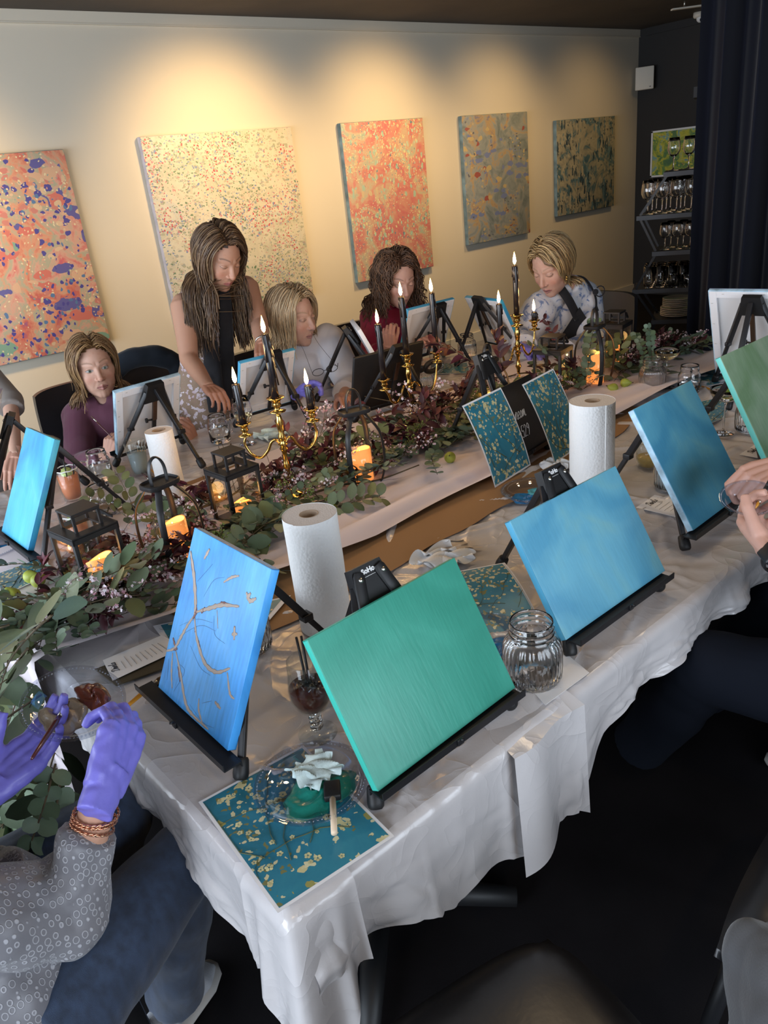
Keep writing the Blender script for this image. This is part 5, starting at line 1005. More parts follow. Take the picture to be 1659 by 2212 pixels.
# the tail spilling over the left end of the table to the floor
for k in range(17):
    t_ = rg.random(); p = np.array([0.30-0.07*rg.random(), rg.uniform(1.66, 2.16), 0.80-0.72*t_]); put(rg.choice(['big', 'big', 'euc', 'euc', 'burg']), *p, PI+rg.uniform(-0.9, 0.9), -rg.uniform(0.3, 1.3), rg.uniform(-1.5, 1.5), rg.uniform(1.0, 1.35))
for (px, py, s) in [(60, 1400, 1.35), (30, 1460, 1.5), (90, 1500, 1.3), (20, 1560, 1.3), (60, 1600, 1.2), (110, 1330, 1.2), (20, 1350, 1.2)]:
    p = PX(px, py, 0.24); put('big', p[0], p[1], p[2], PI+rg.uniform(-1.5, 0.2), -rg.uniform(0.2, 0.9), rg.uniform(-1, 1), s)
for (px, py, s) in [(50, 1700, 1.5), (90, 1740, 1.5), (130, 1690, 1.4), (30, 1770, 1.4), (120, 1650, 1.3)]:
    p = PX(px, py, 0.22); put('euc', p[0], p[1], p[2], PI+rg.uniform(-1.0, 1.0), -rg.uniform(0.6, 1.2), rg.uniform(-1, 1), s); put('big', p[0]-0.02, p[1]+0.03, p[2]-0.06, PI+rg.uniform(-1, 1), -rg.uniform(0.6, 1.2), rg.uniform(-1, 1), s*0.8)
for (px, py, z, yaw, s) in [(250, 1300, 0.80, 5.6, 0.9), (185, 1335, 0.79, 4.8, 0.9), (130, 1340, 0.79, 5.0, 1.1), (300, 1255, 0.80, 5.8, 0.9), (90, 1320, 0.80, 4.4, 1.0), (350, 1180, 0.80, 5.5, 0.9)]:
    for kk, dd in (('burg', 0.0), ('blos', 0.5), ('euc', -0.5)): p = PZ(px, py, z); put(kk, p[0], p[1], z+0.01, yaw+dd, 0.15, 0.2, s)
for (px, py, s) in [(110, 1310, 1.0), (165, 1290, 0.9), (60, 1360, 1.1)]: p = PZ(px, py, 0.80); put('big', p[0], p[1], 0.80, 4.6+s, 0.25, 0.3, s)
# figs
FIG = 'green figs tucked into the garland'
f0 = None
for lb, px, py, z in [('green fig at the left end, highest of the left three', 65, 1245, 0.80), ('green fig leaning against the highest one at the left end', 82, 1254, 0.795), ('green fig under the twigs near the left edge of the photo', 28, 1285, 0.80), ('small green fig cut by the left edge of the photo', 8, 1315, 0.80), ('green fig left of the lantern beside the nearest candelabrum', 705, 1026, 0.80), ('pale green fig beneath the two near the nearest candelabrum', 680, 1043, 0.79),
    ('green fig before the left teal print', 972, 988, 0.80), ('small green fig at the near edge of the garland beside the paper roll', 573, 1183, 0.775), ('bright green fig right of the rounded lantern with the glowing candle', 1350, 827, 0.79), ('dim green fig beside the bright one at the garland end', 1325, 838, 0.78), ('green fig low behind the paper roll', 716, 1100, 0.78)]:
    p = PZ(px, py, z); s = 0.9 if 'small' in lb else 1.05
    if f0 is None:
        f0 = thing('fig', lb, 'fig', p, 0, FIG); G().lathe([(0, -0.018), (0.010, -0.016), (0.017, -0.008), (0.0185, 0.0), (0.015, 0.010), (0.008, 0.019), (0.004, 0.025), (0, 0.026)], 20).build('flesh', M['fig'], f0); G().tube([(0, 0, 0.024), (0.002, 0, 0.032)], 0.0022, 7).build('stalk', M['stem'], f0); f0.rotation_euler = (1.2, 0.2, 0.6)
    else: o = dup(f0, lb, p); o.rotation_euler = (rg.uniform(0.7, 1.6), rg.uniform(-0.5, 0.5), rg.uniform(0, 6)); o.scale = (s, s, s)
# ================================================================== people
def remesh(g, voxel, smooth=2, noise=None):
    v, f, c = g.arr(); me = bpy.data.meshes.new('tmp'); me.from_pydata(v.tolist(), [], f); o = bpy.data.objects.new('tmp', me); COL.objects.link(o)
    m = o.modifiers.new('r', 'REMESH'); m.mode = 'VOXEL'; m.voxel_size = voxel
    if smooth: s = o.modifiers.new('s', 'SMOOTH'); s.factor = 0.5; s.iterations = smooth
    dg = bpy.context.evaluated_depsgraph_get(); e = bpy.data.meshes.new_from_object(o.evaluated_get(dg)); bpy.data.objects.remove(o); bpy.data.meshes.remove(me)
    n = len(e.vertices); V = np.empty(n*3); e.vertices.foreach_get('co', V); V = V.reshape(-1, 3); N_ = np.empty(n*3); e.vertex_normals.foreach_get('vector', N_); N_ = N_.reshape(-1, 3)
    F = [tuple(p.vertices) for p in e.polygons]; bpy.data.meshes.remove(e)
    if noise is not None: V = V+N_*noise(V)[:, None]
    return V, F, N_
def n3(p, sc, seed=0.0):   # cheap smooth 3-D noise from sines
    x, y, z = (p*sc).T; return (np.sin(x*1.3+1.7*np.sin(y*0.9+seed)+seed)+np.sin(y*1.7+1.3*np.sin(z*1.1+seed*2))+np.sin(z*1.5+1.9*np.sin(x*0.7+seed*3)))/3
def folds3(amp, sc, seed, w=(1, 1, 1)):
    return lambda V: amp*(np.abs(n3(V*np.array(w), sc, seed))*1.6-0.5)+amp*0.5*n3(V, sc*2.3, seed+1)
def cutmesh(V, F, keep):
    c = np.array([V[list(f)].mean(0) for f in F]); k = keep(c); return [f for f, a in zip(F, k) if a]
def capsule_d(p, a, b, ra, rb):
    a = np.array(a); b = np.array(b); ab = b-a; t = np.clip(((p-a) @ ab)/ab.dot(ab), 0, 1); return np.linalg.norm(p-a-t[:, None]*ab, axis=1)-(ra+(rb-ra)*t)
def ell_d(p, c, r):
    r = np.array(r); q = (p-np.array(c))/r; k = np.linalg.norm(q, axis=1); return k*(k-1)/np.maximum(np.linalg.norm(q/r, axis=1), 1e-6)
def smin(a, b, k): h = np.clip(0.5+0.5*(b-a)/k, 0, 1); return b*(1-h)+a*h-k*h*(1-h)
def smax(a, b, k): return -smin(-a, -b, k)
def head_sdf(p, jaw=1.0, nose=1.0, full=1.0):
    q = p.copy(); q[:, 0] = np.abs(q[:, 0])
    d = ell_d(q, (0, -0.012, 0.030), (0.076, 0.098, 0.092)); d = smin(d, ell_d(q, (0, 0.026, -0.040), (0.0595*full, 0.068, 0.078*jaw)), 0.03)
    d = smin(d, capsule_d(q, (0, 0.028, -0.090*jaw), (0.040*full, 0.004, -0.060), 0.024, 0.022), 0.025); d = smin(d, capsule_d(q, (0, 0.068, -0.099*jaw), (0.008, 0.066, -0.099*jaw), 0.016, 0.014), 0.02)
    d = smin(d, capsule_d(q, (0.036*full, 0.058, -0.026), (0.048*full, 0.044, -0.012), 0.020, 0.017), 0.02)
    d = smin(d, capsule_d(q, (0.012, 0.079, 0.026), (0.044, 0.064, 0.030), 0.0085, 0.007), 0.014)
    d = smax(d, -capsule_d(q, (0.026, 0.103, 0.008), (0.040, 0.094, 0.006), 0.0145, 0.012), 0.012); d = smin(d, ell_d(q, (0.0315, 0.0735, 0.006), (0.0145, 0.0135, 0.0115)), 0.004)
    d = smin(d, capsule_d(q, (0, 0.085, 0.014), (0, 0.108*nose, -0.026), 0.0068, 0.0098), 0.009); d = smin(d, capsule_d(q, (0, 0.106*nose, -0.030), (0, 0.100, -0.033), 0.0105, 0.009), 0.006); d = smin(d, ell_d(q, (0.0125, 0.092, -0.034), (0.0075, 0.011, 0.0075)), 0.005)
    d = smin(d, capsule_d(q, (0.0, 0.0905, -0.0615), (0.020, 0.081, -0.0655), 0.0060, 0.003), 0.004); d = smin(d, capsule_d(q, (0, 0.0900, -0.0735), (0.017, 0.083, -0.0705), 0.0066, 0.003), 0.004)
    d = smax(d, -capsule_d(q, (0, 0.099, -0.0675), (0.022, 0.088, -0.0678), 0.0018, 0.0012), 0.003); d = smax(d, -capsule_d(q, (0.021, 0.098, -0.042), (0.033, 0.086, -0.066), 0.0022, 0.002), 0.010)
    d = smin(d, ell_d(q, (0.079, -0.014, -0.012), (0.008, 0.018, 0.030)), 0.006); return d
def make_head(skin, lips, brow, open_eyes=False, iris=(0.10, 0.13, 0.10), jaw=1.0, nose=1.0, full=1.0, blush=0.14, mouth_open=0.0):
    nl, nt = 230, 190; t = np.linspace(-1, 1, nl+1)[:-1]; ph = PI*(0.38*t+0.62*t**3); s = np.linspace(-1, 1, nt); th = PI/2*(0.62*s+0.38*s**3)-0.16*(1-s*s)
    A, B = np.meshgrid(ph, th, indexing='xy'); D = np.stack([np.sin(A)*np.cos(B), np.cos(A)*np.cos(B), np.sin(B)], -1).reshape(-1, 3); c0 = np.array([0, 0.0, -0.005])
    ts = np.linspace(0.19, 0.02, 60); hi = np.full(len(D), 0.0); found = np.zeros(len(D), bool); lo = np.full(len(D), 0.02)
    for a, b in zip(ts[:-1], ts[1:]):
        d = head_sdf(c0+D*b, jaw, nose, full); hit = (~found) & (d < 0); hi[hit] = a; lo[hit] = b; found |= hit
    for _ in range(12):
        m = (hi+lo)/2; d = head_sdf(c0+D*m[:, None], jaw, nose, full); ins = d < 0; lo = np.where(ins, m, lo); hi = np.where(ins, hi, m)
    V = c0+D*((hi+lo)/2)[:, None]; F = [(i*nl+j, i*nl+(j+1) % nl, (i+1)*nl+(j+1) % nl, (i+1)*nl+j) for i in range(nt-1) for j in range(nl)]
    skin = np.array(skin); C_ = np.tile(skin, (len(V), 1)); x, y, z = np.abs(V[:, 0]), V[:, 1], V[:, 2]; fr = y > 0.03
    def mix(mask, col, a=1.0): mask = np.clip(mask*a, 0, 1)[:, None]; return C_*(1-mask)+np.array(col)*mask
    C_ = mix(np.exp(-((x-0.04)/0.018)**2-((z+0.03)/0.018)**2)*fr, skin*np.array([1.0, 0.55, 0.5]), blush*2.5); C_ = mix(np.exp(-((x)/0.016)**2-((z+0.03)/0.014)**2)*fr, skin*np.array([1.0, 0.6, 0.55]), blush*2)
    C_ = mix(0.5*(n3(V, 260, 2) > 0.55)*fr, skin*np.array([0.9, 0.7, 0.62]), 0.5)
    lw = 0.0245; lip = (x < lw) & (y > 0.06) & (z < -0.0675+0.0085*(1-(x/lw)**2)+0.001) & (z > -0.0675-0.0115*(1-(x/lw)**2)); C_ = mix(lip.astype(float), lips, 0.85); C_ = mix(((x < 0.024) & (y > 0.06) & (np.abs(z+0.0676) < 0.0011+mouth_open*(1-(x/0.024)**2))).astype(float), (0.06, 0.02, 0.02), 0.8)
    bz = 0.0325+0.006*np.sin((x-0.014)/0.034*2.2)-0.05*np.maximum(x-0.040, 0); bm = np.exp(-((z-bz)/0.0026)**2)*(x > 0.013)*(x < 0.052)*(y > 0.03); C_ = mix(bm, brow, 0.75)
    ex = (x-0.0315)/0.0155; inr = np.abs(ex) < 1; topz = 0.007+0.0055*(1-ex**2)*(1 if open_eyes else 0.0)-0.003*(0 if open_eyes else 1)*(1-ex**2); botz = 0.0045-0.0045*(1-ex**2)*(1 if open_eyes else 0.75)
    ey = inr & (z < topz) & (z > botz) & (y > 0.045)
    if open_eyes:
        C_[ey] = (0.33, 0.29, 0.27); dd = np.hypot(x-0.0305, z-0.0065); C_[ey & (dd < 0.0058)] = iris; C_[ey & (dd < 0.0026)] = (0.01, 0.01, 0.01)
    C_ = mix(np.exp(-((z-topz)/0.0011)**2)*inr*(y > 0.045), (0.05, 0.03, 0.025), 0.85); C_ = mix(np.exp(-((z-botz)/0.0011)**2)*inr*(y > 0.045), skin*0.35, 0.35)
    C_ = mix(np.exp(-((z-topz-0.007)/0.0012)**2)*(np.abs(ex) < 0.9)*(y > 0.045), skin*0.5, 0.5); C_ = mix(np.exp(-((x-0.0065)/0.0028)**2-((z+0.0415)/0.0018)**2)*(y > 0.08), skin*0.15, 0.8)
    return V, F, C_
def frame(az, pitch, roll=0.0):
    a, p = DEG(az), DEG(pitch); f = np.array([math.cos(a)*math.cos(p), math.sin(a)*math.cos(p), math.sin(p)]); r = nrm(np.cross(f, [0, 0, 1.])); u = np.cross(r, f); ro = DEG(roll); r2 = r*math.cos(ro)+u*math.sin(ro); u2 = np.cross(r2, f); return np.stack([r2, f, u2], 1)   # columns right, forward, up
def hair_geo(c, R, sc, cols, n=800, length=0.30, part=0.02, curl=0.0, off=(0.006, 0.018), spheres=(), seed=1, w=0.0013, fringe=0.0, side_bias=0.9, wave=0.0, vol=1.0, back=0.35, lenvar=0.15, tuck=0.058):
    r = np.random.default_rng(seed); gvec = R.T @ np.array([0, 0, -1.0]); E = np.array([0.079, 0.101, 0.095]); c0 = np.array([0, -0.012, 0.030])
    P = []
    while len(P) < n:
        d = r.normal(0, 1, 3); d /= np.linalg.norm(d); p = c0+d*E
        if p[2] < -0.045 or p[1] > 0.030+(p[2]-0.03)*0.55: continue
        P.append(p)
    P = np.array(P); sg = np.where(P[:, 0] > part, 1.0, -1.0); d = np.stack([sg*side_bias, -back+0*sg+fringe*(P[:, 1] > 0.02), np.full(n, 0.12)], 1); d += r.normal(0, 0.045, (n, 3)); o = r.uniform(off[0], off[1], n)*vol; d = d+np.array([0, -0.15, -1.0])*(np.clip((0.085-P[:, 2])/0.06, 0, 1)[:, None])*2.2
    L = length*(1+r.uniform(-lenvar, 0.05, n)); step = 0.0115; ns = int(length*1.06/step)+2; path = [P.copy()]; ph = r.uniform(0, 6.28, n); fr = r.uniform(0.8, 1.2, n)
    top = np.clip((P[:, 2]-0.0)/0.12, 0, 1); L = L-(1-top)*0.09*min(1, length/0.3); p = P.copy(); travelled = np.zeros(n)
    for k in range(ns):
        nn = (p-c0)/E**2; nn /= np.linalg.norm(nn, axis=1)[:, None]; near = (np.linalg.norm((p-c0)/E, axis=1) < 1.35)[:, None]
        gn = gvec*np.array([1, 0.25, 1]); d = d+np.where(near, gn[None, :], gvec[None, :])*0.26; dt = d-nn*np.sum(d*nn, 1)[:, None]*near*0.9; d = dt/np.linalg.norm(dt, axis=1)[:, None]
        live = (travelled < L)[:, None]; q = p+d*step*live
        if curl: q = q+live*curl*0.006*np.stack([np.cos(k*1.05*fr+ph), np.sin(k*1.05*fr+ph), 0.4*np.sin(k*0.7+ph)], 1)
        if wave: q = q+live*wave*0.004*np.stack([np.sin(k*0.55*fr+ph*0.3), np.cos(k*0.5+ph*0.3)*0.6, 0*ph], 1)
        e = E+o[:, None]; m = np.linalg.norm((q-c0)/e, axis=1); ins = m < 1; q[ins] = c0+(q[ins]-c0)/m[ins, None]
        e2 = np.array([0.063, 0.070, 0.082])+o[:, None]*0.8; c2 = np.array([0, 0.022, -0.040]); m = np.linalg.norm((q-c2)/e2, axis=1); ins = m < 1; q[ins] = c2+(q[ins]-c2)/m[ins, None]
        m = np.linalg.norm((q-c0)/e, axis=1); up_ = (m > 1.06) & (q[:, 2] > 0.045); q[up_] = c0+(q[up_]-c0)/m[up_, None]*1.06
        fz = (q[:, 1] > 0.020) & (q[:, 2] < 0.068) & (np.abs(q[:, 0]) < tuck); q[fz, 0] = q[fz, 0]*0.4+np.where(sg[fz] > 0, 1, -1)*tuck*0.6+0*q[fz, 0]; q[fz, 1] -= 0.004
        nk = (q[:, 2] < -0.09); rr = np.hypot(q[:, 0], q[:, 1]+0.03); s_ = nk & (rr < 0.062+o*1.5); q[s_, 0] = q[s_, 0]/rr[s_]*(0.062+o[s_]*1.5)
        if len(spheres):
            W_ = c+(q*sc) @ R.T
            for (sc_, sr) in spheres:
                dv = W_-np.array(sc_); m = np.linalg.norm(dv, axis=1); rr_ = sr+o*0.7; ins = m < rr_; W_[ins] = np.array(sc_)+dv[ins]/m[ins, None]*rr_[ins, None]
            q = ((W_-c) @ R)/sc
        travelled += step*live[:, 0]; d = np.where(live, (q-p)/np.maximum(np.linalg.norm(q-p, axis=1), 1e-6)[:, None], d); p = q; path.append(p.copy())
    Pt = np.stack(path, 1)                       # (n, k, 3) local
    Wd = c+(Pt*sc) @ R.T; K = Wd.shape[1]; T = np.gradient(Wd, axis=1); T /= np.maximum(np.linalg.norm(T, axis=2), 1e-9)[..., None]
    O_ = Wd-c; S1 = np.cross(T, O_); S1 /= np.maximum(np.linalg.norm(S1, axis=2), 1e-9)[..., None]; S2 = np.cross(S1, T)
    wd = w*sc*np.clip(1.25-np.linspace(0, 1, K)**3*1.0, 0.25, 1.2)[None, :, None]
    ring = np.stack([Wd+S1*wd*1.9, Wd+S2*wd*0.7, Wd-S1*wd*1.9, Wd-S2*wd*0.7], 2)   # n,K,4,3
    V = ring.reshape(-1, 3); F = []; cols = np.array(cols); ci = cols[r.integers(0, len(cols), n)]*r.uniform(0.85, 1.15, n)[:, None]; Cc = np.repeat(ci, K*4, axis=0)
    live = np.concatenate([np.linalg.norm(np.diff(Wd, axis=1), axis=2) > 1e-5], 1)
    idx = np.arange(n*K*4).reshape(n, K, 4)
    q = [np.stack([idx[:, :-1, a], idx[:, :-1, (a+1) % 4], idx[:, 1:, (a+1) % 4], idx[:, 1:, a]], -1)[live] for a in range(4)]
    g = G(); g.add(V, np.concatenate(q).tolist(), Cc)
    # close-fitting scalp layer under the strands
    m = G().sph((0, 0, 0), 1, 40, 28); v, f, _ = m.arr(); v = c0+v*(E+0.002); k = [fc for fc in f if (v[list(fc)].mean(0)[1] < 0.036+(v[list(fc)].mean(0)[2]-0.03)*0.55) and v[list(fc)].mean(0)[2] > -0.06]
    g.add(c+(v*sc) @ R.T, k, np.tile(cols[0]*0.55, (len(v), 1))); return g
def hand_geo(wr, F, N_, S, s=1.0, curl=(0.5, 0.6, 0.7, 0.8), thumb=(0.6, 0.45, 0.5), fat=1.0):
    # wr wrist, F towards the knuckles, N_ the way the palm faces, S the thumb side
    wr = np.array(wr, float); F = nrm(F); N_ = nrm(np.array(N_)-F*np.dot(N_, F)); S = nrm(np.array(S)-F*np.dot(S, F)-N_*np.dot(S, N_)); g = G()
    offs = [0.030, 0.010, -0.010, -0.028]; kl = [0.088, 0.092, 0.087, 0.078]; fl = [(0.040, 0.025, 0.021), (0.044, 0.029, 0.022), (0.041, 0.027, 0.021), (0.032, 0.020, 0.018)]; fr = [0.0088, 0.009, 0.0085, 0.0075]
    for o, k, l, r_, c in zip(offs, kl, fl, fr, curl):
        kn = wr+F*k*s+S*o*s; g.tube([wr+S*o*0.55*s-F*0.01*s, wr+F*0.03*s+S*o*0.8*s, wr+F*0.065*s+S*o*s, kn], [0.0165*s*fat, 0.0155*s*fat, 0.0135*s*fat, 0.0105*s*fat], 12)
        p = kn; pts = [kn-F*0.006*s]; a = 0.0; rs = [r_*1.15]
        for q, ll in enumerate(l):
            a += c*(0.9, 1.1, 0.7)[q]; d = F*math.cos(a)+N_*math.sin(a)+S*(o*0.9)*math.cos(a); p = p+nrm(d)*ll*s; pts += [p-nrm(d)*ll*s*0.5, p]; rs += [r_*(0.98-0.07*q), r_*(0.98-0.09*q)*(1.0 if q < 2 else 0.86)]
        pts[0] = kn-F*0.006*s; g.tube(pts, [x*s*fat for x in rs], 12)
    tb, ta, tc = thumb; p0 = wr+F*0.018*s+S*0.018*s; d1 = nrm(F*0.72+S*tb+N_*ta); p1 = p0+d1*0.042*s; d2 = nrm(d1+F*0.35+N_*tc*0.5-S*0.25*tc); p2 = p1+d2*0.032*s; d3 = nrm(d2+F*0.15+N_*tc*0.5-S*0.45*tc); p3 = p2+d3*0.026*s
    g.tube([p0, (p0+p1)/2, p1, (p1+p2)/2, p2, p3], [0.0155*s*fat, 0.0150*s*fat, 0.0112*s*fat, 0.0102*s*fat, 0.0100*s*fat, 0.0078*s*fat], 12)
    g.tube([wr-F*0.045*s, wr-F*0.01*s, wr+F*0.02*s], [0.0265*s*fat, 0.0265*s*fat, 0.030*s*fat], 16, flat=0.72, side=S); return g
SK = lambda nm, c: mat(nm, c, 0.52, attr=True, sss=0.10, bump=(420, 0.08))
M['skin'] = SK('skin', (0.6, 0.38, 0.28)); M['hair'] = mat('hair', (1, 1, 1), 0.42, attr=True, spec=0.5)
def fabric(name, col, **k): return mat(name, col, 0.85, sheen=0.15, bump=(700, 0.25), **k)
M['glove'] = mat('purple_nitrile', (0.19, 0.17, 0.60), 0.42, spec=0.5, bump=(45, 0.5), bdist=0.003)
def torso(g, pel, ch, neck, hd, sdir, w=1.0, dep=1.0, infl=0.0, neckr=0.050, upto=1.0):
    pel, ch, neck, hd = [np.array(q, float) for q in (pel, ch, neck, hd)]; wst = pel*0.58+ch*0.42; ub = ch*0.45+neck*0.55
    P = [pel-[0, 0, 0.08], pel, wst, ch, ub, neck*0.85+ub*0.15]; r = [0.150, 0.172, 0.138, 0.160, 0.150, 0.075]; fl = [0.72, 0.70, 0.70, 0.66, 0.56, 0.72]
    if upto >= 1: P += [neck*0.7+hd*0.3, hd]; r += [neckr, neckr*0.98]; fl += [0.95, 0.95]
    g.tube(P, [a*w+infl for a in r], 28, flat=[f*dep for f in fl], side=sdir)
def arm(g, sh, el, wr, r=(0.050, 0.040, 0.036, 0.033, 0.023), infl=0.0, end=1.0):
    sh, el, wr = [np.array(q, float) for q in (sh, el, wr)]; wr2 = el+(wr-el)*end
    g.tube([sh, sh*0.5+el*0.5, el*0.93+sh*0.07, el, el*0.9+wr2*0.1, el*0.6+wr2*0.4, wr2], [r[0]+infl, r[1]+0.002+infl, r[2]+infl, r[2]+infl, r[3]+infl+0.001, r[3]+infl, (r[4]+(1-end)*0.012)+infl], 18); g.sph(sh, 0.052+infl, 16, 12)
def person(label, base, hc, hR, hs, skin, headkw, haircfg, pel, neck, shl, shr, arms, cloth, skinw=1.0, armw=1.0, hands=(), sleeve=None, chest=None, legs=None, name='person'):
    """shl/shr shoulders; arms [(elbow, wrist)] left-of-photo first; cloth: list of (name, material, builder)"""
    t = thing(name, label, 'person', base); base = np.array(base, float); neck = np.array(neck, float); shl = np.array(shl, float); shr = np.array(shr, float); sd = nrm(shr-shl)
    ch = chest if chest is not None else (np.array(pel)*0.32+neck*0.68); hd = np.array(hc)+hR @ np.array([0, -0.028, -0.085])*hs if hc is not None else neck+[0, 0, 0.1]
    g = G(); torso(g, pel, ch, neck, hd, sd, skinw)
    for s_, (el, wr) in zip((shl, shr), arms): arm(g, s_, el, wr, r=(0.050*armw, 0.040*armw, 0.036*armw, 0.033*armw, 0.023+0.012*(armw-1)))
    if legs:
        for (hp, kn, an) in legs: g.tube([hp, np.array(hp)*0.5+np.array(kn)*0.5, kn], [0.085, 0.072, 0.054], 18); g.tube([kn, np.array(kn)*0.6+np.array(an)*0.4, an], [0.054, 0.052, 0.036], 18); g.sph(kn, 0.056, 14, 10)
    V, F, _ = remesh(g, 0.0065, 3); B = G(); B.add(V, F, np.array(skin))
    if hc is not None:
        v, f, c = make_head(skin, **headkw); B.add(np.array(hc)+(v*hs) @ hR.T, f, c)
    for (kind, hg) in hands:
        if kind == 'skin': v, f, _ = remesh(hg, 0.0026, 3); B.add(v, f, np.array(skin)*np.array([1.03, 0.93, 0.92]))
    B.build('body', M['skin'], t, off=base)
    for (kind, hg) in hands:
        if kind == 'glove':
            v, f, _ = remesh(hg, 0.0028, 2, lambda V: 0.0016*n3(V, 150, 3)); G().add(v, f).build('glove', M['glove'], t, off=base)
    if haircfg: hair_geo(np.array(hc), hR, hs, **haircfg).build('hair', M['hair'], t, off=base)
    for nm, mt, fn in cloth:
        r_ = fn(dict(pel=pel, ch=ch, neck=neck, hd=hd, sd=sd, shl=shl, shr=shr, arms=arms))
        if isinstance(r_, G): r_.build(nm, mt, t, off=base)
        else: G().add(r_[0], r_[1]).build(nm, mt, t, off=base)
    return t
def top_cloth(infl=0.016, sl=1.0, noise=None, sleeves=True, slr=0.012, neckcut=None, keep=None, vox=0.007, w=1.0, sm=3):
    def fn(d):
        g = G(); torso(g, d['pel'], d['ch'], d['neck'], d['hd'], d['sd'], w, infl=infl, upto=0)
        g.tube([d['neck']*0.9+d['shl']*0.1, d['shl']], [0.055+infl*0.5, 0.052+infl], 14); g.tube([d['neck']*0.9+d['shr']*0.1, d['shr']], [0.055+infl*0.5, 0.052+infl], 14)
        if sleeves:
            for s_, (el, wr) in zip((d['shl'], d['shr']), d['arms']): arm(g, s_, el, wr, infl=infl*0.6+slr, end=sl)
        V, F, N_ = remesh(g, vox, sm, noise); return (V, F if keep is None else cutmesh(V, F, keep))
    return fn
# ---- 1: seated person in maroon sweatshirt
M['maroon'] = fabric('maroon_knit', (0.115, 0.035, 0.062)); M['navy'] = mat('navy_cloth', (0.006, 0.008, 0.014), 0.9, spec=0.15); M['black_cloth'] = fabric('black_cloth', (0.010, 0.010, 0.013))
hc = PD(204, 792, 3.50); R1 = frame(256, -3, -3); nb = hc+R1 @ np.array([0, -0.05, -0.165]); shl = PD(172, 900, 3.62); shr = PD(292, 868, 3.66); pel = np.array([(shl+shr)[0]/2, (shl+shr)[1]/2+0.03, 0.50])
wl = PD(236, 985, 3.28); wr_ = PD(420, 958, 3.30)
hL = hand_geo(wl, PD(243, 930, 3.22)-wl, RM @ [0.3, 0.1, 0.9], RM @ [0.9, -0.2, 0.2], 0.95, (1.1, 1.2, 1.25, 1.3), (0.5, 0.5, 0.9)); hR_ = hand_geo(wr_, PD(403, 915, 3.22)-wr_, RM @ [-0.8, 0.2, 0.4], RM @ [-0.3, -0.8, -0.3], 0.95, (0.7, 0.9, 1.0, 1.0), (0.9, 0.4, 0.2))
person('person with bobbed hair in a maroon sweatshirt looking at the camera', (pel[0], pel[1], 0), hc, R1, 1.08, (0.50, 0.29, 0.21), dict(lips=(0.36, 0.14, 0.12), brow=(0.22, 0.13, 0.08), open_eyes=True, full=1.10, jaw=1.04),
    dict(cols=[(0.17, 0.088, 0.035), (0.23, 0.13, 0.055), (0.33, 0.20, 0.09), (0.12, 0.06, 0.025)], n=1900, length=0.265, part=-0.012, seed=3, off=(0.004, 0.022), wave=0.2, tuck=0.066), pel, nb, shl, shr, [(PD(172, 1010, 3.45), wl), (PD(385, 1000, 3.60), wr_)],
    [('sweatshirt', M['maroon'], top_cloth(0.018, 0.86, folds3(0.006, 16, 1.0), slr=0.018)), ('trousers', M['navy'], lambda d: (lambda g: (g.tube([d['pel'], d['pel']+[-0.1, -0.35, -0.02]], [0.12, 0.08], 16), g.tube([d['pel'], d['pel']+[0.12, -0.35, -0.02]], [0.12, 0.08], 16), g)[-1])(G()))], hands=[('skin', hL), ('skin', hR_)])
brush('slim brown brush held by the person in the maroon sweatshirt', PD(242, 945, 3.20), PD(196, 898, 3.24), 'brush_brown', 0.0028, group='brushes held in hands')
# ---- 2: standing person in floral dress
M['dress'] = paintmat('floral_dress', [(0.3, (0.28, 0.19, 0.13)), (0.6, (0.33, 0.23, 0.16))], [(40, 0.44, 0.34, [(0, (0.66, 0.56, 0.60)), (0.5, (0.58, 0.46, 0.50)), (0.8, (0.70, 0.62, 0.66))]), (80, 0.20, 0.30, [(0, (0.33, 0.18, 0.17)), (0.6, (0.42, 0.26, 0.24))])], 3.0, 4.0, 0.85, 0.05)
hc = PD(474, 556, 3.36); R2 = frame(272, -30, 4); nb = hc+R2 @ np.array([0, -0.075, -0.155]); shl = PD(396, 658, 3.46); shr = PD(532, 620, 3.60); pel = PD(448, 850, 3.80)
w1 = PD(452, 838, 3.22); w2 = PD(567, 742, 3.38)
h1 = hand_geo(w1, PD(490, 868, 3.10)-w1, RM @ [0.1, 0.9, 0.3], RM @ [0.6, -0.5, 0.2], 0.95, (0.6, 0.7, 0.8, 0.9), (0.5, 0.5, 0.5)); h2 = hand_geo(w2, PD(572, 785, 3.27)-w2, RM @ [0.0, 0.3, 0.9], RM @ [-0.9, 0, 0], 0.95, (0.8, 0.9, 0.9, 0.9), (0.4, 0.5, 0.5))
def dress_keep(hc=hc, nb=nb): return lambda c: ~((c[:, 2] > nb[2]-0.22) & (np.abs((c-nb) @ nrm(shr-shl)) < 0.028+0.34*np.maximum(c[:, 2]-(nb[2]-0.20), 0)) & (((c-nb) @ np.array([-0.3, -1.0, 0])) > 0.0)) & ~(c[:, 2] > nb[2]-0.01)
def dress(d):
    g = G(); torso(g, d['pel'], d['ch'], d['neck'], d['hd'], d['sd'], 0.83, infl=0.014, upto=0); p = np.array(d['pel'], float)
    g.tube([p+[0, 0, 0.05], p-[0, 0, 0.12], p-[0, -0.02, 0.4], p-[0, -0.02, 0.62]], [0.155, 0.195, 0.24, 0.29], 32, flat=[0.72, 0.74, 0.8, 0.8], side=d['sd'])
    for s_, o_ in ((d['shl'], 1), (d['shr'], -1)): g.tube([d['neck']*0.62+s_*0.38, d['neck']*0.25+s_*0.75], [0.045, 0.047], 12)
    V, F, _ = remesh(g, 0.008, 3, folds3(0.006, 13, 2.0, (1, 1, 0.35))); return V, cutmesh(V, F, dress_keep())
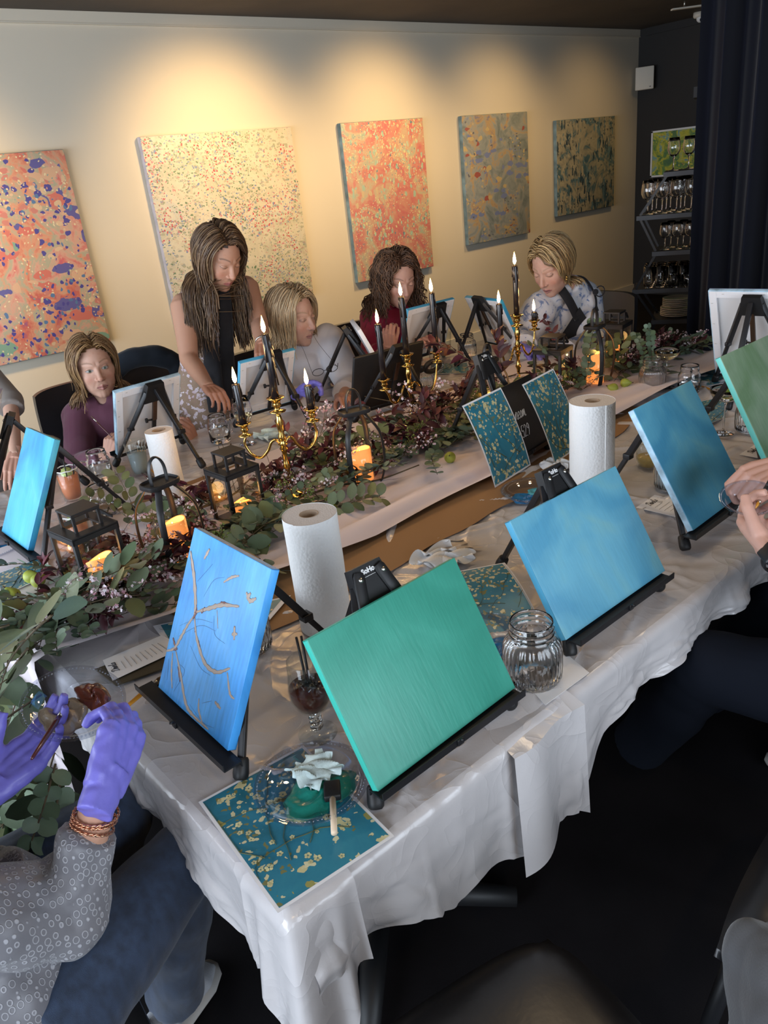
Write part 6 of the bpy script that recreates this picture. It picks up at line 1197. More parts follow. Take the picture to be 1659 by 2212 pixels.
def scarf(d):
    G_ = G(); nk = d['neck']; sd = d['sd']; fwd = nrm(np.cross(sd, [0, 0, 1.0])); fwd = fwd if fwd[1] < 0 else -fwd; dn = nrm(np.array(d['pel'])-nk)
    for s_ in (-1, 1):
        P = spline([nk+sd*0.02*s_-fwd*0.055+[0, 0, 0.03], nk+sd*0.072*s_-fwd*0.01+[0, 0, 0.02], nk+sd*0.060*s_+fwd*0.085+dn*0.07, nk+sd*0.045*s_+fwd*0.135+dn*0.20, nk+sd*(0.040*s_+0.012)+fwd*0.130+dn*0.36, nk+sd*(0.040*s_+0.02)+fwd*0.135+dn*0.50, nk+sd*(0.042*s_+0.03)+fwd*0.165+dn*0.62], 8)
        n = len(P); G_.tube(P, np.interp(np.arange(n)/n, [0, 0.25, 0.5, 1], [0.018, 0.024, 0.036, 0.046]), 14, flat=np.interp(np.arange(n)/n, [0, 0.3, 1], [0.5, 0.4, 0.28]), side=sd)
    V, F, _ = remesh(G_, 0.005, 2, folds3(0.004, 30, 4.0, (1, 1, 0.15))); return V, F
pa = np.array([pel[0], pel[1], 0]); an = [pel-[0.09, 0, 0.86], pel+[0.09, 0, -0.86]]
person('standing person with long brown hair in a floral dress and black scarf', (pel[0], pel[1], 0), hc, R2, 1.06, (0.44, 0.235, 0.155), dict(lips=(0.40, 0.13, 0.12), brow=(0.07, 0.035, 0.02), jaw=1.02),
    dict(cols=[(0.065, 0.034, 0.018), (0.11, 0.06, 0.03), (0.19, 0.115, 0.058), (0.07, 0.038, 0.02)], n=3000, length=0.50, part=0.018, seed=5, off=(0.003, 0.022), wave=0.25, w=0.0016, spheres=[(shl, 0.07), (shr, 0.07)], back=0.35, tuck=0.064), pel, nb, shl, shr, [(PD(408, 775, 3.42), w1), (PD(560, 700, 3.52), w2)],
    [('dress', M['dress'], dress), ('scarf', M['black_cloth'], scarf)], armw=1.18, skinw=0.76, hands=[('skin', h1), ('skin', h2)], legs=[(pel-[0.09, 0, 0.05], pel-[0.09, 0.02, 0.42], an[0]), (pel+[0.09, 0, -0.05], pel+[0.09, -0.02, -0.42], an[1])])
wc = w2; t = thing('wristwatch', 'silver watch on the wrist of the standing person', 'watch', wc); a = np.arange(24)*2*PI/24; ax = nrm(PD(572, 785, 3.27)-w2); s1 = nrm(np.cross(ax, [0, 0, 1])); s2 = np.cross(ax, s1); G().tube([(s1*math.cos(q)+s2*math.sin(q))*0.028-ax*0.012 for q in a], 0.004, 8, closed=True).build('bracelet', M['steel'], t)
# ---- 3: blonde person in white
M['whiteshirt'] = fabric('white_linen', (0.62, 0.62, 0.66)); M['cream'] = fabric('cream_tee', (0.62, 0.55, 0.46))
hc = PD(634, 684, 3.66); R3 = frame(284, -9, -2); nb = hc+R3 @ np.array([0, -0.055, -0.165]); shl = PD(608, 768, 3.84); shr = PD(708, 738, 3.80); pel = np.array([(shl+shr)[0]/2+0.02, (shl+shr)[1]/2+0.02, 0.48])
w1 = PD(650, 846, 3.40); w2 = PD(738, 858, 3.52)
h1 = hand_geo(w1, PD(692, 812, 3.30)-w1, RM @ [0.3, 0.9, 0.1], RM @ [0.3, -0.6, -0.6], 1.0, (0.35, 0.8, 1.0, 1.1), (0.5, 0.7, 0.6), 1.12); h2 = hand_geo(w2, PD(752, 862, 3.42)-w2, RM @ [0, 0.8, 0.3], RM @ [-0.5, -0.3, 0.3], 0.95, (0.7, 0.8, 0.9, 1.0))
person('seated person with straight blonde hair in a white shirt, glasses on a cord', (pel[0], pel[1], 0), hc, R3, 1.10, (0.52, 0.31, 0.23), dict(lips=(0.38, 0.17, 0.15), brow=(0.30, 0.20, 0.12), jaw=1.02, full=1.03),
    dict(cols=[(0.42, 0.29, 0.165), (0.54, 0.40, 0.24), (0.32, 0.215, 0.12), (0.47, 0.35, 0.21)], n=1900, length=0.29, part=0.0, seed=7, off=(0.004, 0.022), wave=0.2, spheres=[(shl, 0.07), (shr, 0.07)], fringe=0.25, tuck=0.064), pel, nb, shl, shr, [(PD(612, 885, 3.66), w1), (PD(758, 835, 3.70), w2)],
    [('shirt', M['whiteshirt'], top_cloth(0.022, 0.62, folds3(0.010, 13, 5.0, (1, 1, 0.5)), slr=0.022)), ('tee_collar', M['cream'], lambda d: (lambda g: (g.tube([d['neck']-[0, 0, 0.05], d['neck']-[0, 0, 0.01]], [0.085, 0.062], 20, flat=0.8, side=d['sd']), g)[-1])(G()))], hands=[('glove', h1), ('skin', h2)])
t = thing('eyeglasses', 'dark eyeglasses hanging on a cord over the white shirt', 'eyeglasses', PD(702, 800, 3.36)); o3 = PD(702, 800, 3.36); g = G(); U = RM @ np.array([1, -0.28, 0.0]); Vv = RM @ np.array([0.28, 1, 0.])
for cx in (-0.030, 0.030):
    a = np.arange(20)*2*PI/20; g.tube([U*(cx+0.024*math.cos(q))+Vv*(0.014*math.sin(q)) for q in a], 0.0014, 6, closed=True)
g.tube([U*-0.006, U*0.006], 0.0014, 6); g.build('frame', M['black_plastic'], t); g = G(); g.tube([U*0.054, U*0.060-Vv*0.02+RM @ [0, 0, 0.03]], 0.0014, 6); g.build('temple', M['black_plastic'], t)
g = G(); g.tube(spline([U*-0.054, PD(655, 755, 3.62)-o3, PD(642, 735, 3.70)-o3], 6), 0.0008, 5); g.tube(spline([U*0.054, PD(690, 745, 3.60)-o3, PD(676, 722, 3.66)-o3], 6), 0.0008, 5); g.build('cord', M['black_plastic'], t)
# ---- 4: curly-haired person in crimson
M['crimson'] = fabric('crimson_jersey', (0.27, 0.012, 0.045))
hc = PD(857, 603, 3.98); R4 = frame(254, -20, 2); nb = hc+R4 @ np.array([0, -0.06, -0.165]); shl = PD(812, 692, 4.12); shr = PD(884, 672, 4.20); pel = np.array([(shl+shr)[0]/2, (shl+shr)[1]/2+0.02, 0.50])
w1 = PD(842, 752, 3.85); w2 = PD(905, 742, 3.95)
h1 = hand_geo(w1, PD(836, 712, 3.78)-w1, RM @ [0.3, 0.2, 0.9], RM @ [0.9, 0, 0], 0.95, (0.9, 1.0, 1.1, 1.1), (0.4, 0.5, 0.7)); h2 = hand_geo(w2, PD(925, 725, 3.85)-w2, RM @ [0.2, 0.8, 0.4], RM @ [-0.2, -0.8, 0], 0.95)
person('seated person with curly brown hair in a crimson top', (pel[0], pel[1], 0), hc, R4, 1.10, (0.52, 0.30, 0.23), dict(lips=(0.42, 0.18, 0.17), brow=(0.12, 0.06, 0.04)),
    dict(cols=[(0.085, 0.042, 0.024), (0.13, 0.068, 0.04), (0.06, 0.03, 0.018), (0.17, 0.09, 0.05)], n=2000, length=0.31, part=0.01, seed=9, off=(0.004, 0.024), curl=0.95, spheres=[(shl, 0.07), (shr, 0.07)], lenvar=0.35, tuck=0.070), pel, nb, shl, shr, [(PD(808, 775, 4.05), w1), (PD(880, 770, 4.1), w2)],
    [('top', M['crimson'], top_cloth(0.018, 0.45, folds3(0.008, 15, 7.0), slr=0.022))], hands=[('skin', h1), ('skin', h2)])
# ---- 5: person in blue and white print with black apron
M['toile'] = paintmat('blue_toile_print', [(0.40, (0.66, 0.67, 0.70)), (0.55, (0.60, 0.63, 0.70)), (0.60, (0.20, 0.27, 0.46)), (0.70, (0.12, 0.18, 0.38))], [(34, 0.30, 0.52, [(0, (0.16, 0.24, 0.44)), (0.6, (0.55, 0.58, 0.66))])], 3.6, 9.0, 0.8, 0.05)
hc = PD(1192, 574, 3.92); R5 = frame(186, -26, -2); nb = hc+R5 @ np.array([0, -0.075, -0.155]); shl = PD(1166, 668, 4.05); shr = PD(1262, 652, 4.16); pel = np.array([3.70, 2.72, 0.50])
w1 = PD(1135, 752, 3.86); w2 = PD(1205, 765, 3.88)
h1 = hand_geo(w1, PD(1168, 762, 3.80)-w1, RM @ [0.1, 0.9, 0.2], RM @ [0.2, -0.5, -0.6], 1.0, (0.6, 0.7, 0.8, 0.9), (0.5, 0.5, 0.5), 1.1); h2 = hand_geo(w2, PD(1160, 755, 3.82)-w2, RM @ [0, 0.9, 0.2], RM @ [0.2, -0.8, 0.2], 1.0, (0.6, 0.7, 0.8, 0.9), (0.5, 0.5, 0.5), 1.1)
def apron(d):
    g = G(); nk = d['neck']; sd = d['sd']; fw = nrm(np.cross(sd, [0, 0, 1.])); fw = fw if fw[0] < 0 else -fw; dn = nrm(np.array(d['pel'])-nk)
    for s_, off in ((-1, 0.085), (1, 0.095)):
        g.tube(spline([nk+sd*0.05*s_-fw*0.03+[0, 0, 0.03], nk+sd*off*s_+fw*0.03+[0, 0, 0.012], nk+sd*0.085*s_+fw*0.125+dn*0.09, nk+sd*0.06*s_+fw*0.16+dn*0.20], 6), 0.010 if s_ > 0 else 0.026, 10, flat=0.35, side=sd)
    P = np.zeros((14, 18, 3))
    for i in range(14):
        t_ = i/13; hw_ = 0.055+0.13*min(t_*1.6, 1)
        for j in range(18): u = j/17*2-1; P[i, j] = nk+sd*u*hw_+fw*(0.172-0.07*u*u*min(1, t_*1.5)+0.02*t_)+dn*(0.13+0.40*t_+0.10*(1-abs(u))*(1-t_)*1.0)
    g.grid(P); g.grid(P-fw*0.004, flip=True); c = nk+sd*0.085+fw*0.125+dn*0.06; g.sph(c, 0.016, 10, 8)
    a = np.linspace(0, 5.5, 12); g.tube([c+sd*(0.03-0.03*math.cos(q))+[0, 0, -0.03*math.sin(q)*0.9] for q in a], 0.003, 6); return g
person('seated person with short blonde hair in a blue-and-white printed blouse and black apron', (pel[0], pel[1], 0), hc, R5, 1.14, (0.54, 0.32, 0.24), dict(lips=(0.42, 0.17, 0.16), brow=(0.30, 0.19, 0.11), mouth_open=0.0018),
    dict(cols=[(0.38, 0.25, 0.11), (0.47, 0.33, 0.16), (0.26, 0.165, 0.075), (0.18, 0.11, 0.05)], n=1900, length=0.165, part=0.022, seed=13, off=(0.003, 0.018), spheres=[(shl, 0.07), (shr, 0.07)], lenvar=0.2, tuck=0.066), pel, nb, shl, shr, [(PD(1128, 735, 4.05), w1), (PD(1285, 745, 4.12), w2)],
    [('blouse', M['toile'], top_cloth(0.024, 0.8, folds3(0.010, 12, 11.0), slr=0.026)), ('apron', M['black_cloth'], apron)], hands=[('glove', h1), ('glove', h2)])
c = PD(1224, 598, 3.84); t = thing('earring', 'gold drop earring of the person in the printed blouse', 'earring', c); G().sph((0, 0, 0), 0.0055, 12, 8).sph((0, 0, -0.012), 0.0065, 12, 8).build('bead', M['gold'], t)
# ---- 6: seated painter at the near left corner (arms, blouse, jeans)
M['denim'] = mat('denim', (0.022, 0.037, 0.072), 0.85, sheen=0.2, vary=(60, 0.35, (1, 1, 0.25)), bump=(900, 0.5))
def ringbump():
    m = mat('grey_embossed_blouse', (0.23, 0.225, 0.25), 0.42, sheen=0.2); nt = m.node_tree; N = nt.nodes; L = nt.links; b = N['Principled BSDF']; tc = N.new('ShaderNodeTexCoord'); mp = N.new('ShaderNodeMapping'); mp.inputs['Scale'].default_value = (1, 1, 0.7); L.new(tc.outputs['Object'], mp.inputs[0])
    vo = N.new('ShaderNodeTexVoronoi'); vo.inputs['Scale'].default_value = 85; vo.inputs['Randomness'].default_value = 0.25; L.new(mp.outputs[0], vo.inputs[0]); s1 = N.new('ShaderNodeMath'); s1.operation = 'SUBTRACT'; L.new(vo.outputs['Distance'], s1.inputs[0]); s1.inputs[1].default_value = 0.36
    ab = N.new('ShaderNodeMath'); ab.operation = 'ABSOLUTE'; L.new(s1.outputs[0], ab.inputs[0]); mr_ = N.new('ShaderNodeMapRange'); L.new(ab.outputs[0], mr_.inputs[0]); mr_.inputs[1].default_value = 0.09; mr_.inputs[2].default_value = 0.03; bp = N.new('ShaderNodeBump'); bp.inputs['Strength'].default_value = 0.8; bp.inputs['Distance'].default_value = 0.0015
    L.new(mr_.outputs[0], bp.inputs['Height']); L.new(bp.outputs[0], b.inputs['Normal']); cr = ramp(N, [(0, (0.17, 0.165, 0.18)), (1, (0.38, 0.375, 0.40))]); L.new(mr_.outputs[0], cr.inputs[0]); L.new(cr.outputs[0], b.inputs['Base Color']); return m
M['blouse'] = ringbump()
wR = PZ(228, 1690, 0.895); eR = PZ(140, 1975, 0.70); wL = PZ(-15, 1700, 0.835); eL = PZ(-190, 1800, 0.72); hipR = PZ(95, 2230, 0.52); hipL = PZ(-110, 2010, 0.52); knR = PZ(388, 1862, 0.575); knL = PZ(252, 1768, 0.585); anR = PZ(378, 2150, 0.11); anL = PZ(200, 2010, 0.12)
pel = (hipR+hipL)/2+[-0.03, 0, 0.03]; shR_ = np.array([-0.16, 1.02, 0.92]); shL_ = np.array([-0.20, 1.36, 0.94]); nb = (shR_+shL_)/2+[-0.02, 0, 0.06]; hc = nb+[-0.10, 0.03, 0.16]
pelp6 = pel.copy(); print('P6', pel, shR_, shL_, nb, knR, knL, wR, eR, 'head px', hc)
gR = hand_geo(wR, PZ(285, 1530, 0.945)-wR, RM @ [-0.85, 0.2, 0.3], RM @ [-0.2, -0.35, 0.75], 1.08, (0.75, 0.85, 0.95, 1.0), (0.35, 0.55, 0.7), 1.12)
gL = hand_geo(wL, PZ(95, 1600, 0.862)-wL, RM @ [0.15, -0.8, -0.5], RM @ [-0.1, -0.7, -0.5], 1.0, (0.25, 0.3, 0.35, 0.4), (0.8, 0.5, 0.2), 1.12)
def jeans(d):
    g = G(); g.tube([pel+[-0.02, 0, 0.10], pel, pel-[0, 0, 0.07]], [0.15, 0.17, 0.15], 24, flat=0.8, side=nrm(hipR-hipL))
    for hp, kn, an in ((hipR, knR, anR), (hipL, knL, anL)):
        g.tube([hp, hp*0.6+kn*0.4, hp*0.2+kn*0.8, kn], [0.100, 0.094, 0.078, 0.070], 22); g.sph(kn, 0.070, 18, 12); g.tube([kn, kn*0.75+an*0.25, kn*0.4+an*0.6, an], [0.068, 0.066, 0.060, 0.062], 20)
    V, F, _ = remesh(g, 0.007, 3, folds3(0.005, 14, 3.0)); return V, F
def blouse(d):
    g = G(); sd = nrm(shR_-shL_); chh = pel*0.35+nb*0.65; torso(g, pel, chh, nb, nb, sd, 1.05, infl=0.02, upto=0); g.tube([pel+[0.0, 0, 0.12], pel+[0.05, -0.02, -0.03]], [0.185, 0.20], 28, flat=0.78, side=sd)
    for s_, el, wr in ((shR_, eR, wR), (shL_, eL, wL)):
        g.tube([nb*0.8+s_*0.2, s_], [0.06, 0.075], 14); e2 = el*0.38+wr*0.62; g.tube([s_, s_*0.5+el*0.5, el*0.9+s_*0.1, el, el*0.8+e2*0.2, el*0.35+e2*0.65, e2], [0.078, 0.072, 0.070, 0.070, 0.064, 0.048, 0.043], 20); g.sph(el, 0.070, 16, 12)
    V, F, _ = remesh(g, 0.006, 2, folds3(0.009, 24, 6.0, (1, 1, 0.7))); return V, F
tp = person('seated person in a grey patterned blouse and blue jeans wearing purple gloves, bottom left', (pel[0], pel[1], 0), hc, frame(5, -20), 1.0, (0.50, 0.27, 0.18), dict(lips=(0.38, 0.15, 0.13), brow=(0.1, 0.06, 0.04)),
    dict(cols=[(0.12, 0.07, 0.04), (0.2, 0.13, 0.07)], n=500, length=0.25, seed=17), pel, nb, shL_, shR_, [(eL, wL), (eR, wR)], [('blouse', M['blouse'], blouse), ('jeans', M['denim'], jeans)], hands=[('glove', gR), ('glove', gL)])
ax = nrm(wR-eR); s1 = nrm(np.cross(ax, [0, 0, 1])); s2 = np.cross(ax, s1); M['rose_gold'] = mat('rose_gold', (0.75, 0.36, 0.22), 0.25, metal=1)
for k, q0 in enumerate((0.052, 0.062, 0.074)):
    cc = wR-ax*q0; t = thing('bracelet', ['twisted rose-gold bracelet nearest the glove', 'twisted rose-gold bracelet between the other two', 'twisted rose-gold bracelet nearest the grey sleeve'][k], 'bracelet', cc, 0, 'rose-gold bracelets on the gloved wrist'); a = np.arange(48)*2*PI/48
    for s_ in (0, PI): G().tube([(s1*math.cos(q)+s2*math.sin(q))*(0.0325+0.0013*math.cos(q*12+s_))+ax*(0.0013*math.sin(q*12+s_)+0.006*math.sin(q+k)) for q in a], 0.0015, 6, closed=True).build('twisted_wire', M['rose_gold'], t)
def shoe(label, heel, toe, s=1.0, col=None, group='white sneakers'):
    heel = np.array(heel); toe = np.array(toe); d = nrm(toe-heel); L = 0.27*s; t = thing('sneaker', label, 'shoe', heel, 0, group); sd = nrm(np.cross(d, [0, 0, 1])); u = np.array([0, 0, 1.0]); X = lambda a, b, c: d*a*L+sd*b*L+u*c*L
    out = [(-0.02, 0.0, 0.12), (0.1, 0.0, 0.135), (0.3, 0.0, 0.14), (0.55, 0.0, 0.155), (0.78, 0.0, 0.17), (0.93, 0, 0.13), (1.0, 0, 0.05)]
    g = G(); 
    g.tube([X(a, 0, 0.05) for a, b, c in out], [c*L*1.12 for a, b, c in out], 20, flat=0.30, side=sd); g.build('sole', mat('sole_white', (0.42, 0.40, 0.38), 0.6), t)
    g = G(); g.tube([X(0.02, 0, 0.16), X(0.12, 0, 0.22), X(0.32, 0, 0.20), X(0.55, 0, 0.15), X(0.78, 0, 0.10), X(0.96, 0, 0.06)], [0.10*L, 0.13*L, 0.13*L, 0.14*L, 0.15*L, 0.08*L], 20, flat=[1.3, 1.3, 1.1, 0.85, 0.6, 0.5], side=sd); g.tube([X(0.13, 0, 0.2), X(0.11, 0, 0.38)], [0.11*L, 0.12*L], 18); V, F, _ = remesh(g, 0.005, 3); G().add(V, F).build('upper', col or mat('shoe_upper', (0.36, 0.37, 0.40), 0.7, bump=(300, 0.4)), t)
    for k in range(5): g = G(); x = 0.36+0.07*k; z = 0.335-0.035*k; g.tube(spline([X(x, -0.06, z-0.03), X(x, 0, z), X(x, 0.06, z-0.03)], 4), 0.0028, 6); g.build('lace', M['white'], t)
    return t
tq = PZ(462, 2085, 0.0); shoe('grey and white sneaker below the blue jeans', tq-nrm(tq-PZ(372, 2225, 0.0))*0.27, tq); shoe('white sneaker on the floor under the right edge of the table', (2.08, 0.52, 0.0), (1.84, 0.72, 0.0))
# plate held by the left gloved hand
pc = PZ(160, 1535, 0.885); nn = nrm(np.array([0.10, -0.30, 1.0])); xx = nrm(np.cross([0, 1, 0], nn)); Rp = np.stack([xx, np.cross(nn, xx), nn], 1)
plate('clear plate of tan and red-brown paint held in the gloved hand', pc, 0.088, Rp, paints=[('tan_paint', -0.020, -0.005, 0.036, 0.046, 0.010, 'tan_paint', 4), ('red_paint', 0.040, 0.012, 0.024, 0.044, 0.008, 'red_paint', 7)], group=PG)
brush('dark brush resting across the tan paint of the held plate', PZ(68, 1640, 0.905), PZ(150, 1515, 0.905), 'brush_brown', 0.0045, group='brushes held in hands')
# ---- 7: painter at the near right (hands, dark trousers)
wA = PZ(1672, 1195, 0.915); wB = PZ(1705, 1010, 0.985)
hA = hand_geo(wA, PZ(1606, 1120, 0.935)-wA, RM @ [0.3, -0.75, 0.3], RM @ [0.2, -0.8, -0.35], 1.08, (0.85, 0.9, 0.95, 1.0), (0.6, 0.35, 0.3), 1.15)
hB = hand_geo(wB, PZ(1643, 1028, 0.975)-wB, RM @ [0.1, 0.75, 0.6], RM @ [-0.4, -0.6, 0.5], 1.08, (0.9, 1.0, 1.1, 1.2), (0.4, 0.5, 0.7), 1.12)
pel = np.array([1.80, 0.16, 0.53]); sA = np.array([1.64, 0.18, 1.00]); sB = np.array([2.01, 0.16, 1.02]); nb = np.array([1.825, 0.15, 1.10]); hipA = pel+[-0.10, 0, -0.01]; hipB = pel+[0.10, 0, -0.01]; kA = PZ(1528, 1440, 0.58); kB = np.array([1.90, 0.72, 0.57])
def trousers(d):
    g = G(); g.tube([pel+[0, 0, 0.12], pel, pel-[0, 0, 0.07]], [0.16, 0.18, 0.16], 24, flat=0.8, side=(1, 0, 0))
    for hp, kn, an in ((hipA, kA, kA+[0.10, 0.22, -0.42]), (hipB, kB, kB+[0.02, 0.20, -0.45])):
        g.tube([hp, hp*0.5+kn*0.5, kn], [0.115, 0.105, 0.085], 22); g.sph(kn, 0.085, 18, 12); g.tube([kn, kn*0.5+an*0.5, an], [0.08, 0.078, 0.075], 20)
    V, F, _ = remesh(g, 0.008, 3, folds3(0.006, 12, 8.0)); return V, F
person('person at the right edge with bare hands, smartwatch and dark trousers', (pel[0], pel[1], 0), nb+[0, 0.06, 0.20], frame(90, -25), 1.05, (0.56, 0.34, 0.26), dict(lips=(0.38, 0.18, 0.16), brow=(0.1, 0.06, 0.04)), dict(cols=[(0.08, 0.05, 0.03), (0.12, 0.08, 0.05)], n=400, length=0.10, seed=19), pel, nb, sA, sB, [(PZ(1800, 1330, 0.80), wA), (PZ(1860, 1040, 0.86), wB)],
    [('sweater', M['navy'], top_cloth(0.02, 0.55, folds3(0.006, 14, 9.0), slr=0.016)), ('trousers', M['navy'], trousers)], hands=[('skin', hA), ('skin', hB)])
cc = wA-nrm(PZ(1606, 1120, 0.935)-wA)*0.022; t = thing('smartwatch', 'black smartwatch on the wrist at the right edge', 'watch', cc); ax = nrm(PZ(1606, 1120, 0.935)-wA); s1 = nrm(np.cross(ax, [0, 0, 1])); s2 = np.cross(ax, s1); a = np.arange(32)*2*PI/32
G().tube([(s1*math.cos(q)*0.033+s2*math.sin(q)*0.029) for q in a], 0.009, 10, flat=0.35, side=ax, closed=True).build('strap', M['black_plastic'], t); tw = RM @ np.array([-0.35, 0.25, -0.9]); tw = nrm(tw-ax*tw.dot(ax)); G().box(tw*0.033, (0.036, 0.012, 0.040), np.stack([np.cross(ax, tw), tw, ax], 1), bev=0.005).build('case', M['black_metal'], t)
nn = nrm(np.array([-0.25, -0.1, 1.0])); xx = nrm(np.cross([0, 1, 0], nn)); Rp = np.stack([xx, np.cross(nn, xx), nn], 1)
plate('clear bowl with a little white paint held in the bare hand', PZ(1618, 1092, 0.965), 0.060, Rp, paints=[('white_paint', -0.01, 0.0, 0.022, 0.018, 0.005, 'white_paint', 4)], group=PG)
brush('black-handled brush with amber bristles held at the right edge', PZ(1672, 1020, 1.0), PZ(1632, 1098, 0.975), 'black_plastic', 0.0045, 'brush_orange', group='brushes held in hands')
# ---- 8: arm of a person at the far left corner
M['taupe'] = fabric('taupe_cloth', (0.22, 0.19, 0.17)); el = PD(22, 868, 3.50); wr = PD(34, 985, 3.30); sh = PD(-45, 800, 3.6); nb = sh+[-0.17, 0.05, 0.05]; pel = np.array([nb[0], nb[1], 0.5]); sh2 = nb+[-0.17, 0.02, -0.05]
h1 = hand_geo(wr, PD(26, 1045, 3.22)-wr, RM @ [-0.3, 0.2, 0.9], RM @ [-0.9, 0, 0], 1.0)
person('person cut by the left edge with a taupe sleeve and bare forearm', (pel[0], pel[1], 0), nb+[0.02, -0.04, 0.2], frame(300, -20), 1.05, (0.52, 0.31, 0.23), dict(lips=(0.38, 0.18, 0.16), brow=(0.1, 0.06, 0.04)), dict(cols=[(0.08, 0.05, 0.03), (0.12, 0.08, 0.05)], n=400, length=0.10, seed=23), pel, nb, sh2, sh, [(sh2+[-0.05, -0.1, -0.3], sh2+[0.1, -0.35, -0.3]), (el, wr)],
    [('top', M['taupe'], top_cloth(0.018, 0.15, None, slr=0.014))], hands=[('skin', h1)])
# ================================================================== wall art
def wallart(label, x0, x1, z0, z1, m, side):
    k = (WY-0.045)/WY; x0, x1 = x0*k, x1*k; z0, z1 = CAM[2]+(z0-CAM[2])*k, CAM[2]+(z1-CAM[2])*k
    c = np.array([(x0+x1)/2, WY-0.025, (z0+z1)/2]); t = thing('abstract_painting', label, 'painting', c); w_, h_ = x1-x0, z1-z0
    G().box((0, 0.001, 0), (w_, 0.040, h_), bev=0.004).build('stretched_edge', side, t, angle=40); G().box((0, -0.0205, 0), (w_-0.006, 0.003, h_-0.006), bev=0.001).build('painted_front', m, t, angle=40)
    G().box((0, 0.0225, 0), (w_*0.8, 0.004, 0.03)).build('hanging_rail', M['wood'], t, smooth=False); return t
A1 = paintmat('art_coral_violet', [(0.26, (0.10, 0.10, 0.35)), (0.38, (0.62, 0.16, 0.12)), (0.46, (0.70, 0.34, 0.22)), (0.52, (0.42, 0.44, 0.32)), (0.58, (0.68, 0.40, 0.30)), (0.66, (0.66, 0.16, 0.16)), (0.76, (0.14, 0.12, 0.38))],
    [(5, 0.48, 0.44, [(0, (0.14, 0.13, 0.36)), (0.35, (0.66, 0.20, 0.16)), (0.6, (0.24, 0.40, 0.30)), (0.8, (0.70, 0.45, 0.30))], (1, 1, 2.2)), (16, 0.38, 0.42, [(0, (0.10, 0.09, 0.34)), (0.4, (0.60, 0.24, 0.20)), (0.7, (0.72, 0.52, 0.34))], (1, 1, 1.4)), (26, 0.28, 0.46, [(0, (0.09, 0.08, 0.33)), (0.7, (0.12, 0.22, 0.40))], (1, 1, 0.8)), (42, 0.26, 0.44, [(0, (0.80, 0.68, 0.44)), (0.5, (0.72, 0.36, 0.28)), (0.8, (0.25, 0.40, 0.36))])], 1.3, 2.0)
A2 = paintmat('art_cream_meadow', [(0.25, (0.42, 0.45, 0.33)), (0.42, (0.62, 0.56, 0.42)), (0.56, (0.70, 0.63, 0.48)), (0.68, (0.60, 0.57, 0.48)), (0.8, (0.44, 0.50, 0.46))],
    [(26, 0.40, 0.38, [(0, (0.44, 0.42, 0.30)), (0.4, (0.62, 0.54, 0.40)), (0.75, (0.40, 0.40, 0.34))], (1, 1, 1.8)), (44, 0.36, 0.44, [(0, (0.16, 0.24, 0.14)), (0.35, (0.24, 0.30, 0.42)), (0.65, (0.60, 0.50, 0.38))], (1, 1, 1.5)), (50, 0.34, 0.50, [(0, (0.56, 0.09, 0.10)), (0.4, (0.62, 0.24, 0.26)), (0.7, (0.22, 0.28, 0.44))]), (75, 0.34, 0.42, [(0, (0.68, 0.60, 0.42)), (0.6, (0.22, 0.28, 0.16)), (0.8, (0.55, 0.28, 0.26))])], 1.3, 5.0)
A3 = paintmat('art_coral_mint', [(0.28, (0.30, 0.46, 0.38)), (0.42, (0.60, 0.48, 0.32)), (0.50, (0.66, 0.30, 0.22)), (0.60, (0.62, 0.18, 0.18)), (0.70, (0.64, 0.40, 0.26)), (0.8, (0.3, 0.42, 0.36))],
    [(20, 0.38, 0.42, [(0, (0.42, 0.55, 0.42)), (0.35, (0.66, 0.26, 0.22)), (0.7, (0.66, 0.50, 0.30))], (1.3, 1, 0.8)), (32, 0.30, 0.46, [(0, (0.50, 0.66, 0.50)), (0.5, (0.75, 0.66, 0.35)), (0.8, (0.12, 0.28, 0.34))], (1.3, 1, 0.7)), (60, 0.30, 0.42, [(0, (0.78, 0.68, 0.40)), (0.5, (0.70, 0.28, 0.26)), (0.8, (0.2, 0.32, 0.36))])], 1.2, 8.0)
A4 = paintmat('art_slate_ochre', [(0.28, (0.12, 0.15, 0.15)), (0.42, (0.24, 0.27, 0.26)), (0.52, (0.34, 0.35, 0.33)), (0.60, (0.50, 0.33, 0.15)), (0.68, (0.18, 0.20, 0.32)), (0.8, (0.3, 0.33, 0.3))],
    [(9, 0.42, 0.48, [(0, (0.56, 0.42, 0.20)), (0.3, (0.30, 0.32, 0.30)), (0.5, (0.36, 0.10, 0.08)), (0.65, (0.20, 0.24, 0.42))], (1, 1, 2.0)), (24, 0.34, 0.50, [(0, (0.14, 0.14, 0.17)), (0.3, (0.58, 0.44, 0.22)), (0.6, (0.24, 0.28, 0.40))], (1, 1, 1.6))], 1.6, 11.0)
A5 = paintmat('art_dark_reeds', [(0.30, (0.05, 0.10, 0.13)), (0.42, (0.10, 0.18, 0.20)), (0.50, (0.36, 0.32, 0.22)), (0.62, (0.48, 0.42, 0.28)), (0.75, (0.08, 0.14, 0.17))], [(18, 0.42, 0.42, [(0, (0.03, 0.06, 0.08)), (0.4, (0.16, 0.26, 0.28)), (0.75, (0.48, 0.42, 0.28))], (1.8, 1, 0.45)), (40, 0.34, 0.46, [(0, (0.03, 0.06, 0.08)), (0.5, (0.50, 0.44, 0.30))], (1.4, 1, 0.6))], 1.6, 14.0)
AS = mat('art_edge_pale', (0.55, 0.50, 0.52), 0.7, vary=(8, 0.25)); AS2 = mat('art_edge_teal', (0.18, 0.26, 0.28), 0.7, vary=(10, 0.4))
wallart('coral and violet speckled abstract painting, leftmost on the cream wall', 0.83, 2.084, 0.805, 2.026, A1, AS2)
wallart('large square cream abstract painting with red and blue flecks behind the standing person', 2.612, 3.862, 0.808, 2.067, A2, AS)
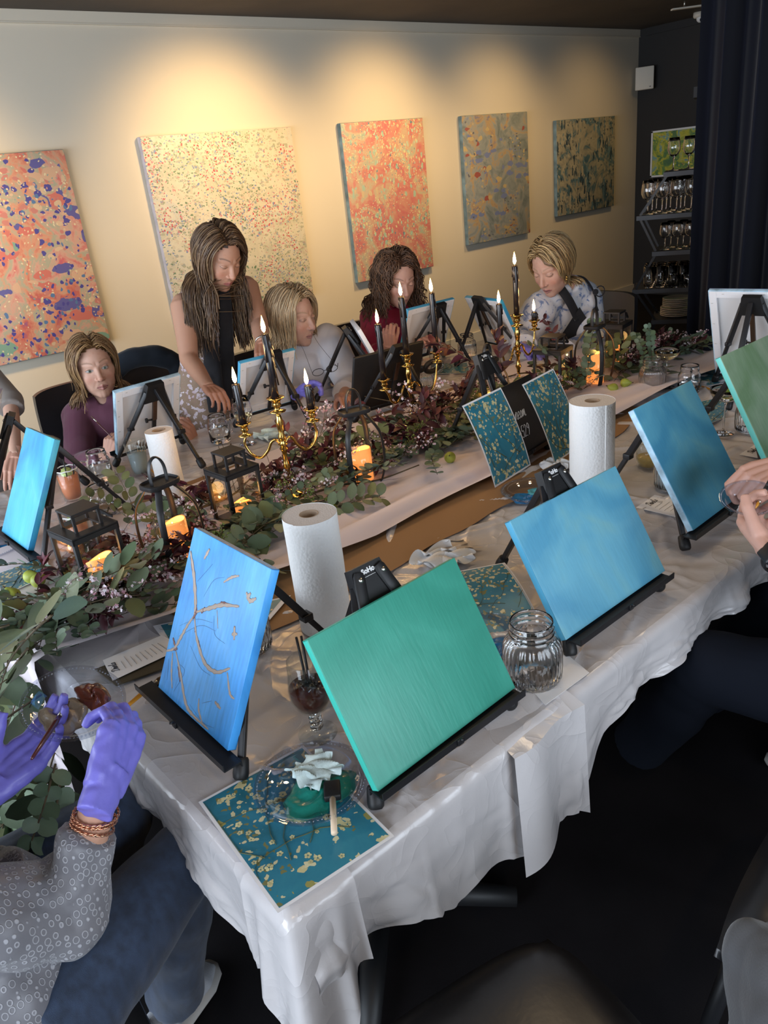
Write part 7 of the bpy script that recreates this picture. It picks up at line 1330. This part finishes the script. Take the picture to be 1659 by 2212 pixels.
wallart('coral, mint and yellow speckled abstract painting above the curly-haired person', 4.345, 5.268, 0.826, 2.070, A3, AS2)
wallart('slate grey and ochre abstract painting, second from the right on the cream wall', 5.756, 6.690, 0.946, 2.064, A4, AS2)
wallart('small dark teal and sand abstract painting, rightmost on the cream wall', 7.148, 8.187, 1.048, 1.966, A5, AS2)
# framed landscape on the dark wall
t = thing('framed_picture', 'white-framed yellow and green landscape picture on the dark wall behind the glasses', 'picture', (WX-0.015, 4.80, 1.535)); A6 = paintmat('art_landscape', [(0.3, (0.05, 0.12, 0.10)), (0.45, (0.14, 0.28, 0.08)), (0.55, (0.60, 0.55, 0.05)), (0.66, (0.14, 0.35, 0.40)), (0.8, (0.30, 0.50, 0.50))], [(26, 0.35, 0.5, [(0, (0.65, 0.60, 0.08)), (0.5, (0.10, 0.22, 0.10)), (0.8, (0.55, 0.18, 0.10))], (1, 1, 2))], 2.2, 3.0)
G().box((0, 0, 0), (0.02, 0.72, 0.44)).build('picture_surface', A6, t, smooth=False)
g = G(); [g.box((-0.004, 0, s*0.228), (0.03, 0.76, 0.018)) for s in (-1, 1)]; [g.box((-0.004, s*0.371, 0), (0.03, 0.018, 0.47)) for s in (-1, 1)]; g.build('frame', M['white'], t, smooth=False)
t = thing('wall_speaker', 'small cream wall speaker in the corner of the cream and dark walls', 'speaker', (WX-0.10, 5.24, 2.30)); G().box((0, 0, 0), (0.09, 0.19, 0.22), rotz(0.5), bev=0.008).build('cabinet', M['trim'], t, angle=40); G().box((0.06, 0.02, 0), (0.08, 0.05, 0.05)).build('bracket', M['steel'], t, smooth=False); g = G(); g.box(rotz(0.5) @ np.array([-0.047, -0.06, -0.085]), (0.002, 0.016, 0.006), rotz(0.5)); g.build('badge', M['ink'], t, smooth=False)
t = thing('dome_camera', 'white dome security camera on the dark ceiling', 'camera', (8.35, 4.55, CZ)); G().lathe([(0, 0), (0.060, 0), (0.062, -0.03), (0.056, -0.045), (0.045, -0.05), (0, -0.05)], 28).build('housing', M['trim'], t); G().sph((-0.012, -0.015, -0.055), 0.038, 18, 12).build('eyeball', M['white'], t); G().sph((-0.030, -0.035, -0.068), 0.018, 14, 10).build('lens', M['black_plastic'], t)
t = thing('ceiling_bracket', 'pale metal bracket under the ceiling above the glass rack', 'bracket', PZ(1505, 16, 2.70)); g = G(); g.bar((-0.20, 0.12, 0.0), (0.18, -0.16, 0.01), 0.05, 0.012); g.build('arm', M['trim'], t, smooth=False); G().box((0.10, -0.10, 0.05), (0.10, 0.10, 0.08), bev=0.006).build('mounting_plate', M['trim'], t, angle=40)
g = G(); g.tube([(-0.1, 0.06, 0), (-0.1, 0.06, CZ-2.70)], 0.008, 8); g.build('rod', M['steel'], t)
# ================================================================== velvet curtain
M['velvet'] = mat('navy_velvet', (0.005, 0.006, 0.013), 0.8, sheen=0.12, spec=0.2); cx = 4.42; nY = 420; P = np.zeros((30, nY, 3)); ys_ = np.linspace(2.385, 0.35, nY)
for i in range(30):
    z = 2.76*(1-i/29)+0.01
    for j, y in enumerate(ys_):
        s_ = 2.385-y; a = 0.055+0.02*math.sin(s_*3.1); P[i, j] = (cx+a*math.sin(s_*30+2.2*math.sin(s_*2.3)+0.25*math.sin(z*1.3+s_*2))+0.02*math.sin(s_*71), y+0.02*math.cos(s_*30)*math.sin(z*0.8), z)
t = thing('curtain', 'floor-length dark navy velvet curtain at the right of the room', 'curtain', (cx, 1.4, 0)); G().grid(P).build('velvet_drape', M['velvet'], t, off=(cx, 1.4, 0)); G().tube([(0, -1.1, 2.765), (0, 1.02, 2.765)], 0.012, 10).build('curtain_rail', M['black_metal'], t)
# ================================================================== bar shelves with glasses
O_ = np.array([4.60, 2.86, 0]); e1 = nrm([0.45, -0.89, 0]); e2 = np.array([e1[1]*-1, e1[0], 0]); e2 = np.array([0.89, 0.45, 0.]); RS = np.stack([e1, e2, [0, 0, 1]], 1)
LV = {1.505: 0.15, 1.265: 0.0, 1.045: 0.10, 0.815: -0.015, 0.615: 0.11}
t = thing('bar_shelf', 'dark open bar shelf with diagonal braces beside the velvet curtain', 'shelf', O_)
for z, x0 in LV.items(): G().box(RS @ np.array([(x0+0.95)/2, 0.15, z-0.014]), (0.95-x0, 0.30, 0.026), RS).build('shelf_board', mat('shelf_grey', (0.055, 0.055, 0.06), 0.5) if z == 1.505 else bpy.data.materials['shelf_grey'], t, smooth=False)
zz = sorted(LV.items(), reverse=True)+[(0.0, -0.05)]
for k in range(len(zz)-1):
    for dy in (0.03, 0.27):
        a = RS @ np.array([zz[k][1]+0.02, dy, zz[k][0]-0.02]); b = RS @ np.array([zz[k+1][1]+0.02, dy, zz[k+1][0]]); g = G(); g.bar(a, b, 0.014, 0.014); g.build('brace', M['black_metal'], t, smooth=False)
    a = RS @ np.array([0.92, 0.15, zz[k][0]-0.02]); b = RS @ np.array([0.92, 0.15, zz[k+1][0]]); g = G(); g.bar(a, b, 0.02, 0.02); g.build('upright', M['black_metal'], t, smooth=False)
sh_root = None
W1 = stemmed('wine_glass', '', 'wine glass', (0, 0, 0), 0.034, 0.0035, [(0.006, 0.078), (0.027, 0.092), (0.038, 0.115), (0.039, 0.132), (0.035, 0.165), (0.030, 0.188)], 0.076, 0.0016, n=24)
def onshelf(src, z, u, v, label, group, s=1.0, first=False):
    p = O_+RS @ np.array([u, v, z+0.001]); q = src if first else dup(src, label, p, None, group); q.location = tuple(p); q['label'] = label; q['group'] = group; q.scale = (s, s, s); return q
ords = ['leftmost', 'second from the left', 'third from the left', 'fourth from the left', 'fifth from the left']
rows = ['front row', 'middle row', 'back row']
first = True
for r_ in range(1):
    for k in range(4): onshelf(W1, 1.505, 0.20+0.085*k, 0.10+0.06*(k % 2), 'upright wine glass on the top shelf in front of the picture, '+ords[k], 'wine glasses on the top bar shelf', 0.98, first); first = False
for r_ in range(3):
    for k in range(5): onshelf(W1, 1.265, 0.06+0.085*k+0.02*r_, 0.06+0.085*r_, 'wine glass on the widest full shelf, %s, %s' % (rows[r_], ords[k]), 'wine glasses on the second bar shelf', 1.05)
for r_ in range(2):
    for k in range(4): onshelf(W1, 1.045, 0.17+0.075*k+0.03*r_, 0.07+0.10*r_, 'short wine glass on the third shelf, %s, %s' % (rows[r_], ords[k]), 'wine glasses on the third bar shelf', 0.86)
Wt = glassware('highball_glass', '', 'tumbler', (0, 0, 0), [(0.026, 0), (0.029, 0.002), (0.030, 0.04), (0.032, 0.135)], 0.002, 0.010, n=20, m=M['glass']); first = True
for r_ in range(3):
    for k in range(5): onshelf(Wt, 0.815, 0.08+0.070*k, 0.05+0.075*r_, 'highball glass on the fourth shelf, %s, %s' % (rows[r_], ords[k]), 'highball glasses on the fourth bar shelf', 1, first); first = False
Wk = glassware('rocks_glass', '', 'tumbler', (0, 0, 0), [(0.030, 0), (0.034, 0.002), (0.036, 0.04), (0.038, 0.085)], 0.0025, 0.010, n=20); first = True
for k in range(4): onshelf(Wk, 0.815, 0.24+0.08*k, 0.02, 'short rocks glass standing before the highballs, '+ords[k], 'rocks glasses on the fourth bar shelf', 0.95, first); first = False
M['china'] = mat('china', (0.62, 0.55, 0.46), 0.3, coat=0.3); first = True; Pl = None
for k in range(10):
    r_ = 0.105 if k < 5 else 0.093; p = O_+RS @ np.array([0.26, 0.13, 0.616+0.011*k+(0.004 if k > 4 else 0)]); lb = ('large' if k < 5 else 'smaller')+' cream plate, '+['lowest of the stack', 'second from the bottom of the stack', 'third from the bottom of the stack', 'fourth from the bottom of the stack', 'top one of the five large plates', 'lowest of the five smaller plates', 'second smaller plate up in the stack', 'third smaller plate up in the stack', 'second from the top of the stack', 'topmost of the stack'][k]
    if Pl is None: Pl = thing('plate', lb, 'plate', p, 0, 'cream plates stacked on the lowest bar shelf'); G().lathe([(0, 0), (0.06, 0), (0.065, 0.002), (0.10, 0.010), (0.105, 0.012), (0.105, 0.016), (0.10, 0.015), (0.065, 0.007), (0, 0.006)], 40).build('china_disc', M['china'], Pl)
    else: q = dup(Pl, lb, p); q.scale = (r_/0.105, r_/0.105, 1)
# hanging stem rack
hz = 1.895; ho = O_+RS @ np.array([0.33, 0.10, 0]); t = thing('hanging_glass_rack', 'dark hanging rack with chrome rails holding upturned glasses', 'glass rack', (ho[0], ho[1], hz)); G().box((RS @ np.array([0.28, 0, 0.02])), (0.62, 0.30, 0.055), RS).build('rack_box', M['wall_dark'], t, smooth=False)
for k in range(4): g = G(); x = 0.03+0.09*k; g.tube([RS @ np.array([x, -0.14, -0.045]), RS @ np.array([x, 0.13, -0.045])], 0.004, 8); g.tube([RS @ np.array([x, -0.13, -0.045]), RS @ np.array([x, -0.13, 0.0])], 0.003, 6); g.build('rail', M['steel'], t)
g = G(); g.tube([RS @ np.array([0.08, 0, 0.045]), RS @ np.array([0.075, 0.0, 0.5]), RS @ np.array([0.10, 0.0, CZ-hz-0.002])], 0.0035, 8); g.build('suspension_cable', M['trim'], t)
for k in range(4):
    p = np.array([ho[0], ho[1], hz-0.040])+RS @ np.array([0.075+0.09*k, -0.09+0.05*(k % 2), 0]); q = dup(W1, 'upturned wine glass hanging in the rack, '+ords[k], p, None, 'wine glasses hanging upside down in the rack'); q.rotation_euler = (PI, 0, 0); q.scale = (1.05, 1.05, 1.05)
# ================================================================== chairs
M['leather'] = mat('black_leather', (0.016, 0.016, 0.018), 0.33, spec=0.7, bump=(90, 0.15), vary=(4, 0.2))
CG = 'black leather dining chairs'
def chair(label, x, y, rz, seat=0.47, w_=0.47, d_=0.46, back=True):
    t = thing('dining_chair', label, 'chair', (x, y, 0), rz, CG)
    q = G().box((0, 0, 0), (w_, d_, 0.07), bev=0.028); v, f, _ = q.arr(); n_ = 20; g = G()
    A_, B_ = np.meshgrid(np.linspace(-1, 1, 26), np.linspace(-1, 1, 26), indexing='ij'); sq = lambda u: np.sign(u)*np.abs(u)**0.8
    r_ = (np.abs(A_)**6+np.abs(B_)**6); xx_ = A_*w_/2*(1-0.05*B_**2*np.abs(A_)); yy_ = B_*d_/2*(1-0.05*A_**2*np.abs(B_)); zz_ = seat-0.035*np.clip(r_, 0, 1.6)**1.2+0.012*(1-A_**2)*(1-B_**2)
    g.grid(np.stack([xx_, yy_, zz_], 2)); g.grid(np.stack([xx_*0.97, yy_*0.97, 0*zz_+seat-0.085], 2), flip=True)
    ed = [(i, 0) for i in range(26)]+[(25, j) for j in range(26)]+[(i, 25) for i in range(25, -1, -1)]+[(0, j) for j in range(25, -1, -1)]; top = np.array([[xx_[i, j], yy_[i, j], zz_[i, j]] for i, j in ed]); mid = top*[1.012, 1.012, 1]+[0, 0, -0.02]; bot = np.array([[xx_[i, j]*0.97, yy_[i, j]*0.97, seat-0.085] for i, j in ed]); g.grid(np.stack([top, mid, bot], 0), flip=False)
    g.build('seat', M['leather'], t)
    for sx in (-1, 1):
        for sy in (-1, 1):
            g = G(); g.tube([(sx*(w_/2-0.04), sy*(d_/2-0.04), seat-0.06), (sx*(w_/2-0.02), sy*(d_/2-0.01), 0.2), (sx*(w_/2-0.01), sy*(d_/2+0.01), 0.0)], [0.017, 0.015, 0.012], 10); g.build('leg', M['black_metal'], t)
    if back:
        A_, B_ = np.meshgrid(np.linspace(-1, 1, 22), np.linspace(0, 1, 22), indexing='ij'); xx_ = A_*(w_/2-0.01)*(1-0.10*B_**3*np.abs(A_)**3); zz_ = seat+0.03+0.40*B_*(1-0.05*A_**4); yy_ = -d_/2+0.02-0.07*B_+0.03*A_**2
        g = G(); g.grid(np.stack([xx_, yy_, zz_], 2)); g.grid(np.stack([xx_, yy_-0.035, zz_], 2), flip=True)
        for sl in ((slice(None), 0), (slice(None), 21), (0, slice(None)), (21, slice(None))): l = np.stack([xx_[sl], yy_[sl], zz_[sl]], 1); g.grid(np.stack([l, l-[0, 0.035, 0]], 0)); 
        g.build('backrest', M['leather'], t)
        for sx in (-1, 1): g = G(); g.tube([(sx*(w_/2-0.05), -d_/2+0.03, seat-0.05), (sx*(w_/2-0.06), -d_/2-0.01, seat+0.10)], 0.012, 8); g.build('back_post', M['black_metal'], t)
    return t
c0 = chair('empty black leather chair at the near side of the table, bottom centre of the photo', 0.495, 0.445, DEG(-12))
def ch(label, x, y, rz): return dup(c0, label, (x, y, 0), DEG(rz))
ch('black leather chair at the lower right with the grey jacket on it', 1.19, 0.20, 6); ch('black leather chair under the person with bare hands at the right edge', 1.82, 0.12, 0)
ch('black chair of the painter in the grey blouse at the left end', pelp6[0]-0.02, pelp6[1], -90)
ch('black chair behind the person in the maroon sweatshirt', 1.27, 3.62, 180); ch('black chair of the seated blonde person in white', 2.12, 3.30, 176); ch('black chair showing left of the crimson top', 2.80, 3.36, 172); ch('black chair under the person in the printed blouse', 3.80, 2.72, 90)
# navy jacket over an empty chair between the maroon sweatshirt and the floral dress
ch('black chair with a dark jacket over its back, left of the floral dress', 1.66, 3.72, 180)
g = G(); g.tube(spline([(1.46, 3.97, 0.70), (1.47, 3.97, 0.86), (1.66, 3.98, 0.93), (1.85, 3.97, 0.86), (1.86, 3.97, 0.70)], 6), 0.055, 14, flat=0.8); V, F, _ = remesh(g, 0.007, 2, folds3(0.006, 20, 3)); t = thing('jacket', 'dark denim jacket hung over the chair back left of the floral dress', 'jacket', (1.66, 3.97, 0.7)); G().add(V, F).build('cloth', mat('dark_denim', (0.02, 0.03, 0.045), 0.85, sheen=0.2), t, off=(1.66, 3.97, 0.7))
# grey jacket on the lower right chair
a = PZ(1640, 2060, 0.60); b = PZ(1670, 2300, 0.52); g = G(); g.tube([a, a*0.5+b*0.5, b], [0.050, 0.070, 0.085], 22, flat=[0.9, 0.75, 0.6]); g.sph(a, (0.052, 0.052, 0.045), 16, 12); g.tube([a+[0.06, 0.0, -0.02], b+[0.14, 0, -0.02]], [0.07, 0.09], 18, flat=0.6); V, F, _ = remesh(g, 0.005, 2, folds3(0.009, 26, 5.0)); t = thing('jacket', 'crumpled grey jacket lying on the black chair at the lower right corner', 'jacket', a-[0, 0, 0.05]); G().add(V, F).build('cloth', mat('grey_fleece', (0.07, 0.07, 0.075), 0.9, sheen=0.3, bump=(300, 0.4)), t, off=a-[0, 0, 0.05])
